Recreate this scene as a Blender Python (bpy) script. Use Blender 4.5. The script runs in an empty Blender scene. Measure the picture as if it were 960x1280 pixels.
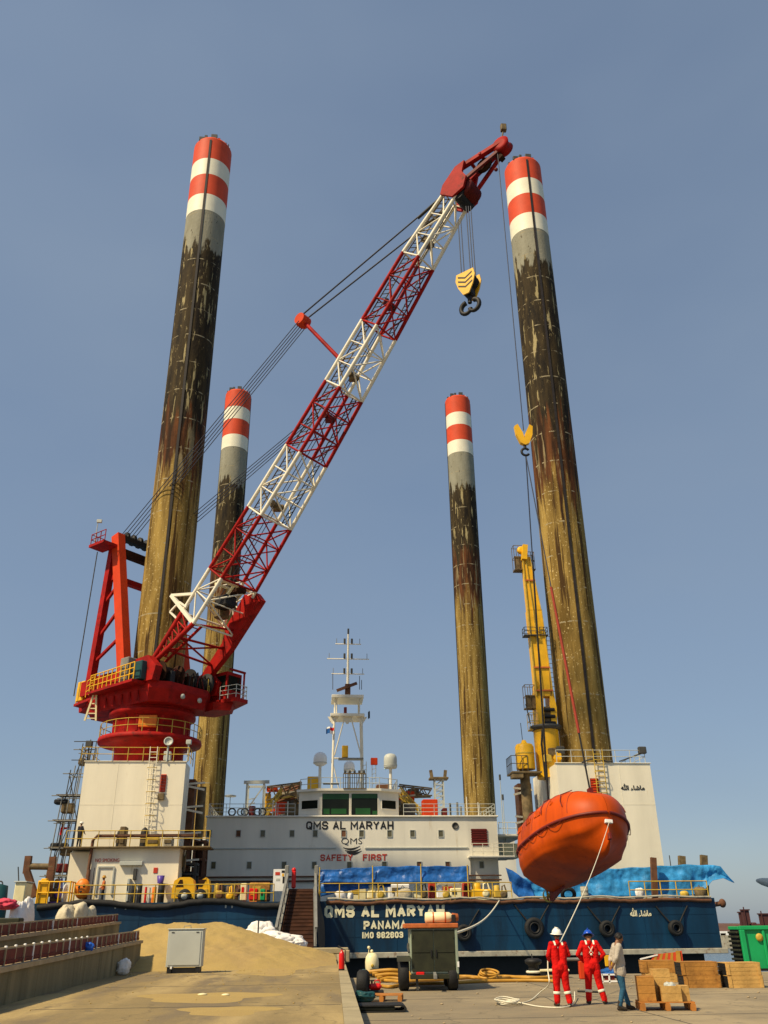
import bpy, bmesh, math, random
import numpy as np
from mathutils import Vector, Matrix, Quaternion
random.seed(7)
PI = math.pi
rad = math.radians
scn = bpy.context.scene
COL = scn.collection

# ------------------------------------------------------------------ camera
F_PX, TILT, ROLL, CAM_H = 1074.6, rad(25.73), rad(0.62), 1.9
fwd = Vector((0, math.cos(TILT), math.sin(TILT)))
_r0 = Vector((1, 0, 0)); _u0 = Vector((0, -math.sin(TILT), math.cos(TILT)))
rt = _r0*math.cos(ROLL) - _u0*math.sin(ROLL)
up = _u0*math.cos(ROLL) + _r0*math.sin(ROLL)
cd = bpy.data.cameras.new('camera'); cam = bpy.data.objects.new('camera', cd); COL.objects.link(cam)
cd.sensor_fit = 'HORIZONTAL'; cd.sensor_width = 36; cd.lens = F_PX/960*36
cd.clip_start = 0.1; cd.clip_end = 12000
_m = Matrix((rt, up, -fwd)).transposed().to_4x4(); _m.translation = (0, 0, CAM_H)
cam.matrix_world = _m
scn.camera = cam

# ------------------------------------------------------------------ light
SUN_EL, SUN_AZ = rad(50), rad(50)          # azimuth: degrees to the left of straight behind the camera
to_sun = Vector((-math.sin(SUN_AZ)*math.cos(SUN_EL), -math.cos(SUN_AZ)*math.cos(SUN_EL), math.sin(SUN_EL)))
sd = bpy.data.lights.new('sun', 'SUN'); sun = bpy.data.objects.new('sun', sd); COL.objects.link(sun)
sd.energy = 4.7; sd.angle = rad(2.2); sd.color = (1.0, 0.82, 0.54)
sun.rotation_euler = to_sun.to_track_quat('Z', 'Y').to_euler(); sun.location = (-60, -60, 90)
wd = bpy.data.worlds.new('World'); scn.world = wd; wd.use_nodes = True
nt = wd.node_tree; bg = nt.nodes['Background']
sky = nt.nodes.new('ShaderNodeTexSky'); sky.sky_type = 'NISHITA'; sky.sun_disc = False
sky.sun_elevation = SUN_EL; sky.sun_rotation = math.atan2(to_sun.x, to_sun.y)
sky.air_density = 1.0; sky.dust_density = 1.2; sky.ozone_density = 0.8; sky.altitude = 0
hs = nt.nodes.new('ShaderNodeHueSaturation'); hs.inputs['Saturation'].default_value = 1.12; hs.inputs['Value'].default_value = 1.0
tcw = nt.nodes.new('ShaderNodeTexCoord'); mpw = nt.nodes.new('ShaderNodeMapping'); mpw.inputs['Scale'].default_value = (1.0, 1.0, 2.2); nzw = nt.nodes.new('ShaderNodeTexNoise'); nzw.inputs['Scale'].default_value = 1.5; nzw.inputs['Detail'].default_value = 4
nt.links.new(tcw.outputs['Generated'], mpw.inputs[0]); nt.links.new(mpw.outputs[0], nzw.inputs['Vector'])
mrw = nt.nodes.new('ShaderNodeMapRange'); mrw.inputs['From Min'].default_value = 0.3; mrw.inputs['From Max'].default_value = 0.7; mrw.inputs['To Min'].default_value = 0.40; mrw.inputs['To Max'].default_value = 0.72; nt.links.new(nzw.outputs[0], mrw.inputs['Value'])
hz = nt.nodes.new('ShaderNodeMix'); hz.data_type = 'RGBA'; hz.inputs['Factor'].default_value = 0.54; hz.inputs['B'].default_value = (2.30, 2.95, 3.85, 1)   # even haze over the whole dome
nt.links.new(sky.outputs[0], hs.inputs['Color']); nt.links.new(hs.outputs[0], hz.inputs['A']); nt.links.new(mrw.outputs[0], hz.inputs['Factor']); nt.links.new(hz.outputs['Result'], bg.inputs[0])
bg.inputs[1].default_value = 0.10
scn.view_settings.view_transform = 'Standard'; scn.view_settings.look = 'None'
scn.view_settings.exposure = 0.22; scn.view_settings.gamma = 1.0
scn.cycles.max_bounces = 6; scn.cycles.use_denoising = True

# ------------------------------------------------------------------ frames
PSI = rad(4.8)                                # the ship and the quay lie 4.8 degrees off the camera's axis
SHIP = Matrix.Rotation(PSI, 4, 'Z'); ISHIP = SHIP.inverted()
WORLD = Matrix.Identity(4)
def _ray(u, v): return fwd*F_PX + rt*(u-480) + up*(640-v)
def S(u, v, ly):                              # point of the ship's plane ly (ship coordinates) seen at photo pixel u, v
    d = ISHIP @ _ray(u, v); k = ly/d.y
    return Vector((d.x*k, ly, CAM_H + d.z*k))
def G(u, v, z=0.0):                           # point of the level z (world coordinates) seen at photo pixel u, v
    d = _ray(u, v); k = (z-CAM_H)/d.z
    return Vector((d.x*k, d.y*k, z))
def A(u, v, y):
    d = _ray(u, v); k = y/d.y
    return Vector((d.x*k, y, CAM_H + d.z*k))
def SW(p): return SHIP @ Vector(p)
def WS(p): return ISHIP @ Vector(p)

# ------------------------------------------------------------------ materials
def mat(name, col, rough=0.6, metal=0.0, var=0.12, scale=2.0, rust=0.0, rcol=(0.16, 0.06, 0.02), bump=0.0, bscale=20.0, streak=False, grime=None, fine=0.0, spec=0.35):
    m = bpy.data.materials.new(name); m.use_nodes = True; n = m.node_tree.nodes; l = m.node_tree.links
    b = n['Principled BSDF']; b.inputs['Roughness'].default_value = rough; b.inputs['Metallic'].default_value = metal; b.inputs['Specular IOR Level'].default_value = spec
    tc = n.new('ShaderNodeTexCoord'); mp = n.new('ShaderNodeMapping'); oi = n.new('ShaderNodeObjectInfo'); va = n.new('ShaderNodeVectorMath'); va.operation = 'MULTIPLY_ADD'; va.inputs[1].default_value = (0.37, 0.37, 0.37); l.new(oi.outputs['Location'], va.inputs[0]); l.new(tc.outputs['Object'], va.inputs[2]); l.new(va.outputs[0], mp.inputs[0])
    if streak: mp.inputs['Scale'].default_value = (1, 1, 0.16)
    nz = n.new('ShaderNodeTexNoise'); nz.inputs['Scale'].default_value = scale; nz.inputs['Detail'].default_value = 6; nz.inputs['Roughness'].default_value = 0.62
    l.new(mp.outputs[0], nz.inputs['Vector'])
    rp = n.new('ShaderNodeValToRGB'); rp.color_ramp.elements[0].position = 0.32; rp.color_ramp.elements[1].position = 0.68
    rp.color_ramp.elements[0].color = tuple(c*(1-var) for c in col)+(1,); rp.color_ramp.elements[1].color = tuple(min(1, c*(1+var)) for c in col)+(1,)
    l.new(nz.outputs[0], rp.inputs[0]); out = rp.outputs[0]
    if rust > 0:
        n2 = n.new('ShaderNodeTexNoise'); n2.inputs['Scale'].default_value = scale*1.7; n2.inputs['Detail'].default_value = 9; n2.inputs['Roughness'].default_value = 0.7
        l.new(mp.outputs[0], n2.inputs['Vector'])
        r2 = n.new('ShaderNodeValToRGB'); r2.color_ramp.elements[0].position = 0.72-rust*0.5; r2.color_ramp.elements[1].position = 0.80-rust*0.3
        l.new(n2.outputs[0], r2.inputs[0])
        mx = n.new('ShaderNodeMix'); mx.data_type = 'RGBA'; l.new(r2.outputs[0], mx.inputs['Factor']); l.new(out, mx.inputs['A']); mx.inputs['B'].default_value = rcol+(1,)
        out = mx.outputs['Result']
    if fine > 0:
        n4 = n.new('ShaderNodeTexNoise'); n4.inputs['Scale'].default_value = bscale*2; n4.inputs['Detail'].default_value = 4; l.new(tc.outputs['Object'], n4.inputs['Vector'])
        m4 = n.new('ShaderNodeMix'); m4.data_type = 'RGBA'; m4.blend_type = 'MULTIPLY'; m4.inputs['Factor'].default_value = fine
        r4 = n.new('ShaderNodeValToRGB'); r4.color_ramp.elements[0].position = 0.3; r4.color_ramp.elements[1].position = 0.7; r4.color_ramp.elements[0].color = (0.25, 0.25, 0.25, 1)
        l.new(n4.outputs[0], r4.inputs[0]); l.new(out, m4.inputs['A']); l.new(r4.outputs[0], m4.inputs['B']); out = m4.outputs['Result']
    l.new(out, b.inputs['Base Color'])
    if bump > 0:
        n3 = n.new('ShaderNodeTexNoise'); n3.inputs['Scale'].default_value = bscale; n3.inputs['Detail'].default_value = 5; l.new(tc.outputs['Object'], n3.inputs['Vector'])
        bp = n.new('ShaderNodeBump'); bp.inputs['Strength'].default_value = bump; bp.inputs['Distance'].default_value = 0.05
        l.new(n3.outputs[0], bp.inputs['Height']); l.new(bp.outputs[0], b.inputs['Normal'])
    return m
M = {}
M['red'] = mat('crane_red_paint', (0.33, 0.009, 0.006), 0.62, var=0.32, scale=0.9, rust=0.36, rcol=(0.10, 0.012, 0.008), spec=0.15)
M['orange_red'] = mat('orange_red_paint', (0.58, 0.050, 0.010), 0.6, var=0.15, scale=0.7, rust=0.15, spec=0.15)
M['cream'] = mat('cream_paint', (0.80, 0.75, 0.60), 0.5, var=0.08, scale=0.9, rust=0.14, rcol=(0.42, 0.33, 0.18))
M['white'] = mat('white_paint', (0.81, 0.75, 0.58), 0.5, var=0.08, scale=0.6, rust=0.17, rcol=(0.56, 0.44, 0.26), streak=True, bump=0.25, bscale=0.9)
M['offwhite'] = mat('off_white_superstructure', (0.72, 0.69, 0.58), 0.5, var=0.09, scale=0.5, rust=0.18, rcol=(0.50, 0.42, 0.27), streak=True, bump=0.25, bscale=0.8)
M['hullblue'] = mat('hull_blue_paint', (0.0025, 0.034, 0.078), 0.5, var=0.5, scale=0.30, rust=0.42, rcol=(0.003, 0.014, 0.030), streak=True, bump=0.15, bscale=1.1)
M['black'] = mat('black_steel', (0.012, 0.012, 0.012), 0.6, var=0.3)
M['rubber'] = mat('black_rubber', (0.014, 0.014, 0.014), 0.75, var=0.3, scale=6, bump=0.3, bscale=30)
M['strake'] = mat('weathered_beige_strake', (0.40, 0.37, 0.28), 0.7, var=0.25, scale=1.6, rust=0.35)
M['yellow'] = mat('yellow_paint', (0.78, 0.43, 0.012), 0.45, var=0.14, scale=1.0, rust=0.10, rcol=(0.34, 0.16, 0.02))
M['railyellow'] = mat('rail_yellow_paint', (0.52, 0.35, 0.045), 0.55, var=0.25, scale=2.0, rust=0.15)
M['grey'] = mat('grey_steel', (0.20, 0.20, 0.18), 0.55, var=0.2, scale=1.5, rust=0.15)
M['lightgrey'] = mat('light_grey_paint', (0.47, 0.49, 0.44), 0.5, var=0.06, scale=1.2, rust=0.10, rcol=(0.30, 0.28, 0.20))
M['darkgrey'] = mat('dark_grey_steel', (0.055, 0.055, 0.05), 0.6, var=0.25, scale=2)
M['rope'] = mat('steel_wire_rope', (0.030, 0.036, 0.060), 0.5, var=0.2, scale=8)
M['brown'] = mat('rusty_brown_steel', (0.13, 0.055, 0.025), 0.75, var=0.35, scale=1.6, rust=0.3, rcol=(0.22, 0.09, 0.03))
M['rustdark'] = mat('dark_rust_gangway', (0.036, 0.014, 0.007), 0.85, var=0.45, scale=1.3, rust=0.25, rcol=(0.075, 0.03, 0.010), spec=0.15)
M['tarpblue'] = mat('deep_blue_tarpaulin', (0.014, 0.10, 0.34), 0.38, var=0.45, scale=1.4, bump=0.6, bscale=6)
M['tarpcyan'] = mat('bright_blue_tarpaulin', (0.030, 0.24, 0.52), 0.55, var=0.45, scale=1.3, bump=0.6, bscale=5)
M['greenbox'] = mat('green_container_paint', (0.008, 0.33, 0.10), 0.45, var=0.12, scale=0.8, rust=0.08, rcol=(0.02, 0.12, 0.05))
M['wood'] = mat('crate_plywood', (0.40, 0.185, 0.035), 0.75, var=0.28, scale=2.2, rust=0.32, rcol=(0.16, 0.062, 0.012), bump=0.2, bscale=14)
M['woodlight'] = mat('pale_pine_boards', (0.52, 0.31, 0.09), 0.75, var=0.25, scale=2.6, rust=0.24, rcol=(0.24, 0.105, 0.022), bump=0.2, bscale=16)
M['woodorange'] = mat('orange_pallet_timber', (0.44, 0.17, 0.03), 0.7, var=0.25, scale=4)
M['glass'] = mat('dark_window_glass', (0.010, 0.013, 0.010), 0.12, var=0.2, scale=0.6, spec=0.12)
M['greenglass'] = mat('green_window_blind', (0.012, 0.075, 0.016), 0.4, var=0.25, scale=0.6)
M['windowolive'] = mat('olive_window_glass', (0.11, 0.10, 0.055), 0.18, var=0.2, scale=2)
M['ropewhite'] = mat('white_rope', (0.72, 0.68, 0.52), 0.8, var=0.15, scale=20)
M['hoseyellow'] = mat('yellow_hose', (0.46, 0.24, 0.03), 0.5, var=0.15, scale=2)
M['bagwhite'] = mat('white_woven_sacking', (0.80, 0.77, 0.72), 0.8, var=0.12, scale=3, bump=0.5, bscale=8)
M['bagbeige'] = mat('beige_sacking', (0.52, 0.46, 0.32), 0.8, var=0.2, scale=3, bump=0.5, bscale=8)
M['firered'] = mat('glossy_red', (0.62, 0.012, 0.010), 0.25, var=0.08)
M['darkgreen'] = mat('dark_green_generator_paint', (0.022, 0.024, 0.010), 0.6, var=0.35, scale=2.2, rust=0.3, rcol=(0.030, 0.026, 0.012))
M['palegreen'] = mat('pale_green_panel', (0.26, 0.31, 0.23), 0.5, var=0.12, scale=2, rust=0.1, rcol=(0.16, 0.17, 0.11))  # cart body tone, paler than the doors on its front
M['rustorange'] = mat('orange_rusted_roof', (0.48, 0.125, 0.03), 0.7, var=0.25, scale=4, rust=0.2)
M['boat'] = mat('orange_grp', (0.50, 0.066, 0.003), 0.45, var=0.22, scale=0.8, rust=0.32, spec=0.14, rcol=(0.30, 0.030, 0.006), streak=True)
M['boatdark'] = mat('dark_red_fender', (0.16, 0.016, 0.008), 0.5, var=0.2)
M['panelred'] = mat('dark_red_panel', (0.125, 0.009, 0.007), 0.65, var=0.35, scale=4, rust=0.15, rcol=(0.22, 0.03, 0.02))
M['coverall'] = mat('red_coverall_cloth', (0.60, 0.010, 0.008), 0.85, var=0.28, scale=5, rust=0.15, rcol=(0.28, 0.006, 0.006), bump=1.0, bscale=8, spec=0.1)
M['reflect'] = mat('silver_reflective_tape', (0.80, 0.78, 0.62), 0.4, var=0.05)
M['skin'] = mat('brown_skin', (0.24, 0.115, 0.06), 0.5, var=0.08, scale=8)
M['boots'] = mat('dark_leather_boots', (0.030, 0.022, 0.014), 0.6, var=0.2, scale=10)
M['shirt'] = mat('grey_beige_shirt', (0.42, 0.37, 0.30), 0.85, var=0.12, scale=8, bump=0.5, bscale=14)
M['jeans'] = mat('blue_jeans', (0.018, 0.085, 0.15), 0.85, var=0.3, scale=7, bump=0.4, bscale=16)
M['hair'] = mat('black_hair', (0.010, 0.008, 0.007), 0.6, var=0.2, scale=30)
M['helmetwhite'] = mat('white_helmet_shell', (0.84, 0.82, 0.72), 0.3, var=0.03)
M['helmetblue'] = mat('blue_helmet_shell', (0.010, 0.07, 0.46), 0.3, var=0.05)
M['darkcloth'] = mat('navy_cloth', (0.014, 0.015, 0.022), 0.85, var=0.2)
M['letterblack'] = mat('black_lettering', (0.014, 0.013, 0.012), 0.5, var=0.2, scale=5)
M['lettercream'] = mat('cream_lettering', (0.82, 0.76, 0.50), 0.5, var=0.10, scale=3.0, rust=0.22, rcol=(0.30, 0.27, 0.16))
M['letterred'] = mat('red_lettering', (0.52, 0.045, 0.02), 0.5, var=0.15, scale=4)
M['purple'] = mat('purple_plastic', (0.09, 0.05, 0.30), 0.4)
M['blueplastic'] = mat('blue_plastic', (0.02, 0.12, 0.55), 0.4)
M['tankcream'] = mat('cream_tank', (0.80, 0.72, 0.42), 0.35, var=0.08, scale=3)
M['teal'] = mat('teal_plastic', (0.008, 0.06, 0.065), 0.55)
M['orange'] = mat('orange_plastic', (0.75, 0.20, 0.012), 0.45, var=0.12, scale=3)
M['pink'] = mat('pink_cloth', (0.55, 0.05, 0.09), 0.8)
M['signwhite'] = mat('white_sign', (0.82, 0.82, 0.78), 0.5, var=0.03)
M['mud'] = mat('brown_machine_clutter', (0.14, 0.10, 0.045), 0.7, var=0.5, scale=2.5, rust=0.3)
M['kerb'] = mat('kerb_concrete', (0.34, 0.285, 0.17), 0.85, var=0.14, scale=1.5, rust=0.15, rcol=(0.22, 0.18, 0.10), bump=0.3, bscale=25)
M['wallconcrete'] = mat('stained_wall_concrete', (0.20, 0.165, 0.085), 0.88, var=0.38, scale=0.9, rust=0.30, rcol=(0.085, 0.075, 0.03), bump=0.4, bscale=18, streak=True)
M['capconcrete'] = mat('wall_cap_concrete', (0.38, 0.29, 0.17), 0.88, var=0.2, scale=2.0, bump=0.3, bscale=25)
M['land'] = mat('far_brown_land', (0.12, 0.065, 0.048), 0.9, var=0.3, scale=0.05)
M['farbrown'] = mat('far_rusty_machinery', (0.075, 0.026, 0.024), 0.8, var=0.3, scale=0.3)

# ------------------------------------------------------------------ mesh builder
WM = {}                                       # object -> world matrix
class MB:
    def __init__(s, frame=SHIP): s.v = []; s.f = []; s.mi = []; s.sm = []; s.frame = frame
    def add(s, vs, fs, mi=0, smooth=False):
        k = len(s.v); s.v += [Vector(p) for p in vs]
        for f in fs: s.f.append([i+k for i in f]); s.mi.append(mi); s.sm.append(smooth)
        return s
    def box(s, a, b, mi=0):
        x0, y0, z0 = a; x1, y1, z1 = b
        return s.add([(x0,y0,z0),(x1,y0,z0),(x1,y1,z0),(x0,y1,z0),(x0,y0,z1),(x1,y0,z1),(x1,y1,z1),(x0,y1,z1)],
                     [(0,3,2,1),(4,5,6,7),(0,1,5,4),(1,2,6,5),(2,3,7,6),(3,0,4,7)], mi)
    def cbox(s, a, b, c=0.02, mi=0, rz=0.0):    # box with chamfered edges, optionally turned about its own vertical axis
        bm = bmesh.new(); bmesh.ops.create_cube(bm, size=1)
        a = Vector(a); b = Vector(b); ce = (a+b)/2; d = b-a
        for v in bm.verts: v.co = Vector((v.co.x*d.x, v.co.y*d.y, v.co.z*d.z))
        bmesh.ops.bevel(bm, geom=list(bm.edges), offset=c, segments=1, affect='EDGES', profile=0.5)
        R = Matrix.Rotation(rz, 3, 'Z')
        bm.verts.index_update()
        s.add([R @ v.co + ce for v in bm.verts], [[v.index for v in f.verts] for f in bm.faces], mi); bm.free(); return s
    def beam(s, p, q, w, h=None, mi=0, upv=(0, 0, 1)):
        p = Vector(p); q = Vector(q); h = h or w; d = (q-p).normalized(); u = Vector(upv)
        if abs(d.dot(u)) > 0.98: u = Vector((0, 1, 0))
        x = d.cross(u).normalized()*(w/2); y = x.cross(d).normalized()*(h/2)
        vs = [p-x-y, p+x-y, p+x+y, p-x+y, q-x-y, q+x-y, q+x+y, q-x+y]
        return s.add(vs, [(0,1,2,3),(4,7,6,5),(0,4,5,1),(1,5,6,2),(2,6,7,3),(3,7,4,0)], mi)
    def tube(s, p, q, r, r2=None, n=8, mi=0, caps=True): return s.path([p, q], [r, r if r2 is None else r2], n, mi, caps)
    def path(s, pts, r, n=6, mi=0, caps=True):
        pts = [Vector(p) for p in pts]; rr = r if isinstance(r, (list, tuple)) else [r]*len(pts)
        vs = []; prev = None
        for i, p in enumerate(pts):
            d = (pts[min(i+1, len(pts)-1)] - pts[max(i-1, 0)]).normalized()
            if prev is None:
                u = Vector((0, 0, 1)) if abs(d.z) < 0.9 else Vector((1, 0, 0)); x = d.cross(u).normalized()
            else: x = (prev - d*prev.dot(d)).normalized()
            prev = x; y = d.cross(x)
            for k in range(n):
                a = 2*PI*k/n; vs.append(p + (x*math.cos(a)+y*math.sin(a))*rr[i])
        fs = []
        for i in range(len(pts)-1):
            for k in range(n): fs.append((i*n+k, i*n+(k+1)%n, (i+1)*n+(k+1)%n, (i+1)*n+k))
        s.add(vs, fs, mi, True)
        if caps:
            k0 = len(s.v)-len(vs); e = k0+(len(pts)-1)*n
            s.add([s.v[k0+k].copy() for k in range(n)], [tuple(reversed(range(n)))], mi); s.add([s.v[e+k].copy() for k in range(n)], [tuple(range(n))], mi)
        return s
    def lathe(s, c, prof, n=24, mi=0, axis=(0, 0, 1), smooth=True, caps=True, a0=0.0):      # prof: (radius, height)
        c = Vector(c); ax = Vector(axis).normalized(); u = Vector((1, 0, 0)) if abs(ax.x) < 0.9 else Vector((0, 1, 0))
        x = (u - ax*u.dot(ax)).normalized(); y = ax.cross(x); vs = []
        for r, h in prof:
            for k in range(n):
                a = a0+2*PI*k/n; vs.append(c + ax*h + (x*math.cos(a)+y*math.sin(a))*r)
        fs = [(i*n+k, i*n+(k+1)%n, (i+1)*n+(k+1)%n, (i+1)*n+k) for i in range(len(prof)-1) for k in range(n)]
        k0 = len(s.v); s.add(vs, fs, mi, smooth)
        if caps:
            e = k0+(len(prof)-1)*n
            if prof[0][0] > 1e-4: s.add([s.v[k0+k].copy() for k in range(n)], [tuple(reversed(range(n)))], mi)
            if prof[-1][0] > 1e-4: s.add([s.v[e+k].copy() for k in range(n)], [tuple(range(n))], mi)
        return s
    def torus(s, c, R, r, axis=(0, 0, 1), n=20, m=8, mi=0, arc=2*PI, a0=0.0):
        c = Vector(c); ax = Vector(axis).normalized(); u = Vector((0, 0, 1)) if abs(ax.z) < 0.9 else Vector((1, 0, 0))
        x = (u - ax*u.dot(ax)).normalized(); y = ax.cross(x); full = arc > 2*PI-0.01
        vs = []; N = n if full else n+1
        for i in range(N):
            a = a0+arc*i/n; e = x*math.cos(a)+y*math.sin(a)
            for j in range(m):
                b = 2*PI*j/m; vs.append(c + e*(R+r*math.cos(b)) + ax*(r*math.sin(b)))
        fs = [(i*m+j, ((i+1)%N)*m+j, ((i+1)%N)*m+(j+1)%m, i*m+(j+1)%m) for i in range(n) for j in range(m)]
        return s.add(vs, fs, mi, True)
    def prism(s, poly, d, mi=0):               # closed polygon (3D points) pushed along d
        poly = [Vector(p) for p in poly]; n = len(poly); d = Vector(d)
        return s.add(poly + [p+d for p in poly], [tuple(range(n)), tuple(reversed(range(n, 2*n)))] + [(i, i+n, (i+1)%n+n, (i+1)%n) for i in range(n)], mi)
    def grid(s, fn, nu, nv, mi=0, smooth=True):
        vs = [fn(i/nu, j/nv) for i in range(nu+1) for j in range(nv+1)]
        return s.add(vs, [(i*(nv+1)+j, (i+1)*(nv+1)+j, (i+1)*(nv+1)+j+1, i*(nv+1)+j+1) for i in range(nu) for j in range(nv)], mi, smooth)
    def ball(s, c, r, n=12, m=8, mi=0):
        c = Vector(c); rx, ry, rz = r if isinstance(r, (tuple, list)) else (r, r, r)
        vs = [c + Vector((rx*math.cos(2*PI*k/n)*math.sin(PI*j/m), ry*math.sin(2*PI*k/n)*math.sin(PI*j/m), rz*math.cos(PI*j/m))) for j in range(m+1) for k in range(n)]
        return s.add(vs, [(j*n+k, (j+1)*n+k, (j+1)*n+(k+1)%n, j*n+(k+1)%n) for j in range(m) for k in range(n)], mi, True)
    def build(s, name, mats, parent=None, base=None, rz=0.0, fix=True):
        """Link as one mesh object. Vertices are in s.frame; parent gives the local frame, else base (in s.frame) with rz."""
        mats = mats if isinstance(mats, (list, tuple)) else [mats]
        me = bpy.data.meshes.new(name); o = bpy.data.objects.new(name, me); COL.objects.link(o)
        if parent is not None:
            o.parent = parent; W = WM[parent]
        else:
            if base is None:
                base = sum(s.v, Vector())/len(s.v); base = Vector((base.x, base.y, min(p.z for p in s.v)))
            W = s.frame @ Matrix.Translation(base) @ Matrix.Rotation(rz, 4, 'Z'); o.matrix_world = W
        WM[o] = W.copy(); T = W.inverted() @ s.frame
        me.from_pydata([T @ p for p in s.v], [], s.f)
        for m in mats: me.materials.append(M[m] if isinstance(m, str) else m)
        me.polygons.foreach_set('material_index', s.mi); me.polygons.foreach_set('use_smooth', s.sm)
        if fix:
            bm = bmesh.new(); bm.from_mesh(me); bmesh.ops.recalc_face_normals(bm, faces=bm.faces); bm.to_mesh(me); bm.free()
        me.update(); return o
def thing(name, label, cat, base, group=None, frame=SHIP, rz=0.0):
    o = bpy.data.objects.new(name, None); COL.objects.link(o); o.empty_display_size = 0.3
    W = frame @ Matrix.Translation(Vector(base)) @ Matrix.Rotation(rz, 4, 'Z'); o.matrix_world = W; WM[o] = W.copy()
    o['label'] = label; o['category'] = cat
    if group: o['group'] = group
    return o
def tag(o, label, cat, group=None):
    o['label'] = label; o['category'] = cat
    if group: o['group'] = group
    return o
def kind(o, k): o['kind'] = k; return o
def dup(root, base, frame, rz=0.0, label=None):
    r = root.copy(); COL.objects.link(r); W = frame @ Matrix.Translation(Vector(base)) @ Matrix.Rotation(rz, 4, 'Z'); r.matrix_world = W; WM[r] = W.copy()
    if label: r['label'] = label
    for ch in list(root.children):
        c = ch.copy(); COL.objects.link(c); c.parent = r; WM[c] = W.copy()
        for g in list(ch.children):
            d = g.copy(); COL.objects.link(d); d.parent = c; WM[d] = W.copy()
    return r
def text(name, body, p0, p1, zdir, height, m, parent, frame=SHIP, depth=0.02, bold=0.0, raw=False):
    """Lettering that fills the strip from p0 (lower left) to p1 (lower right), height tall; stands proud by depth."""
    cu = bpy.data.curves.new(name, 'FONT'); cu.body = body; cu.size = 1.0; cu.extrude = 0.5; cu.offset = bold; cu.resolution_u = 3
    t = bpy.data.objects.new(name, cu); COL.objects.link(t)
    bpy.context.view_layer.update()
    me = bpy.data.meshes.new_from_object(t.evaluated_get(bpy.context.evaluated_depsgraph_get()))
    bpy.data.objects.remove(t); bpy.data.curves.remove(cu)
    co = [v.co.copy() for v in me.vertices]
    if not co: return None
    x0 = min(c.x for c in co); x1 = max(c.x for c in co); y0 = min(c.y for c in co); y1 = max(c.y for c in co)
    p0 = Vector(p0); p1 = Vector(p1); zd = Vector(zdir).normalized(); xd = p1-p0; nd = xd.normalized().cross(zd).normalized()
    mb = MB(frame); mb.add([p0 + xd*((c.x-x0)/(x1-x0)) + zd*((c.y-y0)/(y1-y0)*height) + nd*(c.z+0.3)*depth for c in co], [list(p.vertices) for p in me.polygons])
    bpy.data.meshes.remove(me)
    return mb.build(name, m, parent, fix=False)
GLYPH = {                                    # strokes of a plain block alphabet on a unit box: lists of points
 'Q': [[(.25,0),(.75,0),(1,.2),(1,.8),(.75,1),(.25,1),(0,.8),(0,.2),(.25,0)],[(.58,.30),(1.02,-.08)]], 'O': [[(.25,0),(.75,0),(1,.2),(1,.8),(.75,1),(.25,1),(0,.8),(0,.2),(.25,0)]], '0': [[(.25,0),(.75,0),(1,.2),(1,.8),(.75,1),(.25,1),(0,.8),(0,.2),(.25,0)]],
 'M': [[(0,0),(0,1),(.5,.32),(1,1),(1,0)]], 'S': [[(0,.18),(.22,0),(.78,0),(1,.17),(1,.37),(.80,.5),(.2,.52),(0,.66),(0,.84),(.22,1),(.78,1),(1,.84)]], 'A': [[(0,0),(.5,1),(1,0)],[(.2,.32),(.8,.32)]], 'L': [[(0,1),(0,0),(1,0)]],
 'R': [[(0,0),(0,1),(.75,1),(1,.85),(1,.62),(.75,.48),(0,.48)],[(.52,.48),(1,0)]], 'Y': [[(0,1),(.5,.5),(1,1)],[(.5,.5),(.5,0)]], 'H': [[(0,0),(0,1)],[(1,0),(1,1)],[(0,.5),(1,.5)]], 'P': [[(0,0),(0,1),(.75,1),(1,.85),(1,.60),(.75,.45),(0,.45)]], 'N': [[(0,0),(0,1),(1,0),(1,1)]],
 'I': [[(.5,0),(.5,1)]], 'F': [[(0,0),(0,1),(1,1)],[(0,.52),(.8,.52)]], 'E': [[(1,0),(0,0),(0,1),(1,1)],[(0,.52),(.8,.52)]], 'T': [[(0,1),(1,1)],[(.5,1),(.5,0)]], 'K': [[(0,0),(0,1)],[(1,1),(0,.42)],[(.3,.58),(1,0)]], 'G': [[(1,.82),(.75,1),(.25,1),(0,.8),(0,.2),(.25,0),(.75,0),(1,.2),(1,.46),(.6,.46)]],
 '9': [[(.05,.12),(.25,0),(.75,0),(1,.2),(1,.8),(.75,1),(.25,1),(0,.82),(0,.6),(.25,.44),(1,.46)]], '8': [[(.25,0),(.75,0),(1,.15),(1,.38),(.78,.52),(.22,.52),(0,.66),(0,.85),(.25,1),(.75,1),(1,.85),(1,.66),(.78,.52)],[(.22,.52),(0,.38),(0,.15),(.25,0)]], '2': [[(0,.82),(.22,1),(.78,1),(1,.84),(1,.62),(0,0),(1,0)]], '3': [[(0,.86),(.22,1),(.78,1),(1,.86),(1,.66),(.78,.52),(.35,.52)],[(.78,.52),(1,.38),(1,.15),(.78,0),(.22,0),(0,.14)]]}
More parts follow.
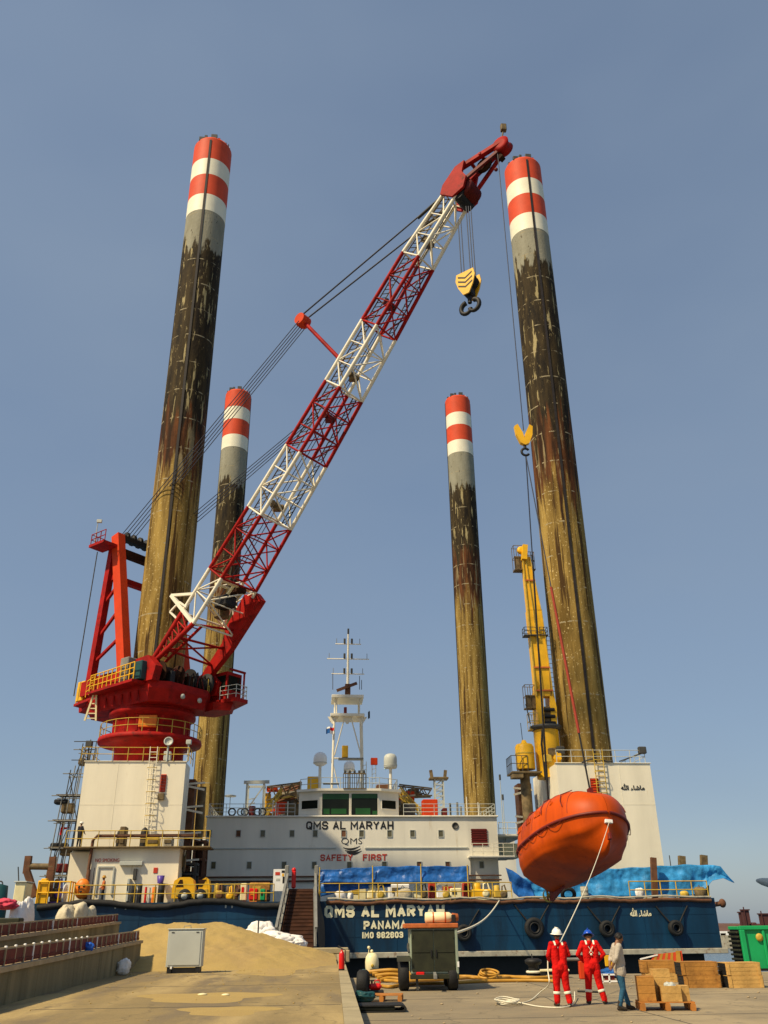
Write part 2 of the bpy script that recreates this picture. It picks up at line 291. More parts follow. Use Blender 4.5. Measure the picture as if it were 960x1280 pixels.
def strokes(name, body, p0, p1, h, w, m, parent, frame=SHIP, out=0.03):
    """Block lettering on a wall facing -y, from p0 to p1 (lower corners), h tall, stroke width w; each letter is a child mesh."""
    p0 = Vector(p0); p1 = Vector(p1); xd = (p1-p0); W = xd.length; xd.normalize(); zd = Vector((0, 0, 1)); nd = Vector((xd.y, -xd.x, 0)); adv = {' ': 0.45, 'I': 0.42, 'M': 1.22, 'L': 0.92, 'F': 0.92}
    tot = sum(adv.get(c, 1.0) for c in body); gap = 0.17; unit = W/(tot+gap*(len(body)-1)-0.0); x = 0.0; res = []
    for ch in body:
        a = adv.get(ch, 1.0)*unit
        if ch != ' ':
            q = MB(frame); k = 0; gw = a-w; gh = h-w
            for line in GLYPH[ch]:
                pts = [p0 + xd*(x+w/2+px*gw) + zd*(w/2+pz*gh) for px, pz in line]; n = len(pts); closed = line[0] == line[-1]
                if closed: pts = pts[:-1]; n -= 1
                L = []; R = []
                for i in range(n):
                    a_ = pts[(i-1) % n] if (closed or i > 0) else None; b_ = pts[(i+1) % n] if (closed or i < n-1) else None
                    d1 = (pts[i]-a_).normalized() if a_ is not None else (b_-pts[i]).normalized(); d2 = (b_-pts[i]).normalized() if b_ is not None else d1
                    n1 = nd.cross(d1); n2 = nd.cross(d2); mm = (n1+n2); mm = mm/max(0.35, mm.length_squared/2) ; e = Vector()
                    if a_ is None: e = -d1*w*0.5
                    if b_ is None: e = d1*w*0.5
                    if ch in 'AYRQK' and (a_ is None or b_ is None): e *= 0.4
                    L.append(pts[i]+mm*w/2+e); R.append(pts[i]-mm*w/2+e)
                o = out+0.003*k; k += 1; vs = []
                for i in range(n): vs += [L[i]+nd*o, R[i]+nd*o, L[i], R[i]]
                fs = []
                for i in range(n if closed else n-1):
                    j = (i+1) % n; fs += [(i*4, i*4+1, j*4+1, j*4), (i*4, j*4, j*4+2, i*4+2), (i*4+1, i*4+3, j*4+3, j*4+1)]
                if not closed: fs += [(0, 2, 3, 1), (n*4-4, n*4-3, n*4-1, n*4-2)]
                q.add(vs, fs)
            res.append(q.build(name, m, parent))
        x += a+gap*unit
    return res
def railing(name, pts, h, parent, m='railyellow', frame=SHIP, step=1.6, r=0.035, mids=1, posts=True):
    """A run of rails (one mesh) whose posts are children."""
    pts = [Vector(p) for p in pts]; mb = MB(frame); Z = Vector((0, 0, 1))
    for i in range(len(pts)-1):
        for k in range(mids+1): mb.tube(pts[i]+Z*h*(1-k/(mids+1)), pts[i+1]+Z*h*(1-k/(mids+1)), r, n=5)
    o = mb.build(name, m, parent)
    for i in range(len(pts)-1):
        L = (pts[i+1]-pts[i]).length; n = max(1, round(L/step))
        for k in range(n + (1 if i == len(pts)-2 else 0)):
            p = pts[i].lerp(pts[i+1], k/n); MB(frame).tube(p, p+Z*(h+0.02), r*1.1, n=5).build('post', m, o)
    return o
def ladder(name, p, q, w, parent, m='cream', frame=SHIP, side=(1, 0, 0), n=None, r=0.03):
    p = Vector(p); q = Vector(q); sd_ = Vector(side)*w/2; mb = MB(frame)
    mb.tube(p-sd_, q-sd_, r, n=5); mb.tube(p+sd_, q+sd_, r, n=5); L = (q-p).length; n = n or int(L/0.4)
    for i in range(1, n): c = p.lerp(q, i/n); mb.tube(c-sd_, c+sd_, r*0.8, n=4)
    return mb.build(name, m, parent)
# ================================================================== ground, water, land
def ground_mat(name, base, alt, scale, bump, stains, cracks=True):
    m = bpy.data.materials.new(name); m.use_nodes = True; n = m.node_tree.nodes; l = m.node_tree.links; b = n['Principled BSDF']; b.inputs['Roughness'].default_value = 0.9
    tc = n.new('ShaderNodeTexCoord')
    def noise(sc, det, rough=0.6, vec=None):
        z = n.new('ShaderNodeTexNoise'); z.inputs['Scale'].default_value = sc; z.inputs['Detail'].default_value = det; z.inputs['Roughness'].default_value = rough
        l.new(vec or tc.outputs['Object'], z.inputs['Vector']); return z.outputs[0]
    def ramp(src, a, b_, ca, cb):
        r = n.new('ShaderNodeValToRGB'); r.color_ramp.elements[0].position = a; r.color_ramp.elements[1].position = b_; r.color_ramp.elements[0].color = ca+(1,); r.color_ramp.elements[1].color = cb+(1,); l.new(src, r.inputs[0]); return r.outputs[0]
    def mix(f, a, b_, bt='MIX'):
        x = n.new('ShaderNodeMix'); x.data_type = 'RGBA'; x.blend_type = bt
        if isinstance(f, float): x.inputs['Factor'].default_value = f
        else: l.new(f, x.inputs['Factor'])
        for s_, k in ((a, 'A'), (b_, 'B')):
            if isinstance(s_, tuple): x.inputs[k].default_value = s_+(1,)
            else: l.new(s_, x.inputs[k])
        return x.outputs['Result']
    mp = n.new('ShaderNodeMapping'); mp.inputs['Scale'].default_value = (1.0, 0.22, 1.0); l.new(tc.outputs['Object'], mp.inputs[0])
    c = mix(ramp(noise(scale, 7, 0.65), 0.36, 0.64, (0, 0, 0), (1, 1, 1)), base, alt)
    for sc, a, b_, col, st in stains:
        c = mix(ramp(noise(sc, 6, 0.6, mp.outputs[0] if st else None), a, b_, (0, 0, 0), (1, 1, 1)), c, col)
    if cracks:
        vo = n.new('ShaderNodeTexVoronoi'); vo.feature = 'DISTANCE_TO_EDGE'; vo.inputs['Scale'].default_value = 0.32
        wv = n.new('ShaderNodeVectorMath'); wv.operation = 'ADD'; nz_ = n.new('ShaderNodeTexNoise'); nz_.inputs['Scale'].default_value = 1.2; nz_.inputs['Detail'].default_value = 5; l.new(tc.outputs['Object'], nz_.inputs['Vector']); l.new(tc.outputs['Object'], wv.inputs[0]); l.new(nz_.outputs['Color'], wv.inputs[1]); l.new(wv.outputs[0], vo.inputs['Vector'])
        c = mix(ramp(vo.outputs['Distance'], 0.002, 0.009, (0.55, 0.55, 0.55), (0, 0, 0)), c, tuple(x*0.35 for x in base))
    c = mix(0.55, c, ramp(noise(40, 4), 0.3, 0.7, (0.55, 0.55, 0.55), (1.1, 1.1, 1.1)), 'MULTIPLY')
    l.new(c, b.inputs['Base Color'])
    bp = n.new('ShaderNodeBump'); bp.inputs['Strength'].default_value = bump; bp.inputs['Distance'].default_value = 0.04; l.new(noise(22, 6), bp.inputs['Height']); l.new(bp.outputs[0], b.inputs['Normal'])
    return m
M['quay'] = ground_mat('quay_concrete', (0.29, 0.23, 0.135), (0.215, 0.175, 0.11), 0.45, 0.35, [(0.16, 0.50, 0.60, (0.36, 0.285, 0.165), False), (1.3, 0.62, 0.70, (0.15, 0.13, 0.095), False)])
M['apron'] = ground_mat('sandy_apron_concrete', (0.305, 0.22, 0.086), (0.23, 0.17, 0.072), 0.30, 0.4, [(0.35, 0.48, 0.62, (0.43, 0.315, 0.13), True), (0.55, 0.50, 0.60, (0.20, 0.15, 0.078), True), (2.2, 0.63, 0.70, (0.14, 0.11, 0.06), False)])
M['sand'] = ground_mat('sand', (0.45, 0.315, 0.098), (0.41, 0.285, 0.09), 0.8, 0.7, [(2.5, 0.55, 0.75, (0.38, 0.27, 0.10), False), (0.5, 0.52, 0.66, (0.40, 0.275, 0.098), True)], cracks=False)
def water_mat():
    m = bpy.data.materials.new('harbour_water'); m.use_nodes = True; n = m.node_tree.nodes; l = m.node_tree.links; b = n['Principled BSDF']
    b.inputs['Base Color'].default_value = (0.035, 0.085, 0.14, 1); b.inputs['Roughness'].default_value = 0.18
    tc = n.new('ShaderNodeTexCoord'); z = n.new('ShaderNodeTexNoise'); z.inputs['Scale'].default_value = 0.9; z.inputs['Detail'].default_value = 5; l.new(tc.outputs['Object'], z.inputs['Vector'])
    bp = n.new('ShaderNodeBump'); bp.inputs['Strength'].default_value = 0.6; bp.inputs['Distance'].default_value = 0.25; l.new(z.outputs[0], bp.inputs['Height']); l.new(bp.outputs[0], b.inputs['Normal'])
    return m
M['water'] = water_mat()
kind(MB(WORLD).add([(-6000,-6000,-2.6),(6000,-6000,-2.6),(6000,9000,-2.6),(-6000,9000,-2.6)], [(0,1,2,3)]).build('sea_water', 'water', base=(0,0,-2.6)), 'structure')
# quay: a solid deck with the lower working area, built in slabs that butt together
EDGE_X = 1.15                                  # ship-frame x of the step between the raised apron and the lower quay
def EDGE(ly): return 0.51+0.0268*ly             # the step runs a little askew of the ship
KW = 0.32
def strip(x0a, x0b, x1a, x1b, y0, y1, z0, z1): return MB().add([(x0a,y0,z0),(x1a,y0,z0),(x1b,y1,z0),(x0b,y1,z0),(x0a,y0,z1),(x1a,y0,z1),(x1b,y1,z1),(x0b,y1,z1)], [(0,3,2,1),(4,5,6,7),(0,1,5,4),(1,2,6,5),(2,3,7,6),(3,0,4,7)])
q = strip(EDGE_X+0.55-3.9, EDGE_X+0.55, 120, 120, -90, 40.2, -6, 0.0); kind(q.build('quay_ground', 'quay', base=(0, 0, 0)), 'structure')
q = strip(EDGE(-90)-KW, EDGE(57.2)-KW, EDGE(-90), EDGE(57.2), -90, 57.2, -6.2, 0.47); kerb_strip = kind(q.build('apron_kerb', 'kerb', base=(EDGE_X, 20, 0)), 'structure')
q = strip(-160, -160, EDGE(-90)-KW-0.004, EDGE(57.2)-KW-0.004, -90, 57.2, -6, 0.462); apron = kind(q.build('raised_apron', 'apron', base=(0, 0, 0)), 'structure')
q = MB(); q.cbox((-12.0, 56.5, 0.472), (EDGE(57)+0.35, 57.25, 0.80), 0.05); kind(q.build('apron_end_kerb', 'kerb', base=(-5, 56.8, 0.46)), 'structure')
q = MB()                                       # slab joints of the lower quay, thin dark filler strips that lie on it
for ly in (16.2, 22.2, 28.2, 34.2): q.box((EDGE_X+0.1, ly, 0.0), (60, ly+0.03, 0.004))
for lx in (8.0, 16.0): q.box((lx, 4, 0.0), (lx+0.03, 39.8, 0.005))
kind(q.build('slab_joint', 'darkgrey', base=(0, 0, 0)), 'structure')
q = MB()
for ly in (14.1, 20.3, 27.4, 34.0, 42.0): q.box((-5.5, ly, 0.462), (EDGE(ly)-KW-0.03, ly+0.03, 0.466))
for ly in (15.5, 19.5, 23.5, 27.5, 31.5, 35.5, 40, 45, 50): q.box((EDGE(ly)-KW, ly, 0.47), (EDGE(ly)-0.01, ly+0.025, 0.473))
kind(q.build('slab_joint', 'darkgrey', base=(0, 0, 0.46)), 'structure')
# far mole with its machinery, and the spit behind it
q = MB(WORLD); rr = random.Random(3)
pts = []
for i in range(41):
    x = 90 + i*16; pts.append((x, 260+rr.uniform(-3, 3), 1.0+rr.uniform(0, 0.9)))
vs = []; fs = []
for i, (x, y, z) in enumerate(pts): vs += [(x, y, -4), (x, y+2, z*0.5-0.9), (x, y+9, z), (x, y+60, z+0.3), (x, y+70, -4)]
for i in range(40):
    for j in range(4): fs.append((i*5+j, (i+1)*5+j, (i+1)*5+j+1, i*5+j+1))
q.add(vs, fs); kind(q.build('far_land', 'land', base=(300, 280, -3)), 'structure')

# ================================================================== the vessel
HULL_Y, HX0, HX1, HZ0, HZ1 = 65.0, -18.4, 28.75, 0.08, 3.50
barge = thing('jack_up_barge', 'dark blue jack-up barge with white deckhouse moored beyond the quay edge', 'barge', (5.2, HULL_Y, HZ0))
q = MB(); q.box((HX0, HULL_Y, HZ0), (HX1, 131, HZ1)); hull = q.build('hull', 'hullblue', barge)
q = MB(); q.box((HX0+1.0, HULL_Y+0.9, -5), (HX1-1.0, 130, HZ0)); q.build('lower_hull', 'black', barge)
q = MB(); q.cbox((HX0-0.05, HULL_Y-0.16, HZ0-0.10), (HX1+0.35, HULL_Y-0.003, HZ0+0.24), 0.03); q.build('rubbing_strake', 'strake', hull)
# plating seams and frame ribs that stand a little proud of the hull side
for i, lx in enumerate(np.arange(HX0+1.2, HX1-0.4, 2.9)): MB().box((lx, HULL_Y-0.018, HZ0+0.26), (lx+0.05, HULL_Y-0.002, HZ1-0.12)).build('plate_seam', 'hullblue', hull)
for z in (1.25, 2.45): MB().box((HX0+0.2, HULL_Y-0.014, z), (HX1-0.2, HULL_Y-0.002, z+0.03)).build('plate_seam', 'hullblue', hull)
# tall dark patches of newer coating and mud under the fender marks
# ragged rubber strip that sags along the deck edge
pts = []; rr = random.Random(5)
for i in range(141):
    lx = HX0+0.3 + (HX1-HX0-0.6)*i/140
    sag = 0.20*math.sin(lx*0.80+0.6) if lx < -2 else 0.06*math.sin(lx*1.3)
    pts.append((lx, HULL_Y-0.10, HZ1-0.12+sag*0.8+rr.uniform(-0.03, 0.03)))
left = [p for p in pts if p[0] < -1.2]; right = [p for p in pts if p[0] > 1.0]
q = MB(); q.path(left, 0.20, 8); q.build('deck_edge_fender', 'rubber', hull)
q = MB(); q.path(right, 0.13, 8); q.build('deck_edge_fender', 'brown', hull)
q = MB(); q.path([(p[0], p[1]-0.05, p[2]+0.20+rr.uniform(-0.03, 0.05)) for p in right[::2]], 0.07, 6); q.build('deck_edge_rope', 'strake', hull)
def front_text(name, body, u0, u1, v0, v1, ly, m, parent, bold=0.0, depth=0.03):
    p0 = S(u0, v1, ly); p1 = S(u1, v1, ly); p0.z = p1.z = (p0.z+p1.z)/2; h = S((u0+u1)/2, v0, ly).z - p0.z
    return text(name, body, p0, p1, (0, 0, 1), h, m, parent, depth=depth, bold=bold)
def front_strokes(name, body, u0, u1, v0, v1, ly, m, parent, wr):
    p0 = S(u0, v1, ly); p1 = S(u1, v1, ly); p0.z = p1.z = (p0.z+p1.z)/2; h = S((u0+u1)/2, v0, ly).z - p0.z; return strokes(name, body, p0, p1, h, h*wr, m, parent)
hf = HULL_Y-0.004
front_strokes('letter', 'QMS AL MARYAH', 405.5, 556.0, 1131.5, 1146.5, hf, 'lettercream', hull, 0.26)
front_strokes('letter', 'PANAMA', 454.5, 508, 1151.0, 1161.5, hf, 'lettercream', hull, 0.25)
front_strokes('letter', 'IMO 982803', 452.6, 504.0, 1164.8, 1172.6, hf, 'lettercream', hull, 0.24)
AR = '\ufdf2 \ufe80\ufe8e\ufeb7\ufe8e\ufee3'
front_text('lettering', AR, 788, 814.5, 1135, 1146, hf, 'lettercream', hull, 0.03)
# white draught and load marks, thin strips
for u, v0, v1 in ((144,1129,1136),(151,1129,1135),(157,1129,1137),(282,1129,1135),(290,1130,1135)):
    p = S(u, v1, HULL_Y); w = S(u, v0, HULL_Y); MB().box((p.x-0.05, HULL_Y-0.02, p.z), (p.x+0.05, HULL_Y-0.004, w.z)).build('draught_mark', 'lightgrey', hull)
# bow roller sticking out on the right
q = MB(); a = S(891, 1131, 66); b = S(903, 1129, 66); q.tube(a, b, 0.16, n=8); q.ball(b, (0.26, 0.22, 0.3)); q.build('boat_boom', 'brown', barge)

# ---- hanging tyre fenders
def tyre(u, v, R, label):
    p = S(u, v, HULL_Y-0.30); t = thing('tyre_fender', label, 'tyre fender', (p.x, HULL_Y-0.28, p.z-R), group='tyres hung on the hull side')
    q = MB(); c = (p.x, HULL_Y-0.28, p.z)
    q.lathe(c, [(R*0.52, -0.20), (R*0.80, -0.26), (R, -0.17), (R*1.02, 0), (R, 0.17), (R*0.80, 0.26), (R*0.52, 0.20), (R*0.52, -0.20)], 28, axis=(0, -1, 0), caps=False); q.build('tyre', 'rubber', t)
    q = MB(); q.lathe(c, [(R*0.56, -0.16), (R*0.56, -0.23), (R*0.40, -0.20), (R*0.38, 0.1)], 24, axis=(0, 1, 0), caps=False); q.build('rim', 'black', t)
    for s in (-1, 1):
        q = MB(); q.path([(p.x+s*R*0.7, HULL_Y-0.28, p.z+R*0.7), (p.x+s*(R*0.7+0.35), HULL_Y-0.12, p.z+R*0.7+0.45), (p.x+s*(R*0.7+0.8), HULL_Y-0.06, p.z+R*0.7+1.05)], 0.055, 6); q.build('chain', 'rubber', t)
tyre(580, 1166, 0.52, 'tyre fender on blue hull just right of the green generator cart')
tyre(668, 1160, 0.66, 'large dark tyre fender on blue hull above the white helmeted worker')
tyre(759, 1161, 0.52, 'tyre fender on blue hull above the man in the grey shirt')
tyre(845, 1160, 0.50, 'tyre fender nearest the right end of the blue hull')

# ---- deckhouse
DY = 80.0
def zz(u, v, ly=DY): return S(u, v, ly).z
dx0 = S(257.5, 1040, DY).x; dx1 = S(622, 1040, DY).x; dtop = 10.60
lx1 = S(587, 1060, DY).x                       # the lower storey steps back under the bridge wing at the right
q = MB(); q.box((dx0, DY, HZ1), (lx1, 99, dtop)); q.box((lx1, DY+0.01, 7.35), (dx1, 99, dtop-0.004)); q.box((lx1, DY+0.35, HZ1), (S(624, 1080, DY).x, 98, 7.35))
house = q.build('deckhouse', 'offwhite', barge)
MB().cbox((dx0-0.12, DY-0.18, dtop), (dx1+0.12, 99.1, dtop+0.13), 0.03).build('roof_edge', 'offwhite', house)
kz = zz(350, 1060.5)
for u0, u1 in ((258, 420), (456, 585)):
    MB().cbox((S(u0, 1060, DY).x, DY-0.09, kz-0.06), (S(u1, 1060, DY).x, DY-0.003, kz+0.06), 0.02).build('rubbing_bar', 'lightgrey', house)
MB().cbox((lx1-0.2, DY-0.9, 7.18), (S(641, 1066, DY).x, DY+3, 7.33), 0.03).build('side_walkway', 'offwhite', house)
zb = zz(300, 1095.5)
MB().cbox((dx0-0.1, DY-0.25, zb-0.10), (S(624, 1080, DY).x+0.1, DY-0.003, zb), 0.02).build('base_rail', 'brown', house)
MB().cbox((dx0-0.1, DY-0.25, zb-0.46), (S(624, 1080, DY).x+0.1, DY-0.003, zb-0.34), 0.02).build('base_rail', 'brown', house)
def window(u, v, wpx, hpx, glass, parent, ly=DY, frame='lightgrey'):
    p = S(u, v, ly); k = abs(S(u+1, v, ly).x-p.x); w = wpx*k/2; hgt = (S(u, v-hpx/2, ly).z - S(u, v+hpx/2, ly).z)/2
    q = MB(); t = 0.045
    q.box((p.x-w, ly-0.012, p.z-hgt), (p.x+w, ly-0.004, p.z+hgt), 1)
    for a, b in (((p.x-w-t, p.z-hgt-t), (p.x+w+t, p.z-hgt)), ((p.x-w-t, p.z+hgt), (p.x+w+t, p.z+hgt+t)), ((p.x-w-t, p.z-hgt), (p.x-w, p.z+hgt)), ((p.x+w, p.z-hgt), (p.x+w+t, p.z+hgt))):
        q.box((a[0], ly-0.06, a[1]), (b[0], ly-0.003, b[1]), 0)
    return q.build('window', [frame, glass], parent)
for i, u in enumerate((261.5, 298, 328.5, 365, 394, 429.5, 452, 487, 515.6, 551)): window(u, 1042, 5.4, 8, 'windowolive' if i not in (1, 5) else 'brown', house)
for i, u in enumerate((266.8, 311.5, 355, 392.8, 436.7, 480.5, 524, 559.6)): window(u, 1081.6, 5.4, 8.4, 'windowolive' if i not in (6, 7) else 'brown', house)
window(602, 1081, 5, 8, 'windowolive', house, DY+0.35)
p = S(569, 1032.3, DY); MB().lathe((p.x, DY, p.z), [(0.0, 0.03), (0.22, 0.03), (0.22, 0.08), (0.30, 0.06), (0.30, 0)], 16, axis=(0, -1, 0)).build('porthole', 'darkgrey', house)
# ventilation grille made of bars
a = S(590, 1057, DY); b = S(608, 1036, DY); MB().box((a.x, DY-0.03, a.z), (b.x, DY-0.003, b.z)).build('grille', 'panelred', house)
gr = [o for o in house.children if o.name.startswith('grille')][0]
for i in range(7):
    z = a.z+(b.z-a.z)*(i+0.2)/7; MB().box((a.x-0.04, DY-0.09, z), (b.x+0.04, DY-0.032, z+0.11)).build('grille_bar', 'panelred', house)
# weld and drip lines on the superstructure: shallow proud seams
for u in (290, 343, 453, 505, 545): x = S(u, 1050, DY).x; MB().box((x, DY-0.010, 7.6), (x+0.035, DY-0.002, dtop-0.02)).build('plate_seam', 'offwhite', house)
dfy = DY-0.004
front_strokes('letter', 'QMS AL MARYAH', 382.6, 491.8, 1026.6, 1036.8, dfy, 'letterblack', house, 0.19)
front_strokes('letter', 'SAFETY', 400.3, 440.8, 1068, 1076.2, dfy, 'letterred', house, 0.20)
front_strokes('letter', 'FIRST', 453.5, 483.7, 1067.6, 1075.9, dfy, 'letterred', house, 0.20)
# company mark: thin serif letters over three swooshes
front_text('lettering', 'QMS', 426.5, 452.6, 1047.6, 1056.4, dfy, 'letterblack', house, -0.012)
for k, (v0, dv, w) in enumerate(((1057.5, 4.2, 0.07), (1060.6, 4.6, 0.09), (1063.6, 4.0, 0.08))):
    q = MB(); pts = []
    for i in range(13):
        t = i/12; u = 429+k*2.2+ (450-429-k*1.2)*t; v = v0 + dv*math.sin(PI*(0.12+0.80*t))*1.0 - 1.5*(t-0.3); pts.append((S(u, v, DY), w*math.sin(PI*min(0.97, max(0.06, t)))+0.012))
    vs = []; 
    for p, w_ in pts: vs += [(p.x, dfy-0.016, p.z-w_), (p.x, dfy-0.016, p.z+w_), (p.x, dfy, p.z-w_), (p.x, dfy, p.z+w_)]
    fs = []
    for i in range(12):
        a_, b_ = i*4, i*4+4; fs += [(a_, b_, b_+1, a_+1), (a_+1, b_+1, b_+3, a_+3), (a_, a_+2, b_+2, b_)]
    q.add(vs, fs); q.build('swoosh', 'letterblack', house)
# ---- wheelhouse
WY = 80.55; wz0, wz1 = dtop+0.13, 12.88
wa, wb, wc, wd_ = S(373.5, 1000, WY).x, S(400.8, 1000, WY).x, S(474.2, 1000, WY).x, S(499.5, 1000, WY).x
poly = [(wb, WY), (wc, WY), (wd_, WY+0.95), (wd_, 87.5), (wa, 87.5), (wa, WY+0.95)]
q = MB(); q.prism([(x, y, wz0) for x, y in poly], (0, 0, wz1-wz0)); wh = q.build('wheelhouse', 'offwhite', barge)
cx_ = (wa+wd_)/2
q = MB(); q.prism([(cx_+(x-cx_)*1.05, WY+(y-WY)*1.02-0.35, wz1) for x, y in poly], (0, 0, 0.2)); roof = q.build('roof', 'offwhite', wh)
def pane(p, qv, z0, z1, out, name='window', glass='glass', blind=None):
    """A window in the wall between plan points p and q, from z0 to z1, standing out by out along the wall's outer normal."""
    p = Vector((p[0], p[1], 0)); qv = Vector((qv[0], qv[1], 0)); d = (qv-p).normalized(); n = Vector((d.y, -d.x, 0)); m_ = MB()
    def rect(a, b, za, zb, o0, o1, mi):
        P_ = [p+d*a+n*o0, p+d*b+n*o0, p+d*b+n*o1, p+d*a+n*o1]; m_.add([(v.x, v.y, za) for v in P_]+[(v.x, v.y, zb) for v in P_], [(0,3,2,1),(4,5,6,7),(0,1,5,4),(1,2,6,5),(2,3,7,6),(3,0,4,7)], mi)
    L = (qv-p).length; t = 0.06
    rect(0, L, z0, z1, 0.004, 0.012, 1)
    for a, b, za, zb in ((-t, L+t, z0-t, z0), (-t, L+t, z1, z1+t), (-t, 0, z0, z1), (L, L+t, z0, z1)): rect(a, b, za, zb, 0.004, 0.055, 0)
    if blind:
        for a, b, za, zb in blind: rect(L*a, L*b, z0+(z1-z0)*za, z0+(z1-z0)*zb, 0.013, 0.02, 2)
    return m_.build(name, ['offwhite', glass, 'greenglass'], wh)
z0_, z1_ = S(430, 1019, WY).z, S(430, 992, WY).z
pane((S(402.8, 1000, WY).x, WY), (S(436.4, 1000, WY).x, WY), z0_, z1_, 0, blind=[(0.02, 0.98, 0.74, 0.98), (0.05, 0.28, 0.05, 0.30), (0.34, 0.9, 0.06, 0.30)])
pane((S(439.2, 1000, WY).x, WY), (S(472, 1000, WY).x, WY), z0_, z1_, 0, blind=[(0.02, 0.98, 0.78, 0.98), (0.16, 0.72, 0.03, 0.32), (0.80, 0.98, 0.03, 0.2)])
z0_, z1_ = S(386, 1011, WY+0.4).z, S(386, 1000.5, WY+0.4).z
def lerp2(a, b, t): return (a[0]+(b[0]-a[0])*t, a[1]+(b[1]-a[1])*t)
pane(lerp2(poly[5], poly[0], 0.14), lerp2(poly[5], poly[0], 0.88), z0_, z1_, 0)
pane(lerp2(poly[1], poly[2], 0.12), lerp2(poly[1], poly[2], 0.84), z0_, z1_, 0)
zr = wz1+0.2
railing('roof_railing', [(wa+0.1, 87, zr), (wa+0.1, WY+1.0, zr), (wb, WY-0.2, zr), (wc, WY-0.2, zr), (wd_-0.1, WY+1.0, zr), (wd_-0.1, 87, zr)], 0.95, barge, 'lightgrey', step=0.9, r=0.03)
# searchlight platform with dark slats on the wheelhouse roof
a = S(429, 985, WY-0.2); b = S(457, 968, WY-0.2)
q = MB(); q.box((a.x, WY-0.42, zr-0.05), (b.x, WY+0.6, zr+0.02)); q.box((a.x, WY-0.42, b.z), (b.x, WY-0.3, b.z+0.1)); sp = q.build('lamp_platform', 'mud', barge)
for i in range(11): x = a.x+(b.x-a.x)*i/10; MB().box((x-0.03, WY-0.40, zr+0.02), (x+0.03, WY-0.33, b.z)).build('slat', 'darkgrey', sp)
for i in range(5): x = a.x+0.15+(b.x-a.x-0.3)*i/4; MB().cbox((x-0.1, WY-0.44, b.z+0.1), (x+0.1, WY-0.2, b.z+0.32), 0.02).build('flood_lamp', 'darkgrey', sp)
MB().cbox((S(384, 985, 83).x, 83, zr), (S(398, 985, 83).x, 84, zr+1.45), 0.05).build('roof_locker', 'yellow', barge)
MB().cbox((S(471, 985, 83).x, 83, zr), (S(487, 985, 83).x, 84, zr+0.75), 0.05).build('roof_locker', 'brown', barge)
MB().cbox((S(404, 975, 83).x, 83, zr+0.75), (S(424, 975, 83).x, 83.3, zr+0.85), 0.02).build('roof_beam', 'darkgrey', barge)

# ---- signal mast
MY = 87.0
mast = MB(); lz0 = zr
mlx = [S(415.5, 940, MY).x, S(454, 940, MY).x]; mz1, mz2 = S(435, 896, MY).z, S(435, 872, MY).z
for x in mlx:
    for y in (MY, MY+2.2): mast.tube((x, y, lz0), (x+(3.45-x)*0.10, y, mz1), 0.10, n=8)
mast_o = mast.build('signal_mast', 'cream', barge)
def bar(a, b, r, m='cream', name='mast_brace', n=6): return MB().tube(a, b, r, n=n).build(name, m, mast_o)
zm = S(435, 948, MY).z; cxm = 3.42
for y in (MY,):
    bar((mlx[0], y, zm), (mlx[1], y, zm), 0.08); bar((mlx[0]+0.2, y, mz1-3.8), (cxm-0.35, y, mz1-0.2), 0.07); bar((mlx[1]-0.2, y, mz1-3.8), (cxm+0.35, y, mz1-0.2), 0.07)
    bar((mlx[0], y, zm-0.2), (mlx[0]+0.9, y, lz0), 0.06); bar((mlx[1], y, zm-0.2), (mlx[1]-0.9, y, lz0), 0.06)
for x in mlx: bar((x, MY, zm), (x, MY+2.2, zm), 0.06); bar((x+ (3.45-x)*0.1, MY, mz1-2.5), (x+(3.45-x)*0.1, MY+2.2, mz1-0.3), 0.05)
px0, px1 = S(413, 893, MY).x, S(455.5, 893, MY).x
MB().cbox((px0, MY-0.4, mz1), (px1, MY+2.6, mz1+0.28), 0.03).build('mast_platform', 'cream', mast_o)
for k in (0.08, 0.5, 0.92):                    # brackets under the platform
    x = px0+(px1-px0)*k; MB().prism([(x-0.55, MY-0.02, mz1), (x+0.55, MY-0.02, mz1), (x+0.1, MY-0.02, mz1-0.7), (x-0.1, MY-0.02, mz1-0.7)], (0, 0.12, 0)).build('bracket', 'cream', mast_o)
for x in (px0+0.45, px0+0.62, px1-0.5): bar((x, MY, mz1+0.28), (x, MY, mz2-0.1), 0.07, name='mast_post')
bar((px1-0.5, MY+2.2, mz1+0.28), (px1-0.5, MY+2.2, mz2), 0.07, name='mast_post'); bar((px0+0.45, MY+2.2, mz1+0.28), (px0+0.45, MY+2.2, mz2), 0.07, name='mast_post')
MB().cbox((px0+0.1, MY-0.5, mz2-0.1), (px1-0.1, MY+2.7, mz2+0.2), 0.03).build('mast_platform', 'cream', mast_o)
ztop = S(435, 786, MY).z
MB().tube((cxm, MY+0.6, mz2+0.2), (cxm, MY+0.6, ztop-0.4), 0.17, 0.09, n=10).build('mast_pole', 'cream', mast_o)
for v, w in ((803, 1.35), (821.7, 2.2), (840.5, 1.7)):
    z = S(435, v, MY).z; bar((cxm-w, MY+0.6, z), (cxm+w, MY+0.6, z), 0.055, name='yard')
    for s in (-1, 1):
        MB().tube((cxm+s*0.38, MY+0.5, z+0.05), (cxm+s*0.38, MY+0.5, z+0.55), 0.11, n=8).build('signal_lamp', 'darkgrey', mast_o)
        MB().tube((cxm+s*w*0.9, MY+0.6, z), (cxm+s*w*0.9, MY+0.6, z+0.6), 0.03, n=5).build('antenna', 'grey', mast_o)
MB().tube((cxm, MY+0.6, ztop-0.4), (cxm, MY+0.6, ztop+0.2), 0.1, n=8).build('signal_lamp', 'darkgrey', mast_o)
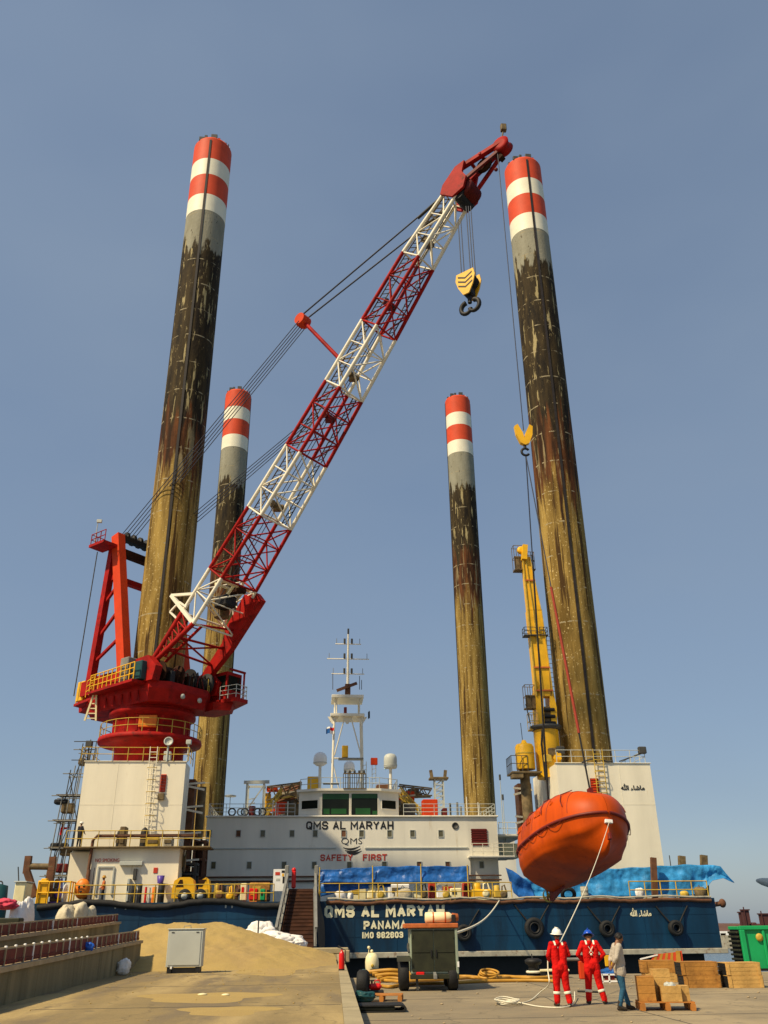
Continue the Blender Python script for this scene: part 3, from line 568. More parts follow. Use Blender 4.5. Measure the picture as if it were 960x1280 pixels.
z = mz2+1.2; q = MB(); q.beam((cxm-1.15, MY-0.2, z-0.55), (cxm+0.9, MY-0.2, z+0.25), 0.2, 0.28); q.box((cxm-0.3, MY-0.1, z-0.9), (cxm+0.25, MY+0.5, z+0.2)); q.build('radar_scanner', 'brown', mast_o)
for u, v0, v1 in ((416, 862, 842), (449.5, 862, 845), (452, 862, 850)): MB().tube(S(u, v0, MY), S(u, v1, MY), 0.035, n=5).build('antenna', 'darkgrey', mast_o)
MB().cbox((cxm-0.55, MY-0.3, zm+0.05), (cxm+0.05, MY+0.2, zm+1.2), 0.04).build('lamp_box', 'yellow', mast_o)
MB().box((mlx[0]+0.6, MY-0.5, zm-0.12), (mlx[1], MY+0.5, zm-0.02)).build('mast_platform', 'grey', mast_o)
p = S(432, 888, MY); MB().cbox((p.x-0.18, MY-0.2, p.z-0.5), (p.x+0.12, MY+0.2, p.z+0.3), 0.04).build('lamp_box', 'panelred', mast_o)
# flags on the mast
def flag(u0, v0, u1, v1, ly, mats, name, label):
    a = S(u0, v0, ly); b = S(u1, v1, ly); q = MB()
    nu, nv = 10, 4
    vs = []
    for t in (0, 0.02):
        for i in range(nu+1):
            for j in range(nv+1): vs.append((a.x+(b.x-a.x)*i/nu, ly+0.12*math.sin(i*0.9)+t, a.z+(b.z-a.z)*j/nv-0.05*math.sin(i*0.7)))
    k = (nu+1)*(nv+1)
    for t in range(2):
        for i in range(nu):
            for j in range(nv):
                c = i*(nv+1)+j+t*k; q.f.append([c, c+nv+1, c+nv+2, c+1] if t else [c, c+1, c+nv+2, c+nv+1]); q.mi.append(mats[1](i/nu, j/nv)); q.sm.append(True)
    q.v += [Vector(v) for v in vs]
    return tag(q.build(name, mats[0], fix=False), label, 'flag')
flag(417.5, 909, 407.6, 917, MY-0.3, (['signwhite', 'tarpblue', 'firered'], lambda i, j: (2 if i < 0.45 and j < 0.5 else 0 if i < 0.45 else 1 if j >= 0.25 else 0)), 'ensign', 'small red white and blue flag flying left of the mast')
flag(460, 889, 462.5, 898, MY-0.3, (['darkgrey'], lambda i, j: 0), 'pennant', 'narrow dark pennant hanging right of the mast')
# ---- satellite domes
def dome(u, v, rpx, ly, post_v, parent_label, flat):
    p = S(u, v, ly); r = rpx*abs(S(u+1, v, ly).x-p.x); q = MB()
    if flat: prof = [(0.05, -r*1.1), (r*0.9, -r*1.05), (r, -r*0.9), (r, r*0.35), (r*0.93, r*0.7), (r*0.7, r*0.98), (r*0.35, r*1.1), (0.001, r*1.14)]
    else: prof = [(0.05, -r*1.15), (r*0.55, -r*1.0), (r*0.92, -r*0.75), (r, -r*0.6), (r, 0.1*r), (r*0.88, r*0.5), (r*0.65, r*0.78), (r*0.33, r*0.95), (0.001, r)]
    q.lathe(p, prof, 28); d = q.build('satellite_dome', 'signwhite' if not flat else 'lightgrey', barge)
    MB().tube((p.x, ly, zr), (p.x, ly, p.z-r*1.1), 0.14, n=10).build('dome_post', 'offwhite', d)
    MB().lathe(p, [(r*1.03, -r*0.68), (r*1.05, -r*0.62), (r*1.03, -r*0.56)], 28).build('dome_seam', 'lightgrey', d)
dome(400.3, 948.5, 8.4, 83, 960, '', False); dome(436.5, 958, 6.8, 83.5, 960, '', False); dome(488, 951.5, 8.2, 83, 960, '', True)
for u, v0, v1, w in ((467.5, 950, 978, 1.0), (455.5, 952, 968, 0.5)):
    a = S(u, v1, 84); b = S(u, v0, 84); q = MB()
    for s in (-0.18, 0.18): q.tube((a.x+s, 84, zr), (a.x+s, 84, b.z), 0.035, n=5)
    for i in range(7): z = zr+(b.z-zr)*i/7; q.tube((a.x-0.18, 84, z), (a.x+0.18, 84, z+0.15), 0.025, n=4)
    q.build('aerial_lattice', 'lightgrey', barge)
p = S(468, 952, 84); MB().cbox((p.x-0.35, 83.9, p.z-0.3), (p.x+0.3, 84.2, p.z+0.35), 0.04).build('aerial_lamp', 'orange_red', barge)
# ---- things on the deckhouse roof
rz_ = dtop+0.13
railing('deck_railing', [(dx0+0.1, 95, rz_), (dx0+0.1, DY+0.1, rz_), (wa-0.3, DY+0.1, rz_)], 1.0, barge, 'lightgrey', step=1.4, r=0.026, mids=2)
railing('deck_railing', [(wd_+0.3, DY+0.1, rz_), (dx1-0.1, DY+0.1, rz_), (dx1-0.1, 95, rz_)], 1.0, barge, 'lightgrey', step=1.4, r=0.026, mids=2)
def frame_gantry(u0, u1, v0, ly, m='lightgrey', name='boat_gantry'):
    a = S(u0, v0, ly); b = S(u1, v0, ly); q = MB()
    for x in (a.x, b.x):
        q.beam((x, ly, rz_), (x, ly, a.z), 0.16); q.beam((x, ly+2, rz_), (x, ly+2, a.z-0.1), 0.16)
    q.beam((a.x-0.3, ly, a.z), (b.x+0.5, ly, a.z+0.05), 0.28); q.beam((a.x, ly, rz_+0.8), (b.x, ly, a.z-0.3), 0.11); q.beam((a.x, ly+2, a.z-0.1), (b.x, ly+2, a.z-0.1), 0.18)
    q.beam((a.x, ly, a.z-0.1), (a.x, ly+2, a.z-0.1), 0.14); q.beam((b.x, ly, a.z), (b.x, ly+2, a.z-0.1), 0.14)
    for k in range(5): q.beam((a.x+0.1, ly+1, rz_+0.4+k*0.4), (b.x-0.8, ly+1, rz_+0.5+k*0.4), 0.08)
    return q.build(name, m, barge)
frame_gantry(309, 330, 978, 84)
# disc light on a thin post at the left end
p = S(288, 995, 83); q = MB(); q.tube((p.x, 83, rz_), (p.x, 83, p.z), 0.035, n=6); q.lathe(p, [(0.5, -0.06), (0.55, 0), (0.5, 0.05), (0.1, 0.12)], 16); q.build('disc_aerial', 'lightgrey', barge)
MB().lathe((S(315, 1015, 82).x, 82, rz_), [(0.30, 0), (0.30, 1.0), (0.26, 1.04), (0, 1.04)], 14).build('roof_drum', 'panelred', barge)
for u in (290, 301, 306, 322, 328): p = S(u, 1015, 81.6); MB().torus((p.x, 81.6, p.z), 0.30, 0.07, axis=(0, 1, 0.2), n=16, m=6).build('lifebuoy', 'darkgrey' if u != 301 else 'lightgrey', barge)
# knuckle-boom gear seen beyond the roof: latticed brown and yellow arms
def arm_gear(u0, v0, u1, v1, ly, m, name, w):
    a = S(u0, v0, ly); b = S(u1, v1, ly); q = MB(); h = 0.7*w
    for s in (-h, h): q.beam(a+Vector((0, 0, s)), b+Vector((0, 0, s*0.6)), 0.13); q.beam(a+Vector((0, 1.1, s)), b+Vector((0, 1.1, s*0.6)), 0.13)
    n = 7
    for i in range(n):
        t = i/n; t2 = (i+1)/n; z = h*(1-0.4*t)*(1 if i % 2 else -1); z2 = -h*(1-0.4*t2)*(1 if i % 2 else -1)
        q.beam(a.lerp(b, t)+Vector((0, 0, z)), a.lerp(b, t2)+Vector((0, 0, z2)), 0.09); q.beam(a.lerp(b, t)+Vector((0, 1.1, z)), a.lerp(b, t2)+Vector((0, 1.1, z2)), 0.09)
    return q.build(name, m, barge)
arm_gear(333, 992, 377, 983, 86, 'mud', 'pipe_rack', 0.9)
arm_gear(331, 1016, 352, 988, 85, 'railyellow', 'stair_flight', 0.5)
arm_gear(500, 989, 528, 1016, 84, 'railyellow', 'stair_flight', 0.5)
arm_gear(499, 988, 540, 990, 88, 'mud', 'pipe_rack', 0.8)
q = MB(); a = S(345, 1003, 88); b = S(376, 992, 88)
for k in range(5): q.tube((a.x, 88+k*0.2, a.z+k*0.28), (b.x, 88+k*0.2, b.z+k*0.3), 0.13, n=7)
q.build('stacked_pipe', 'brown', barge)
for u0, u1, v0, v1, ly, m, nm in ((333, 347, 988, 984, 86, 'orange_red', 'tool_box'), (352, 372, 1012, 998, 89, 'darkgrey', 'winch_house'), (356, 375, 1020, 1004, 83, 'mud', 'deck_locker'), (501, 518, 1001, 989, 89, 'orange_red', 'tool_box'), (510, 524, 996, 986, 90, 'mud', 'deck_locker'), (529, 547, 1022, 999, 81.5, 'orange_red', 'orange_cabinet'), (506, 519, 1020, 1005, 83, 'darkgrey', 'winch_house'), (554, 559, 1022, 1010, 81.5, 'panelred', 'hose_box')):
    a = S(u0, v0, ly); b = S(u1, v1, ly); MB().cbox((a.x, ly, rz_ if v0 > 1010 else a.z), (b.x, ly+1.2, b.z), 0.05).build(nm, m, barge)
# cargo heaped on the roof deck at both sides of the wheelhouse: beams, pipes, boxes
rc = random.Random(9)
for (ua, ub, va, vb, n) in ((334, 374, 988, 1019, 26), (501, 527, 990, 1019, 16)):
    for k in range(n):
        u = rc.uniform(ua, ub); v = va+(vb-va)*rc.random()**0.8; ly = rc.uniform(84.5, 93); p = S(u, v, ly); mm = rc.choice(['mud', 'railyellow', 'brown', 'yellow', 'darkgrey', 'strake', 'orange_red'])
        if k % 3 == 0: MB().cbox((p.x-rc.uniform(0.3, 0.8), ly, rz_), (p.x+rc.uniform(0.3, 0.8), ly+1.0, max(p.z, rz_+0.4)), 0.05).build('cargo_box', mm, barge)
        else:
            a_ = rc.uniform(-0.6, 0.9); L_ = rc.uniform(0.8, 2.0); d_ = Vector((math.cos(a_)*L_, rc.uniform(-0.3, 0.3), math.sin(a_)*L_*0.7)); e_ = p+d_; MB().beam((p.x-d_.x*0.3, ly, max(rz_+0.1, p.z-d_.z*0.5)), (e_.x, ly+d_.y, max(rz_+0.1, p.z+d_.z*0.5)), rc.uniform(0.10, 0.24)).build('cargo_beam', mm, barge)
# lattice tower with a forked top at the right
a = S(543.5, 972, 86); b = S(554, 972, 86); q = MB(); zt = S(548, 974, 86).z
for x in (a.x, b.x):
    for y in (86, 86.8): q.beam((x, y, rz_), (x, y, zt), 0.10)
for i in range(8):
    z = rz_+(zt-rz_)*i/8; z2 = rz_+(zt-rz_)*(i+1)/8
    for y in (86, 86.8): q.beam((a.x, y, z), (b.x, y, z2), 0.06); q.beam((a.x, y, z2), (b.x, y, z2), 0.06)
lt = q.build('crane_rest', 'lightgrey', barge)
q = MB(); q.cbox((a.x-0.5, 85.8, zt), (b.x+0.5, 87, zt+0.2), 0.03)
for x in (a.x-0.35, b.x+0.1): q.beam((x+0.1, 86.3, zt+0.2), (x+0.1+(0.1 if x > a.x else -0.1), 86.3, zt+0.9), 0.3, 0.2)
q.build('rest_fork', 'mud', lt)
for u, v0, v1 in ((563, 1004, 1016), (572, 1003, 1016), (576.5, 1008, 1020)): p = S(u, v1, 82); t_ = S(u, v0, 82); MB().tube((p.x, 82, rz_), (p.x, 82, t_.z), 0.1, n=8).build('vent_pipe', 'grey' if u != 563 else 'darkgrey', barge)
for u, v0 in ((341.5, 1000), (345, 1003), (360, 1002), (583, 996), (597.5, 1003)): t_ = S(u, v0, 81); MB().tube((t_.x, 81, rz_), (t_.x, 81, t_.z), 0.05, n=6).build('stanchion', 'cream', barge)
# whip aerials right of the deckhouse
for u, v0, v1 in ((629, 975, 1035), (631, 1000, 1035)):
    p = S(u, v1, 84); t_ = S(u, v0, 84); q = MB(); q.tube((p.x, 84, 7.3), (p.x, 84, t_.z), 0.05, 0.03, n=6); q.tube((p.x, 84, t_.z), (p.x, 84, t_.z+0.5), 0.10, n=6, mi=1); q.build('whip_aerial', ['lightgrey', 'darkgrey'], barge)
# bridge wing at the right with rails
a = S(622, 1036, 82); b = S(643, 1036, 82); MB().cbox((a.x, 82, 9.15), (b.x+1, 92, 9.35), 0.04).build('bridge_wing', 'offwhite', barge)
MB().cbox((a.x+0.5, 82.6, 7.36), (b.x+0.4, 85, 8.6), 0.05).build('deck_locker', 'tankcream', barge)
railing('deck_railing', [(a.x+0.1, 82, 9.35), (b.x+1, 82, 9.35)], 1.0, barge, 'cream', step=0.8, r=0.03)
railing('deck_railing', [(S(589, 1066, DY).x, DY-0.8, 7.33), (S(640, 1066, DY).x, DY-0.8, 7.33)], 1.0, barge, 'cream', step=1.0, r=0.025, mids=2)
# ================================================================== jack houses (the white blocks round the front legs)
JY = 69.0; JT = 13.45
jl0, jl1 = S(106.5, 952, JY).x, S(232.5, 952, JY).x
jr0, jr1 = S(695.5, 957, JY).x, S(812.5, 957, JY).x
q = MB(); q.box((jl0, JY, HZ1), (jl1, 71.6, JT)); q.box((jl0+0.02, 71.6, HZ1), (jl1-1.3, 76.9, JT-0.05)); jhl = q.build('jack_house', 'white', barge)
q = MB(); q.box((jr0, JY, HZ1), (jr1, 76.9, JT)); jhr = q.build('jack_house', 'white', barge)
for jh, a, b in ((jhl, jl0, jl1), (jhr, jr0, jr1)):
    MB().cbox((a-0.08, JY-0.08, JT), (b+0.08, JY+0.25, JT+0.06), 0.02).build('top_flange', 'white', jh)
    for k in (0.33, 0.66): MB().box((a+(b-a)*k, JY-0.012, 7.3), (a+(b-a)*k+0.04, JY-0.002, JT-0.02)).build('plate_seam', 'white', jh)
    MB().box((a+0.02, JY-0.011, 10.3), (b-0.02, JY-0.002, 10.34)).build('plate_seam', 'white', jh)
# rear jack houses, lower, seen past the deckhouse
for k, (lx, ly) in enumerate(((-14.0, 123.9), (23.2, 123.9))):
    MB().box((lx-3.8, ly-3.9, HZ1), (lx+3.8, ly+3.9, 12.5)).build('jack_house', 'offwhite', barge)
# ladders, signs and lettering on the front faces
p = S(191, 950, JY-0.25); e = S(184, 1043, JY-0.25); ladder('ladder', (p.x, JY-0.25, JT+1.1), (e.x, JY-0.25, 7.2), 0.55, jhl, 'cream', r=0.035)
p = S(749, 957, JY-0.25); ladder('ladder', (p.x, JY-0.25, JT+1.1), (p.x, JY-0.25, 7.4), 0.75, jhr, 'railyellow', r=0.04)
# safety hoops on the ladders
for jh, u, vs_ in ((jhl, 190.5, (960, 975, 990, 1005, 1020)), (jhr, 749, (965, 980, 995))):
    for v in vs_:
        p = S(u-(v-955)*0.05, v, JY-0.3); MB().torus((p.x, JY-0.3, p.z), 0.36, 0.025, n=10, m=5, arc=PI, a0=PI).build('ladder_hoop', 'railyellow', jh)
def plate(u0, v0, u1, v1, ly, m, name, parent, d=0.08):
    a = S(u0, v1, ly); b = S(u1, v0, ly); return MB().cbox((a.x, ly-d, a.z), (b.x, ly-0.003, b.z), min(0.02, d/3)).build(name, m, parent)
g = plate(199.5, 968, 208.5, 990, JY, 'orange_red', 'grille', jhl)
a = S(199.5, 990, JY); b = S(208.5, 968, JY)
for i in range(6): z = a.z+(b.z-a.z)*(i+0.15)/6; MB().box((a.x+0.04, JY-0.13, z), (b.x-0.04, JY-0.082, z+0.13)).build('grille_bar', 'panelred', jhl)
plate(197, 992, 206, 1000, JY, 'mud', 'cable_box', jhl, 0.25)
g = plate(739, 973, 747.5, 991, JY, 'panelred', 'grille', jhr)
a = S(739, 991, JY); b = S(747.5, 973, JY)
for i in range(6): z = a.z+(b.z-a.z)*(i+0.15)/6; MB().box((a.x+0.04, JY-0.13, z), (b.x-0.04, JY-0.082, z+0.12)).build('grille_bar', 'orange_red', jhr)
front_text('lettering', AR, 776.5, 806, 979.5, 988, JY-0.004, 'letterblack', jhr, 0.03)
# railings and floodlights on top
railing('top_railing', [(jl0-0.3, 76, JT+0.06), (jl0-0.3, JY-0.1, JT+0.06), (jl1+0.2, JY-0.1, JT+0.06), (jl1+0.2, 71.5, JT+0.06)], 1.0, barge, 'railyellow', step=1.1, r=0.03)
railing('top_railing', [(jr0+0.1, JY+0.1, JT+0.06), (jr1-0.3, JY+0.1, JT+0.06), (jr1-0.3, 76, JT+0.06)], 1.0, barge, 'lightgrey', step=1.2, r=0.028)
q = MB(); p = S(803, 938, JY); q.beam((S(775, 950, JY).x, JY+0.2, JT+0.2), (p.x, JY+0.2, p.z-0.2), 0.09); q.cbox((p.x-0.3, JY-0.1, p.z-0.25), (p.x+0.32, JY+0.3, p.z+0.3), 0.05); q.build('flood_lamp', 'darkgrey', barge)
q = MB(); p = S(111, 930, JY); q.tube((p.x, JY+0.2, JT), (p.x, JY+0.2, p.z-0.2), 0.06, n=6); q.cbox((p.x-0.24, JY-0.1, p.z-0.22), (p.x+0.26, JY+0.3, p.z+0.25), 0.04); q.build('flood_lamp', 'darkgrey', barge)
p = S(210.5, 927, JY-0.2); q = MB(); q.tube((p.x, JY-0.1, JT), (p.x, JY-0.1, p.z), 0.08, n=6); q.lathe((p.x, JY-0.1, p.z), [(0.05, -0.12), (0.28, -0.1), (0.36, 0.12), (0.30, 0.16), (0.26, 0.06), (0.02, 0.03)], 16, axis=(0.1, -1, 0.2)); q.cbox((p.x-0.28, JY-0.1, JT+0.1), (p.x+0.26, JY+0.3, JT+0.8), 0.04); q.build('search_light', 'lightgrey', barge)
p = S(236, 929, JY); q = MB(); q.tube((p.x, JY, JT), (p.x, JY, p.z), 0.06, n=6); q.cbox((p.x-0.2, JY-0.15, p.z-0.1), (p.x+0.2, JY+0.2, p.z+0.25), 0.04); q.build('flood_lamp', 'lightgrey', barge)
# hose hanging off the right house
q = MB(); pts = [S(u, v, JY-0.1) for u, v in ((727, 953), (735, 950), (742, 948), (752, 950), (760, 952), (766, 951))]; q.path(pts, 0.06, 6); q.build('deck_hose', 'darkgrey', barge)
# leg guides at the inner sides: red column, white braces, brown pipe
for s, x0, x1 in ((1, jl1-0.9, jl1+0.25), (-1, jr0-1.7, jr0-0.55)):
    y = 73.5 if s > 0 else 75.5
    q = MB(); q.box((x0, y, 7.0 if s < 0 else HZ1), (x1, y+1.5, JT-0.6)); gd = q.build('leg_guide', 'brown', barge)
    for z in (6.6, 8.6, 10.6, 12.4) if s > 0 else (10.0, 12.3):
        q = MB(); xa = x1+0.1 if s > 0 else x0-0.1; q.beam((x0 if s > 0 else x1, y-0.15, z), (x1+0.8 if s > 0 else x0-0.45, y-0.15, z-0.4), 0.16); q.beam((x0 if s > 0 else x1, y-0.15, z), (x1+0.8 if s > 0 else x0-0.45, y-0.15, z+0.15), 0.14); q.build('brace', 'cream', gd)
p = S(656, 970, 72.0); MB().path([(p.x, 72, HZ1), (p.x, 72, p.z+0.4), (p.x+0.3, 72, p.z+1.0)], 0.42, 12).build('exhaust_pipe', 'mud', barge)
p = S(248, 985, 72.5); MB().tube((p.x-0.15, 76.2, HZ1), (p.x-0.15, 76.2, 12.6), 0.36, n=12).build('exhaust_pipe', 'mud', barge)
# lower front house at the left jack house, with its walkway
LY = 67.0; ll0, ll1 = S(110, 1090, LY).x, S(222.5, 1090, LY).x; lt_ = S(160, 1060.5, LY).z
q = MB(); q.box((ll0, LY, HZ1), (ll1, JY-0.002, lt_)); lhouse = q.build('winch_house', 'white', barge)
MB().box((jl0+0.05, LY+1.2, HZ1), (ll0-0.01, JY-0.003, lt_-0.15)).build('winch_house', 'white', barge)
MB().cbox((jl0-0.1, LY-0.5, lt_), (ll1+2.2, JY-0.01, lt_+0.1), 0.02).build('walkway', 'mud', barge)
railing('walkway_railing', [(jl0, LY-0.4, lt_+0.1), (ll1+2.1, LY-0.4, lt_+0.1)], 1.05, barge, 'railyellow', step=1.15, r=0.03)
q = MB(); a = S(108, 1100, LY-0.2); b = S(113, 1045, LY-0.2); c = S(247, 1046, LY-0.2); q.path([(a.x, LY-0.2, HZ1), (a.x+0.1, LY-0.2, b.z-0.3), (a.x+0.35, LY-0.2, b.z), (c.x, LY-0.2, b.z+0.02)], 0.11, 8); q.build('fire_main', 'brown', barge)
front_text('lettering', 'NO SMOKING', 119, 149, 1073, 1077.5, LY-0.004, 'letterred', lhouse, 0.0)
plate(150, 1077, 179, 1082, LY, 'lightgrey', 'strip_lamp', lhouse, 0.3)
plate(191.5, 1084.5, 197.5, 1091.5, LY, 'letterred', 'sign', lhouse, 0.04)
plate(166.5, 1086, 172, 1100, LY, 'darkgrey', 'control_box', lhouse, 0.3)
# watertight door in the lower house
q = MB(); a = S(119, 1119, LY); b = S(143, 1083.5, LY)
for p0, p1 in (((a.x, LY-0.05, a.z), (a.x, LY-0.05, b.z)), ((a.x, LY-0.05, b.z), (b.x, LY-0.05, b.z)), ((b.x, LY-0.05, b.z), (b.x, LY-0.05, a.z))): q.beam(p0, p1, 0.09)
q.build('door_frame', 'lightgrey', lhouse)
# dark machinery between the left jack house and the deckhouse
for (u0, v0, u1, v1, ly, m, nm) in ((222, 1110, 246, 1078, 70.5, 'darkgrey', 'winch_frame'), (238, 1100, 258, 1050, 74, 'brown', 'machinery_frame'), (208, 1086, 236, 1066, 68.6, 'grey', 'cable_reel')):
    a = S(u0, v0, ly); b = S(u1, v1, ly)
    if nm == 'cable_reel': MB().lathe(((a.x+b.x)/2, ly+0.5, (a.z+b.z)/2), [(0.75, -0.5), (0.75, -0.42), (0.4, -0.42), (0.4, 0.42), (0.75, 0.42), (0.75, 0.5)], 18, axis=(1, 0.2, 0)).build(nm, m, barge)
    else:
        q = MB(); z0 = HZ1
        for x in (a.x, b.x-0.2):
            for y in (ly, ly+1.6): q.box((x, y, z0), (x+0.2, y+0.2, b.z))
        for z in np.linspace(z0+0.7, b.z, 4): q.box((a.x, ly-0.01, z-0.16), (b.x, ly+1.81, z))
        q.build(nm, m, barge)
        q = MB(); q.cbox((a.x+0.25, ly+0.3, z0), (b.x-0.3, ly+1.5, b.z-0.6), 0.1); q.build('gearbox', 'black' if nm == 'winch_frame' else 'rustdark', barge)

# ================================================================== legs
def leg_mat(name, g0, d0, r0, dcol=(0.014, 0.011, 0.008)):
    """Coating by height: grey, then worn black, then rust, then tan growth, with ragged limits, drips and weld lines."""
    m = bpy.data.materials.new(name); m.use_nodes = True; n = m.node_tree.nodes; l = m.node_tree.links; b = n['Principled BSDF']; b.inputs['Roughness'].default_value = 0.8; b.inputs['Specular IOR Level'].default_value = 0.12
    tc = n.new('ShaderNodeTexCoord'); sx = n.new('ShaderNodeSeparateXYZ'); l.new(tc.outputs['Object'], sx.inputs[0])
    def math_(op, a, b_):
        x = n.new('ShaderNodeMath'); x.operation = op
        for i, s_ in enumerate((a, b_)):
            if isinstance(s_, (int, float)): x.inputs[i].default_value = s_
            else: l.new(s_, x.inputs[i])
        return x.outputs[0]
    def noise(sc, zs, det=6, rough=0.6, off=0):
        mp = n.new('ShaderNodeMapping'); mp.inputs['Scale'].default_value = (1, 1, zs); mp.inputs['Location'].default_value = (off, off*0.7, off*1.3); oi = n.new('ShaderNodeObjectInfo'); va = n.new('ShaderNodeVectorMath'); va.operation = 'MULTIPLY_ADD'; va.inputs[1].default_value = (0.31, 0.17, 0.2); l.new(oi.outputs['Location'], va.inputs[0]); l.new(tc.outputs['Object'], va.inputs[2]); l.new(va.outputs[0], mp.inputs[0])
        z = n.new('ShaderNodeTexNoise'); z.inputs['Scale'].default_value = sc; z.inputs['Detail'].default_value = det; z.inputs['Roughness'].default_value = rough; l.new(mp.outputs[0], z.inputs['Vector']); return z.outputs[0]
    def step(src, a, w): 
        r = n.new('ShaderNodeMapRange'); r.inputs['From Min'].default_value = a; r.inputs['From Max'].default_value = a+w; r.clamp = True; l.new(src, r.inputs['Value']); return r.outputs[0]
    def mix(f, a, b_):
        x = n.new('ShaderNodeMix'); x.data_type = 'RGBA'; l.new(f, x.inputs['Factor'])
        for s_, k in ((a, 'A'), (b_, 'B')):
            if isinstance(s_, tuple): x.inputs[k].default_value = s_+(1,)
            else: l.new(s_, x.inputs[k])
        return x.outputs['Result']
    def two(src, a, b_, p0=0.35, p1=0.65):
        r = n.new('ShaderNodeValToRGB'); r.color_ramp.elements[0].position = p0; r.color_ramp.elements[1].position = p1; r.color_ramp.elements[0].color = a+(1,); r.color_ramp.elements[1].color = b_+(1,); l.new(src, r.inputs[0]); return r.outputs[0]
    z = sx.outputs['Z']
    zj = math_('ADD', z, math_('MULTIPLY', math_('SUBTRACT', noise(1.3, 0.22), 0.5), 11.0))
    zj2 = math_('ADD', z, math_('MULTIPLY', math_('SUBTRACT', noise(1.5, 0.05, off=9), 0.5), 26.0))
    tan = two(noise(1.4, 0.10), (0.13, 0.080, 0.019), (0.37, 0.25, 0.068), 0.36, 0.64); tan = mix(step(noise(6, 0.8, 3, off=3), 0.62, 0.05), tan, (0.55, 0.43, 0.20)); tan = mix(step(noise(2.6, 0.035, off=5), 0.55, 0.05), tan, (0.060, 0.032, 0.010))
    rust = two(noise(1.6, 0.10, off=2), (0.030, 0.014, 0.007), (0.15, 0.055, 0.018), 0.40, 0.66)
    rust = mix(step(noise(2.0, 0.08, off=12), 0.56, 0.04), rust, (0.24, 0.19, 0.10))
    dark = two(noise(1.5, 0.15, off=4), dcol, (0.060, 0.042, 0.018)); dark = mix(step(noise(2.4, 0.10, off=7), 0.600, 0.02), dark, (0.36, 0.30, 0.15)); dark = mix(step(noise(2.6, 0.35, 8, 0.75, off=17), 0.60, 0.03), dark, (0.20, 0.155, 0.07))
    grey = two(noise(1.2, 0.3, off=6), (0.235, 0.225, 0.165), (0.30, 0.29, 0.22)); grey = mix(step(noise(3.0, 0.3, off=8), 0.65, 0.03), grey, (0.09, 0.075, 0.045))
    c = mix(step(zj2, r0, 2.5), tan, rust); c = mix(step(zj2, d0, 2.0), c, dark); c = mix(step(zj, g0, 0.7), c, grey)
    fr = math_('FRACT', math_('MULTIPLY', z, 1/3.25), 0); wl = math_('MULTIPLY', math_('LESS_THAN', fr, 0.035), step(noise(1.8, 1.0, off=11), 0.50, 0.06))
    c = mix(wl, c, (0.34, 0.29, 0.18))
    l.new(c, b.inputs['Base Color'])
    bp = n.new('ShaderNodeBump'); bp.inputs['Strength'].default_value = 0.5; bp.inputs['Distance'].default_value = 0.08; l.new(noise(5, 0.5), bp.inputs['Height']); l.new(bp.outputs[0], b.inputs['Normal'])
    return m
M['legfront'] = leg_mat('leg_coating_front', 67.0, 45.0, 38.0)
M['legrear'] = leg_mat('leg_coating_rear', 65.5, 53.0, 44.0)
M['bandred'] = mat('faded_red_band', (0.62, 0.075, 0.028), 0.6, var=0.10, scale=0.8, rust=0.06, spec=0.15)
M['bandwhite'] = mat('cream_white_band', (0.80, 0.76, 0.58), 0.55, var=0.06, scale=0.8, rust=0.05, rcol=(0.5, 0.42, 0.26))
LEGR = 2.12
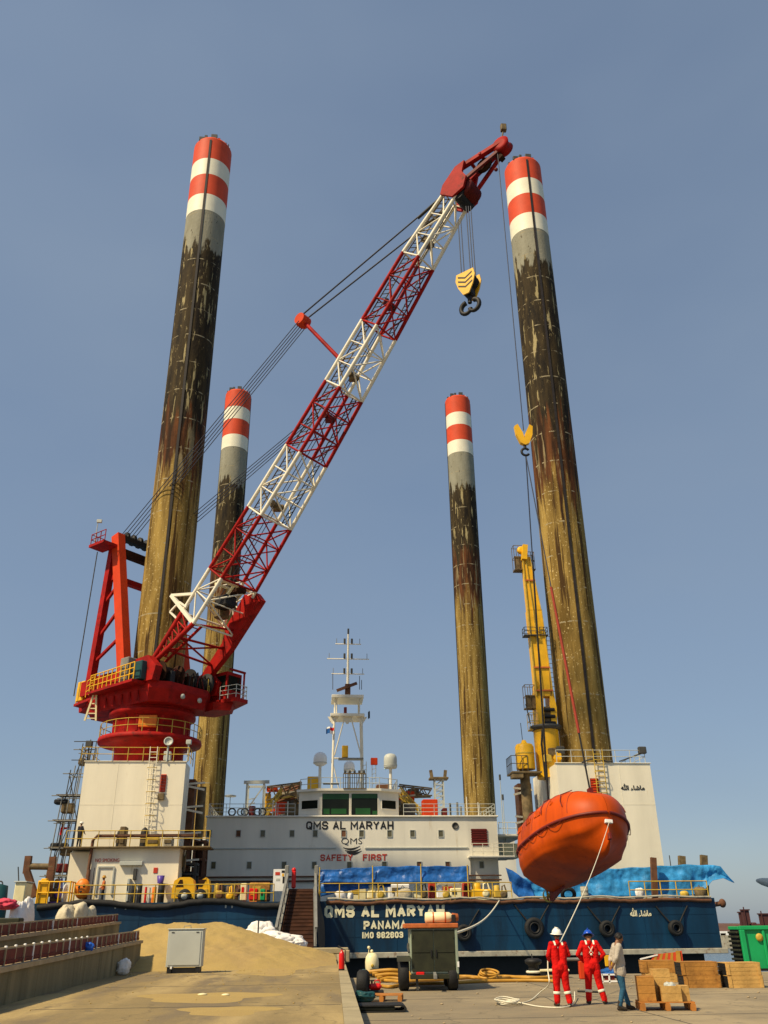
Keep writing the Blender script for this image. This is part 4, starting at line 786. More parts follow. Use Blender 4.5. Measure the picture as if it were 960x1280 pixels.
def leg(lx, ly, m, racks, label, top=83.0):
    t = thing('jack_up_column', label, 'barge leg', (lx, ly, 0), group='jack-up legs of the barge')
    def ring(z0, z1, r=LEGR): q = MB(); q.lathe((lx, ly, 0), [(r, z0), (r, z1)], 56, caps=True); return q
    q = MB(); q.lathe((lx, ly, 0), [(LEGR, z) for z in (-4, 10, 20, 30, 40, 50, 60, 71.9)], 56); q.build('leg_tube', m, t)
    for z0, z1, mm, nm in ((71.9, 74.25, 'bandwhite', 'white_band'), (74.25, 77.2, 'bandred', 'red_band'), (77.2, 79.6, 'bandwhite', 'white_band'), (79.6, top-0.25, 'bandred', 'red_band')):
        q = MB(); q.lathe((lx, ly, 0), [(LEGR+0.015, z0+0.002), (LEGR+0.015, z1-0.002)], 56); q.build(nm, mm, t)
    q = MB(); q.lathe((lx, ly, 0), [(LEGR-0.10, top-0.25), (LEGR-0.10, top), (LEGR-0.35, top), (LEGR-0.35, top-0.6)], 56, caps=False); q.build('top_ring', 'bandred', t)
    for a in racks:                            # rack: one proud dark strip drawn along the dark slot line
        d = Vector((math.sin(a), -math.cos(a), 0)); s_ = Vector((d.y, -d.x, 0)); c = Vector((lx, ly, 0))
        q = MB(); w = 0.14
        for z0, z1, mi in ((-4, 71.9, 0), (71.9, top-0.6, 1)):
            P_ = [c+d*(LEGR-0.05)+s_*w, c+d*(LEGR+0.07)+s_*w*0.8, c+d*(LEGR+0.07)-s_*w*0.8, c+d*(LEGR-0.05)-s_*w]
            q.prism([(p.x, p.y, z0) for p in P_], (0, 0, z1-z0), 0)
        q.build('rack', 'legrack', t)
    for k in range(7):                         # lugs, a grease box and small posts on the rim
        a = -1.2+k*0.42+0.1*(k % 2); d = Vector((math.sin(a), -math.cos(a), 0)); p = Vector((lx, ly, top))+d*(LEGR-0.3)
        h_ = (0.35, 0.55, 0.5, 0.6, 0.25, 0.3, 0.7)[k]; w = (0.18, 0.3, 0.16, 0.34, 0.12, 0.1, 0.05)[k]
        MB().cbox((p.x-w, p.y-0.15, top-0.05), (p.x+w, p.y+0.15, top+h_), 0.03).build('lifting_lug', 'darkgrey' if k != 4 else 'orange_red', t)
    MB().tube((lx+1.3, ly-0.9, top-0.1), (lx+1.3, ly-0.9, top+0.75), 0.05, n=6).build('rim_post', 'lightgrey', t)
    MB().tube((lx+1.9, ly-0.2, top-0.1), (lx+1.9, ly-0.2, top+0.65), 0.04, n=6).build('rim_post', 'lightgrey', t)
    return t
M['legrack'] = mat('dark_rack', (0.022, 0.016, 0.012), 0.5, var=0.4, scale=1.5)
leg_fl = leg(-13.3, 72.9, 'legfront', (0.0, PI), 'tall banded leg rising through the red crane, dark groove down its front')
leg_fr = leg(23.15, 73.1, 'legfront', (0.0, PI), 'tall banded leg rising from the white block behind the orange lifeboat')
leg_rl = leg(-14.05, 123.9, 'legrear', (PI/2, -PI/2), 'shorter looking banded leg partly behind the lattice boom')
leg_rr = leg(23.2, 123.3, 'legrear', (PI/2, -PI/2), 'free-standing banded leg behind the deckhouse, right of its mast')

# ================================================================== main crane
CAX = Vector((-13.3, 72.9, 0)); CAZ = rad(-40.98); CF = Vector((math.cos(CAZ), math.sin(CAZ), 0)); CH = Vector((-CF.y, CF.x, 0))
def K(r, o, z): return CAX + CF*r + CH*o + Vector((0, 0, z))
crane = thing('lattice_boom_crane', 'big red crane with red and white lattice boom, built round the left leg', 'crane', (CAX.x, CAX.y, JT), rz=CAZ)
def kb(): return MB()
q = MB(); q.lathe((CAX.x, CAX.y, 0), [(2.75, JT+0.01), (2.75, 15.0), (3.4, 15.25), (4.1, 15.35), (4.15, 15.5), (4.1, 15.75), (3.2, 15.85), (3.05, 16.0)], 48, caps=False); q.build('pedestal', 'red', crane)
q = MB(); q.lathe((CAX.x, CAX.y, 0), [(3.05, 15.95), (3.05, 17.35), (3.5, 17.5), (3.5, 17.75)], 48, caps=False)
q.build('slew_ring', 'red', crane)
for k in range(14): a = -2.2+k*0.33; d = Vector((math.sin(a), -math.cos(a), 0)); p = Vector((CAX.x, CAX.y, 0))+d*3.05; MB().beam((p.x, p.y, 16.02), (p.x, p.y, 17.3), 0.16, 0.12).build('ring_rib', 'red', crane)
rp_ = [(CAX.x+4.05*math.sin(a), CAX.y-4.05*math.cos(a), 15.76) for a in np.linspace(-2.0, 2.0, 15)]
railing('ring_railing', rp_, 1.05, crane, 'railyellow', step=1.6, r=0.03)
def kpoly(pts, z0, z1, name, m, parent=None, taper=0.0):
    q = MB(); n = len(pts); cr = sum(p[0] for p in pts)/n; co_ = sum(p[1] for p in pts)/n
    lo = [K(cr+(r-cr)*(1-taper), co_+(o-co_)*(1-taper), z0) for r, o in pts]; hi = [K(r, o, z1) for r, o in pts]
    q.add(lo+hi, [tuple(range(n)), tuple(range(2*n-1, n-1, -1))]+[(i, (i+1)%n, (i+1)%n+n, i+n) for i in range(n)]); return q.build(name, m, parent or crane)
octo = [(4.5, -2.2), (3.5, -3.5), (-4.5, -3.5), (-6.3, -1.9), (-6.3, 1.9), (-4.5, 3.2), (3.3, 3.2), (4.5, 1.8)]
q = MB(); q.lathe((CAX.x, CAX.y, 0), [(3.35, 17.6), (3.35, 18.0)], 48); q.build('slew_drum', 'red', crane)
kpoly(octo, 18.0, 19.0, 'slew_platform', 'red', taper=0.07)
kpoly(octo, 19.0, 19.55, 'machinery_deck', 'red')
kpoly([(-4.4, -3.4), (-7.3, -2.4), (-7.3, 2.4), (-4.4, 3.4)], 18.7, 20.6, 'counterweight', 'red', taper=0.08)
for s in (-1, 1):                             # side girders that carry the boom feet and the back stays
    q = MB(); a = [K(-5.2, s*3.0, 19.5), K(4.0, s*3.0, 19.5), K(4.3, s*3.0, 20.6), K(3.2, s*3.0, 21.6), K(1.6, s*3.0, 21.5), K(0.6, s*3.0, 20.7), K(-5.2, s*3.0, 20.7)]
    q.prism(a, CH*0.7*s); q.build('side_girder', 'red', crane)
# machinery house and winches behind and beside the leg
q = MB()
q.add([K(r, o, z) for z in (19.56, 21.6) for r, o in ((-5.8, -2.2), (-2.6, -2.2), (-2.6, 2.2), (-5.8, 2.2))], [(0,1,2,3),(7,6,5,4),(0,1,5,4),(1,2,6,5),(2,3,7,6),(3,0,4,7)]); q.build('machinery_house', 'red', crane)
for r, o, m in ((3.3, -1.6, 'rustdark'), (3.3, 1.6, 'black')):
    q = MB(); a = K(r, o-1.0, 20.4); b = K(r, o+1.0, 20.4); q.lathe(a, [(0.95, 0), (0.95, 0.1), (0.6, 0.1), (0.6, 1.9), (0.95, 1.9), (0.95, 2.0)], 20, axis=CH); q.build('winch_drum', m, crane)
MB().cbox(tuple(K(1.2, -3.9, 19.6)-Vector((0.5, 0.5, 0))), tuple(K(1.2, -3.9, 21.6)+Vector((0.5, 0.5, 0))), 0.06, rz=CAZ).build('control_cabinet', 'grey', crane)
MB().cbox(tuple(K(2.6, -3.7, 19.6)-Vector((0.6, 0.5, 0))), tuple(K(2.6, -3.7, 21.1)+Vector((0.6, 0.5, 0))), 0.06, rz=CAZ).build('hydraulic_unit', 'teal', crane)
# side walkway with yellow rails at the left
kpoly([(3.0, -3.5), (3.0, -4.8), (-3.2, -4.3), (-3.2, -3.5)], 19.3, 19.5, 'side_walkway', 'red')
railing('crane_railing', [K(3.0, -4.7, 19.5), K(-3.2, -4.2, 19.5), K(-3.2, -3.9, 19.5), K(-6.2, -3.3, 19.1), K(-6.6, 1.6, 19.1)], 1.35, crane, 'yellow', step=0.62, r=0.05, mids=2)
kpoly([(-3.2, -4.0), (-6.3, -3.4), (-6.7, 1.8), (-6.32, 1.8), (-6.32, -1.9), (-4.5, -3.5)], 18.9, 19.1, 'side_walkway', 'red')
q = MB(); a = K(-5.5, -3.1, 19.2); q.cbox((a.x-0.45, a.y-0.45, 19.2), (a.x+0.5, a.y+0.45, 20.9), 0.06, rz=CAZ); q.build('oil_tank', 'yellow', crane)
q = MB(); a = K(-3.2, -3.9, 17.2); q.beam(a+Vector((-0.3, 0, 0)), a+Vector((0.15, 0, 2.2)), 0.14); q.beam(a+Vector((0.6, 0, 0)), a+Vector((0.35, 0, 2.2)), 0.14)
for k in range(5): q.beam(a+Vector((-0.28+k*0.09, 0, 0.2+k*0.4)), a+Vector((0.58-k*0.05, 0, 0.2+k*0.4)), 0.08)
q.build('access_ladder', 'tankcream', crane)
# crowd of small gear on the machinery deck: hoses, valve chests, junction boxes, a pin rack
rc = random.Random(31)
for k in range(26):
    r_ = rc.uniform(0.4, 4.0); o_ = rc.uniform(-3.0, 2.8); w_ = rc.uniform(0.18, 0.5); h_ = rc.uniform(0.3, 1.1)
    if math.hypot(r_, o_) < 2.75 or abs(o_-0) < 0.2: continue
    c_ = K(r_, o_, 19.56); MB().cbox((c_.x-w_, c_.y-w_*0.7, 19.56), (c_.x+w_, c_.y+w_*0.7, 19.56+h_), 0.05, rz=CAZ+rc.uniform(-0.2, 0.2)).build('deck_gear', rc.choice(['black', 'rustdark', 'red', 'panelred', 'mud', 'darkgrey']), crane)
for k in range(12):
    o_ = -3.2+k*0.52; a_ = K(4.2-abs(o_)*0.25, o_, 19.6); pts = [a_, a_+Vector((0.1, -0.15, 0.7+0.4*rc.random())), a_+CH*0.4+Vector((0, 0, 1.0+0.4*rc.random())), a_+CH*0.7+Vector((0, 0.2, 0.2))]
    MB().path(pts, 0.06, 6).build('hydraulic_hose', rc.choice(['black', 'rustdark', 'panelred']), crane)
for r_, o_ in ((4.55, -1.0), (4.55, 0.8)): c_ = K(r_, o_, 18.55); MB().lathe(c_, [(0.16, 0), (0.2, 0.05), (0.2, 0.16), (0, 0.18)], 12, axis=CF).build('work_lamp', 'lightgrey', crane)
for k in range(6): a_ = K(-2.8+k*1.0, -3.52, 18.1); MB().beam(a_, a_+Vector((0, 0, 0.85)), 0.10, 0.14).build('platform_rib', 'red', crane)
q = MB(); a_ = K(0.3, -2.9, 16.35)
MB().cbox((CAX.x-0.5, CAX.y-3.2, 16.25), (CAX.x+0.9, CAX.y-2.9, 17.2), 0.04).build('ring_cover', 'orange', crane)
# operator's cab on its own platform at the right
kpoly([(1.3, 3.2), (1.3, 5.0), (3.4, 5.7), (6.3, 4.6), (6.3, 3.2), (4.4, 3.0)], 18.75, 19.05, 'cab_platform', 'red')
kpoly([(1.0, 2.9), (4.5, 2.4), (5.6, 3.6), (4.6, 4.8), (2.2, 4.8)], 18.15, 18.75, 'cab_bracket', 'red', taper=0.12)
cab = kpoly([(2.9, 3.4), (4.9, 3.4), (4.9, 5.1), (2.9, 5.1)], 19.05, 21.5, 'operator_cab', 'red')
for (r0, o0, r1, o1) in ((4.91, 3.55, 4.91, 4.95), (3.05, 3.39, 4.75, 3.39)):
    q = MB(); a = K(r0, o0, 20.0); b = K(r1, o1, 20.0); d = Vector((0, 0, 1.2)); nn = (CF if r0 == r1 else -CH)*0.03; q.add([a, b, b+d, a+d, a+nn, b+nn, b+d+nn, a+d+nn], [(0,1,2,3),(4,7,6,5),(0,4,5,1),(1,5,6,2),(2,6,7,3),(3,7,4,0)]); q.build('cab_window', 'glass', cab)
q = MB(); q.beam(K(5.3, 5.0, 19.05), K(5.3, 5.0, 21.6), 0.16); q.beam(K(5.3, 3.3, 21.6), K(5.3, 5.1, 21.6), 0.16); q.build('cab_guard', 'red', crane)
railing('cab_railing', [K(4.5, 3.1, 19.05), K(6.2, 3.3, 19.05), K(6.2, 4.5, 19.05), K(3.4, 5.6, 19.05), K(1.4, 4.9, 19.05)], 1.1, crane, 'lightgrey', step=0.85, r=0.03, mids=2)
railing('deck_edge_railing', [K(3.3, 3.1, 19.55), K(4.4, 1.8, 19.55)], 1.0, crane, 'railyellow', step=0.8, r=0.03)
# back stay frame
for s in (-1, 1):
    MB().beam(K(-0.1, s*3.25, 20.6), K(-3.5, s*3.25, 34.0), 0.95, 0.75, upv=CH).build('stay_leg', 'orange_red', crane)
    MB().beam(K(-4.6, s*3.25, 20.2), K(-3.9, s*3.25, 32.8), 0.6, 0.6, upv=CH).build('stay_leg', 'red', crane)
    for z0, z1 in ((22.4, 24.2), (24.6, 26.8), (27.6, 29.2)):
        ta = (z0-20.4)/13.2; tb = (z1-20.4)/13.2
        MB().beam(K(-4.55+ta*0.7, s*3.25, z0), K(-0.1-tb*3.4, s*3.25, z1), 0.22).build('stay_brace', 'red', crane)
for z, m, w in ((34.0, 'black', 0.55), (32.6, 'rustdark', 0.75), (30.0, 'red', 0.6)): MB().beam(K(-3.6, -3.2, z), K(-3.6, 3.2, z), w, w*0.8).build('cross_beam', m, crane)
q = MB()
for k in range(6): q.lathe(K(-3.9, -2.2+k*0.75, 34.3), [(0.25, 0), (0.55, 0.02), (0.45, 0.1), (0.55, 0.18), (0.25, 0.2)], 14, axis=CH)
q.build('stay_sheave', 'black', crane)
kpoly([(-2.9, -3.6), (-2.9, -5.1), (-5.0, -5.1), (-5.0, -3.6)], 32.6, 32.85, 'top_platform', 'red')
railing('top_platform_railing', [K(-2.9, -5.0, 32.85), K(-4.9, -5.0, 32.85), K(-4.9, -3.7, 32.85)], 1.0, crane, 'red', step=0.7, r=0.04)
q = MB(); a = K(-4.6, -4.8, 32.85); q.tube(a, a+Vector((0, 0, 2.3)), 0.04, n=5); q.cbox(tuple(a+Vector((-0.1, -0.1, 2.2))), tuple(a+Vector((0.35, 0.1, 2.5))), 0.02); q.build('wind_vane', 'lightgrey', crane)
ladder('stay_ladder', K(-3.3, 2.2, 33), K(-1.6, 2.2, 21.5), 0.6, crane, 'darkgrey', side=tuple(CH))
q = MB(); q.tube(K(-5.2, -4.0, 32.6), K(-5.7, -3.9, 19.6), 0.05, n=5); q.build('stay_cable', 'darkgrey', crane)
# lattice boom.  stations along the boom: radius and height of the bottom chords, width
ST = [(6.6, 23.9, 4.5), (9.15, 27.25, 3.9), (13.0, 31.8, 3.55), (16.85, 36.4, 3.2), (20.75, 41.2, 2.85), (24.4, 45.75, 2.55), (28.5, 50.9, 2.1), (32.2, 55.4, 1.7)]
BE = math.atan2(55.4-27.25, 32.2-9.15); BN = (-math.sin(BE), math.cos(BE)); BD = 1.95
def BP(i, t, side, topb):
    a, b = ST[i], ST[i+1]; r = a[0]+(b[0]-a[0])*t; z = a[1]+(b[1]-a[1])*t; w = a[2]+(b[2]-a[2])*t; d = BD*(1.0 if i < 6 else 1.0-0.25*t)*(topb)
    return K(r+BN[0]*d, side*w/2, z+BN[1]*d)
for i, m in enumerate(('cream', 'red', 'cream', 'red', 'cream', 'red', 'cream')):
    q = MB()                                   # end frame of the section
    for t in ((0,) if i else (0.0,)):
        c = [BP(i, t, s, b_) for s, b_ in ((-1, 0), (1, 0), (1, 1), (-1, 1))]
        for k in range(4): q.tube(c[k], c[(k+1) % 4], 0.085, n=6)
    sec = q.build('boom_section', m, crane)
    for s in (-1, 1):
        for b_ in (0, 1): MB().tube(BP(i, 0, s, b_), BP(i, 1, s, b_), 0.155, n=8).build('chord', m, sec)
    nb = 2 if i == 0 else 3
    for k in range(nb):
        t0, t1 = k/nb, (k+1)/nb; fl = (k+i) % 2
        for s in (-1, 1):                      # side faces
            MB().tube(BP(i, t0, s, fl), BP(i, t1, s, 1-fl), 0.07, n=5).build('lacing', m, sec)
            MB().tube(BP(i, t1, s, 0), BP(i, t1, s, 1), 0.06, n=5).build('lacing', m, sec)
        for b_ in (0, 1):                      # bottom and top faces
            sg = 1 if fl else -1
            MB().tube(BP(i, t0, -sg, b_), BP(i, t1, sg, b_), 0.07, n=5).build('lacing', m, sec)
            if b_ == 0 and i in (1, 3, 5): MB().tube(BP(i, t0, sg, b_), BP(i, t1, -sg, b_), 0.06, n=5).build('lacing', m, sec)
            MB().tube(BP(i, t1, -1, b_), BP(i, t1, 1, b_), 0.06, n=5).build('lacing', m, sec)
# catwalk, inner ladder way and hose runs inside the boom
for i in range(1, 7):
    for (o0, b_, w, m) in ((-0.62, 0.86, 0.55, 'mud'), (0.55, 0.10, 0.42, 'darkgrey')):
        if b_ < 0.5 and i not in (2, 3, 5): continue
        a = BP(i, 0.02, 0, b_); b = BP(i, 0.98, 0, b_); wa_, wb_ = ST[i][2]/2, ST[i+1][2]/2; q = MB(); L = (b-a).length; n = int(L/0.42)
        pa, pb = a+CH*o0*wa_, b+CH*o0*wb_
        for s in (-w/2, w/2): q.beam(pa+CH*s, pb+CH*s, 0.07)
        for k in range(n): c = pa.lerp(pb, k/n); d = pa.lerp(pb, (k+1)/n); q.beam(c-CH*w/2, d+CH*w/2, 0.05)
        q.build('catwalk', m, crane)
for i, t, u_ in ((2, 0.2, 0.5), (4, 0.25, 0.5), (6, 0.3, 0.6), (5, 0.35, 0.7), (3, 0.6, 0.5)):
    p = BP(i, t, 0, u_); q = MB(); q.lathe(p-CH*0.55, [(0.3, 0), (0.34, 0.03), (0.25, 0.1), (0.25, 1.0), (0.34, 1.07), (0.3, 1.1)], 12, axis=CH); q.cbox(tuple(p-Vector((0.3, 0.3, 0.45))), tuple(p+Vector((0.3, 0.3, -0.15))), 0.05); q.build('guide_roller', 'mud' if i % 2 == 0 else 'panelred', crane)
# wide boom foot: a lattice arm at the near side, a plate girder at the far side
fo = [(-1, K(2.7, -2.75, 21.2), BP(0, 0, -1, 0), BP(0, 0, -1, 1)), (1, K(2.7, 2.75, 20.8), BP(0, 0, 1, 0), BP(0, 0, 1, 1))]
a, b0, b1 = fo[0][1:]; q = MB(); q.tube(a, b0, 0.2, n=8); q.tube(a+Vector((0, 0, 0.35)), b1, 0.2, n=8); arm = q.build('boom_foot', 'red', crane)
for k in range(5):
    t0 = 0.15+k*0.17; t1 = t0+0.17; MB().tube(a.lerp(b0, t0), (a+Vector((0, 0, 0.35))).lerp(b1, t1), 0.07, n=5).build('lacing', 'red', arm); MB().tube(a.lerp(b0, t1), (a+Vector((0, 0, 0.35))).lerp(b1, t1), 0.07, n=5).build('lacing', 'red', arm)
q = MB(); q.tube(a.lerp(b0, 0.1)+CH*0.9, b0+CH*0.9, 0.12, n=6); q.tube((a+Vector((0, 0, 0.35))).lerp(b1, 0.1)+CH*0.9, b1+CH*0.9, 0.12, n=6)
for k in range(5): t = 0.2+0.18*k; q.tube(a.lerp(b0, t), a.lerp(b0, t)+CH*0.9, 0.05, n=5); q.tube(a.lerp(b1, t), a.lerp(b1, t)+CH*0.9, 0.05, n=5)
q.build('foot_walkway', 'red', crane)
A_, B0, B1 = K(2.3, 2.6, 20.6), K(9.6, 1.98, 26.9), K(8.0, 1.98, 28.6)
dv = Vector((BN[0]*CF.x, BN[0]*CF.y, BN[1])); al = (B0-A_).normalized()
prof = [A_-dv*0.35, A_+al*4.3-dv*0.75, A_+al*9.4-dv*0.55, A_+al*9.6+dv*0.5, A_+al*8.8+dv*1.5, A_+al*5.2+dv*1.0, A_+al*4.2+dv*0.5, A_+dv*0.35]
q = MB(); q.prism(prof, CH*0.55); pg = q.build('foot_girder', 'red', crane)
q = MB(); q.prism([A_+al*5.0-dv*0.7, A_+al*9.2-dv*0.55, A_+al*8.9+dv*1.3, A_+al*5.3+dv*0.9], CH*-0.25); q.build('girder_doubler', 'red', pg)
MB().lathe(A_-CH*0.2, [(0.5, 0), (0.5, 0.95)], 16, axis=CH).build('foot_pin', 'black', crane)
MB().lathe(a-CH*0.45, [(0.45, 0), (0.45, 0.9)], 16, axis=CH).build('foot_pin', 'black', crane)
# cross ties between the arms
for t in (0.35, 0.65, 0.98): MB().tube(a.lerp(b0, t), A_.lerp(B0, t*0.62), 0.10, n=6).build('cross_tie', 'red', crane)
MB().tube(a.lerp(b0, 0.35), A_.lerp(B0, 0.42), 0.08, n=6).build('cross_tie', 'red', crane); MB().tube(a.lerp(b0, 0.66), A_.lerp(B0, 0.22), 0.08, n=6).build('cross_tie', 'red', crane)
# winch nest in the first boom section
p = BP(0, 0.55, 0.1, 0.35)
for d_, sz, m in ((Vector((0, 0, 0)), (1.5, 1.2, 1.0), 'black'), (CF*-1.0+CH*0.6+Vector((0, 0, -0.6)), (1.0, 1.0, 0.9), 'mud'), (CF*1.0+CH*0.4+Vector((0, 0, 0.9)), (1.3, 0.8, 0.6), 'rustdark')):
    c = p+d_; MB().cbox((c.x-sz[0]/2, c.y-sz[1]/2, c.z-sz[2]/2), (c.x+sz[0]/2, c.y+sz[1]/2, c.z+sz[2]/2), 0.12, rz=CAZ).build('boom_winch', m, crane)
q = MB(); p0 = BP(0, 0.95, 0.0, 0.15); q.beam(p0-CH*1.6, p0+CH*1.6, 0.22); q.beam(p0-CH*1.5-dv*0.1-CF*0.9, p0+CH*1.3-CF*0.9, 0.18); q.beam(p0-CH*0.2, p0-CH*0.2-CF*0.9-Vector((0, 0, 0.8)), 0.18); q.beam(p0+CH*1.0, p0+CH*1.0-CF*0.9-Vector((0, 0, 0.8)), 0.18); q.build('winch_bed', 'tankcream', crane)
# white jaw sticking out at the near shoulder
q = MB(); e = BP(0, 0.0, -1, 0); a_ = BP(0, 0.12, -1, 1)+dv*2.1-CH*0.2; q.beam(e, a_, 0.30); q.beam(a_, BP(0, 0.42, -1, 1), 0.22); q.beam(BP(0, 0.0, -1, 1), BP(0, 0.45, -1, 1), 0.2); q.build('boom_stop', 'cream', crane)
q = MB(); e = a.lerp(b1, 0.86); q.beam(e, e+dv*1.4, 0.14); q.beam(e+dv*1.4, e+dv*1.1+al*1.2, 0.14); q.beam(e+al*1.3, e+dv*1.1+al*1.2, 0.14); q.build('boom_stop', 'cream', crane)
# boom head and fly tip
H0 = BP(6, 1, 0, 0); H1 = BP(6, 1, 0, 1); ax_ = Vector((math.cos(BE)*CF.x, math.cos(BE)*CF.y, math.sin(BE))); TIPP = K(36.3, 0.0, 59.1)
for s in (-1, 1):
    q = MB(); o_ = CH*s*0.95
    prof = [H0-ax_*0.3+o_, H0+ax_*0.7-dv*0.55+o_, H0+ax_*1.7-dv*0.15+o_, H0+ax_*2.0+dv*0.55+o_, H1+ax_*3.0-dv*0.45+o_, H1+ax_*2.3+dv*0.12+o_, H1+ax_*0.5+dv*0.30+o_, H1-ax_*0.3+o_]
    q.prism(prof, CH*s*0.22); q.build('boom_head', 'red', crane)
q = MB()
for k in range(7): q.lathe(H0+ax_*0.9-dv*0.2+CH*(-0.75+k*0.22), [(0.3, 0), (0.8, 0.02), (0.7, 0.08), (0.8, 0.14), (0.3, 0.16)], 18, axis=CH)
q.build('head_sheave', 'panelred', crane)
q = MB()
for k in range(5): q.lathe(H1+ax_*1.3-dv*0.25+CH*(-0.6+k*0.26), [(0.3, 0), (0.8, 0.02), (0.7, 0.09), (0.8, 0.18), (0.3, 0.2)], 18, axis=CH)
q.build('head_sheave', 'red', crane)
MB().lathe(H0+ax_*0.2-CH*0.9-dv*0.1, [(0.55, 0), (0.55, 1.8)], 16, axis=CH).build('head_drum', 'black', crane)
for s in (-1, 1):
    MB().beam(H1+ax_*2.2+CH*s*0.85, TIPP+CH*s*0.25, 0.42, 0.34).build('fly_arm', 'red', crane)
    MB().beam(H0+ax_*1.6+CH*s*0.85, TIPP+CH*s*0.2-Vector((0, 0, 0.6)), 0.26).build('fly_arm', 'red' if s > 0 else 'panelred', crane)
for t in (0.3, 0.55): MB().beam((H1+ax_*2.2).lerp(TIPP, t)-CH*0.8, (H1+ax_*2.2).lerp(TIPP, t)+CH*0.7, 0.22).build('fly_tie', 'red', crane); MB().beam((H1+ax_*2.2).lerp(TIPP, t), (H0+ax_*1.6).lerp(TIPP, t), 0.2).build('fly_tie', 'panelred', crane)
MB().lathe((H0+ax_*1.6).lerp(TIPP, 0.45)-CH*0.3, [(0.25, 0), (0.7, 0.03), (0.6, 0.1), (0.7, 0.2), (0.25, 0.25)], 16, axis=CH).build('fly_sheave', 'rustdark', crane)
MB().lathe(TIPP-CH*0.45-Vector((0, 0, 0.25)), [(0.35, 0), (0.75, 0.05), (0.62, 0.3), (0.62, 0.6), (0.75, 0.85), (0.35, 0.9)], 18, axis=CH).build('tip_sheave', 'red', crane)
MB().beam(TIPP-CF*0.6-Vector((0, 0, 0.7)), TIPP-Vector((0, 0, 1.5))-CF*0.1, 0.5, 0.4).build('tip_bracket', 'rustdark', crane)
p = L_tip = TIPP; t1 = S(629, 160, TIPP.y); q = MB(); q.path([TIPP, (t1.x-0.15, TIPP.y, TIPP.z+1.0), (t1.x, TIPP.y, t1.z-0.3)], 0.07, 6); q.cbox((t1.x-0.22, TIPP.y-0.2, t1.z-0.35), (t1.x+0.25, TIPP.y+0.2, t1.z+0.35), 0.05); q.build('tip_beacon', 'mud', crane)
# guyed strut and pendants
sb = BP(4, 0.35, -0.6, 1); stip = K(16.3, -1.3, 50.0)
MB().tube(sb, stip, 0.17, n=8).build('pendant_strut', 'red', crane)
q = MB(); q.cbox(tuple(stip-Vector((0.45, 0.4, 0.55))), tuple(stip+Vector((0.45, 0.4, 0.4))), 0.08, rz=CAZ); q.lathe(stip-CH*0.5, [(0.55, 0), (0.55, 1.0)], 14, axis=CH); q.build('strut_head', 'orange_red', crane)
for o_ in (-0.32, 0.32):
    a_ = H1-ax_*0.3+dv*0.3+CH*(o_*2.0); MB().tube(a_, stip+CH*o_+Vector((0, 0, 0.3)), 0.075, n=6).build('pendant_rope', 'rope', crane)
    MB().tube(a_, a_.lerp(stip, 0.16), 0.14, n=6).build('pendant_socket', 'black', crane)
for k in range(5):
    o_ = -0.5+k*0.25; MB().tube(stip+CH*o_-Vector((0, 0, 0.3)), K(-3.8, -2.6+k*0.33, 34.5), 0.040, n=5).build('luffing_rope', 'rope', crane)
e = BP(3, 0.55, -0.5, 1)
for k in range(4): MB().tube(e+CH*(k*0.22), K(-3.8, 1.0+k*0.4, 34.4), 0.036, n=5).build('luffing_rope', 'rope', crane)
for k in range(2): MB().tube(BP(0, 0.5, -0.1+0.2*k, 0.6), BP(6, 0.9, -0.1+0.2*k, 0.45), 0.035, n=5).build('hoist_rope', 'rope', crane)

# ---- main hook block under the boom head
HB = H0+ax_*0.9-dv*0.9; HB_Y = HB.y
def hs(u, v): return S(u, v, HB_Y)
ctr = hs(586, 357)
hook = thing('hook_block', 'big yellow and black hook block hanging under the boom head', 'hook block', (ctr.x, HB_Y, hs(586, 395).z), rz=CAZ)
zt, zb_ = hs(586, 344).z, hs(586, 372).z; hw = hs(597, 350).x-ctr.x
def hbp(o, r, z): return Vector((ctr.x, HB_Y, 0))+CF*o+CH*r+Vector((0, 0, z))
for s, m in ((-1, 'yellow'), (1, 'yellow')):
    q = MB(); q.prism([hbp(-0.75, s*0.42, zt), hbp(0.75, s*0.42, zt), hbp(0.85, s*0.42, zt-0.6), hbp(0.65, s*0.42, zt-1.35), hbp(0.25, s*0.42, zb_+0.05), hbp(-0.25, s*0.42, zb_+0.05), hbp(-0.65, s*0.42, zt-1.35), hbp(-0.85, s*0.42, zt-0.6)], CH*s*0.1); cp = q.build('cheek_plate', m, hook)
    for k in range(3):
        zc = zt-0.55-k*0.42; q = MB(); o1 = CH*s*0.105
        for d0, d1 in ((-1, 0), (0, 1)):
            pa = hbp(d0*0.62, s*0.42, zc+(0.32 if d0 else 0))+o1; pb = hbp(d1*0.62, s*0.42, zc+(0.32 if d1 else 0))+o1
            q.prism([pa, pb, pb-Vector((0, 0, 0.15)), pa-Vector((0, 0, 0.15))], CH*s*0.012)
        q.build('chevron', 'black', cp)
q = MB()
for k in range(4): q.lathe(hbp(0, -0.34+k*0.18, zt-0.75), [(0.2, 0), (0.72, 0.02), (0.64, 0.07), (0.72, 0.13), (0.2, 0.15)], 18, axis=CH)
q.cbox(tuple(hbp(0, 0, zt-1.6)-Vector((0.35, 0.35, 0.4))), tuple(hbp(0, 0, zt-1.6)+Vector((0.35, 0.35, 0.5))), 0.06, rz=CAZ); q.build('block_sheave', 'black', hook)
zc = hs(588, 384).z
for s in (-1, 1):                              # double ram's-horn hook
    q = MB(); pts = []; rs = []
    for i in range(13):
        a_ = PI*0.5-s*PI*1.42*i/12; pts.append(hbp(s*0.40+0.44*math.cos(a_)-s*0.05, 0, zc+0.05+0.50*math.sin(a_))); rs.append(0.20*(1-0.35*i/12))
    q.path(pts, rs, 8); q.build('hook', 'black', hook)
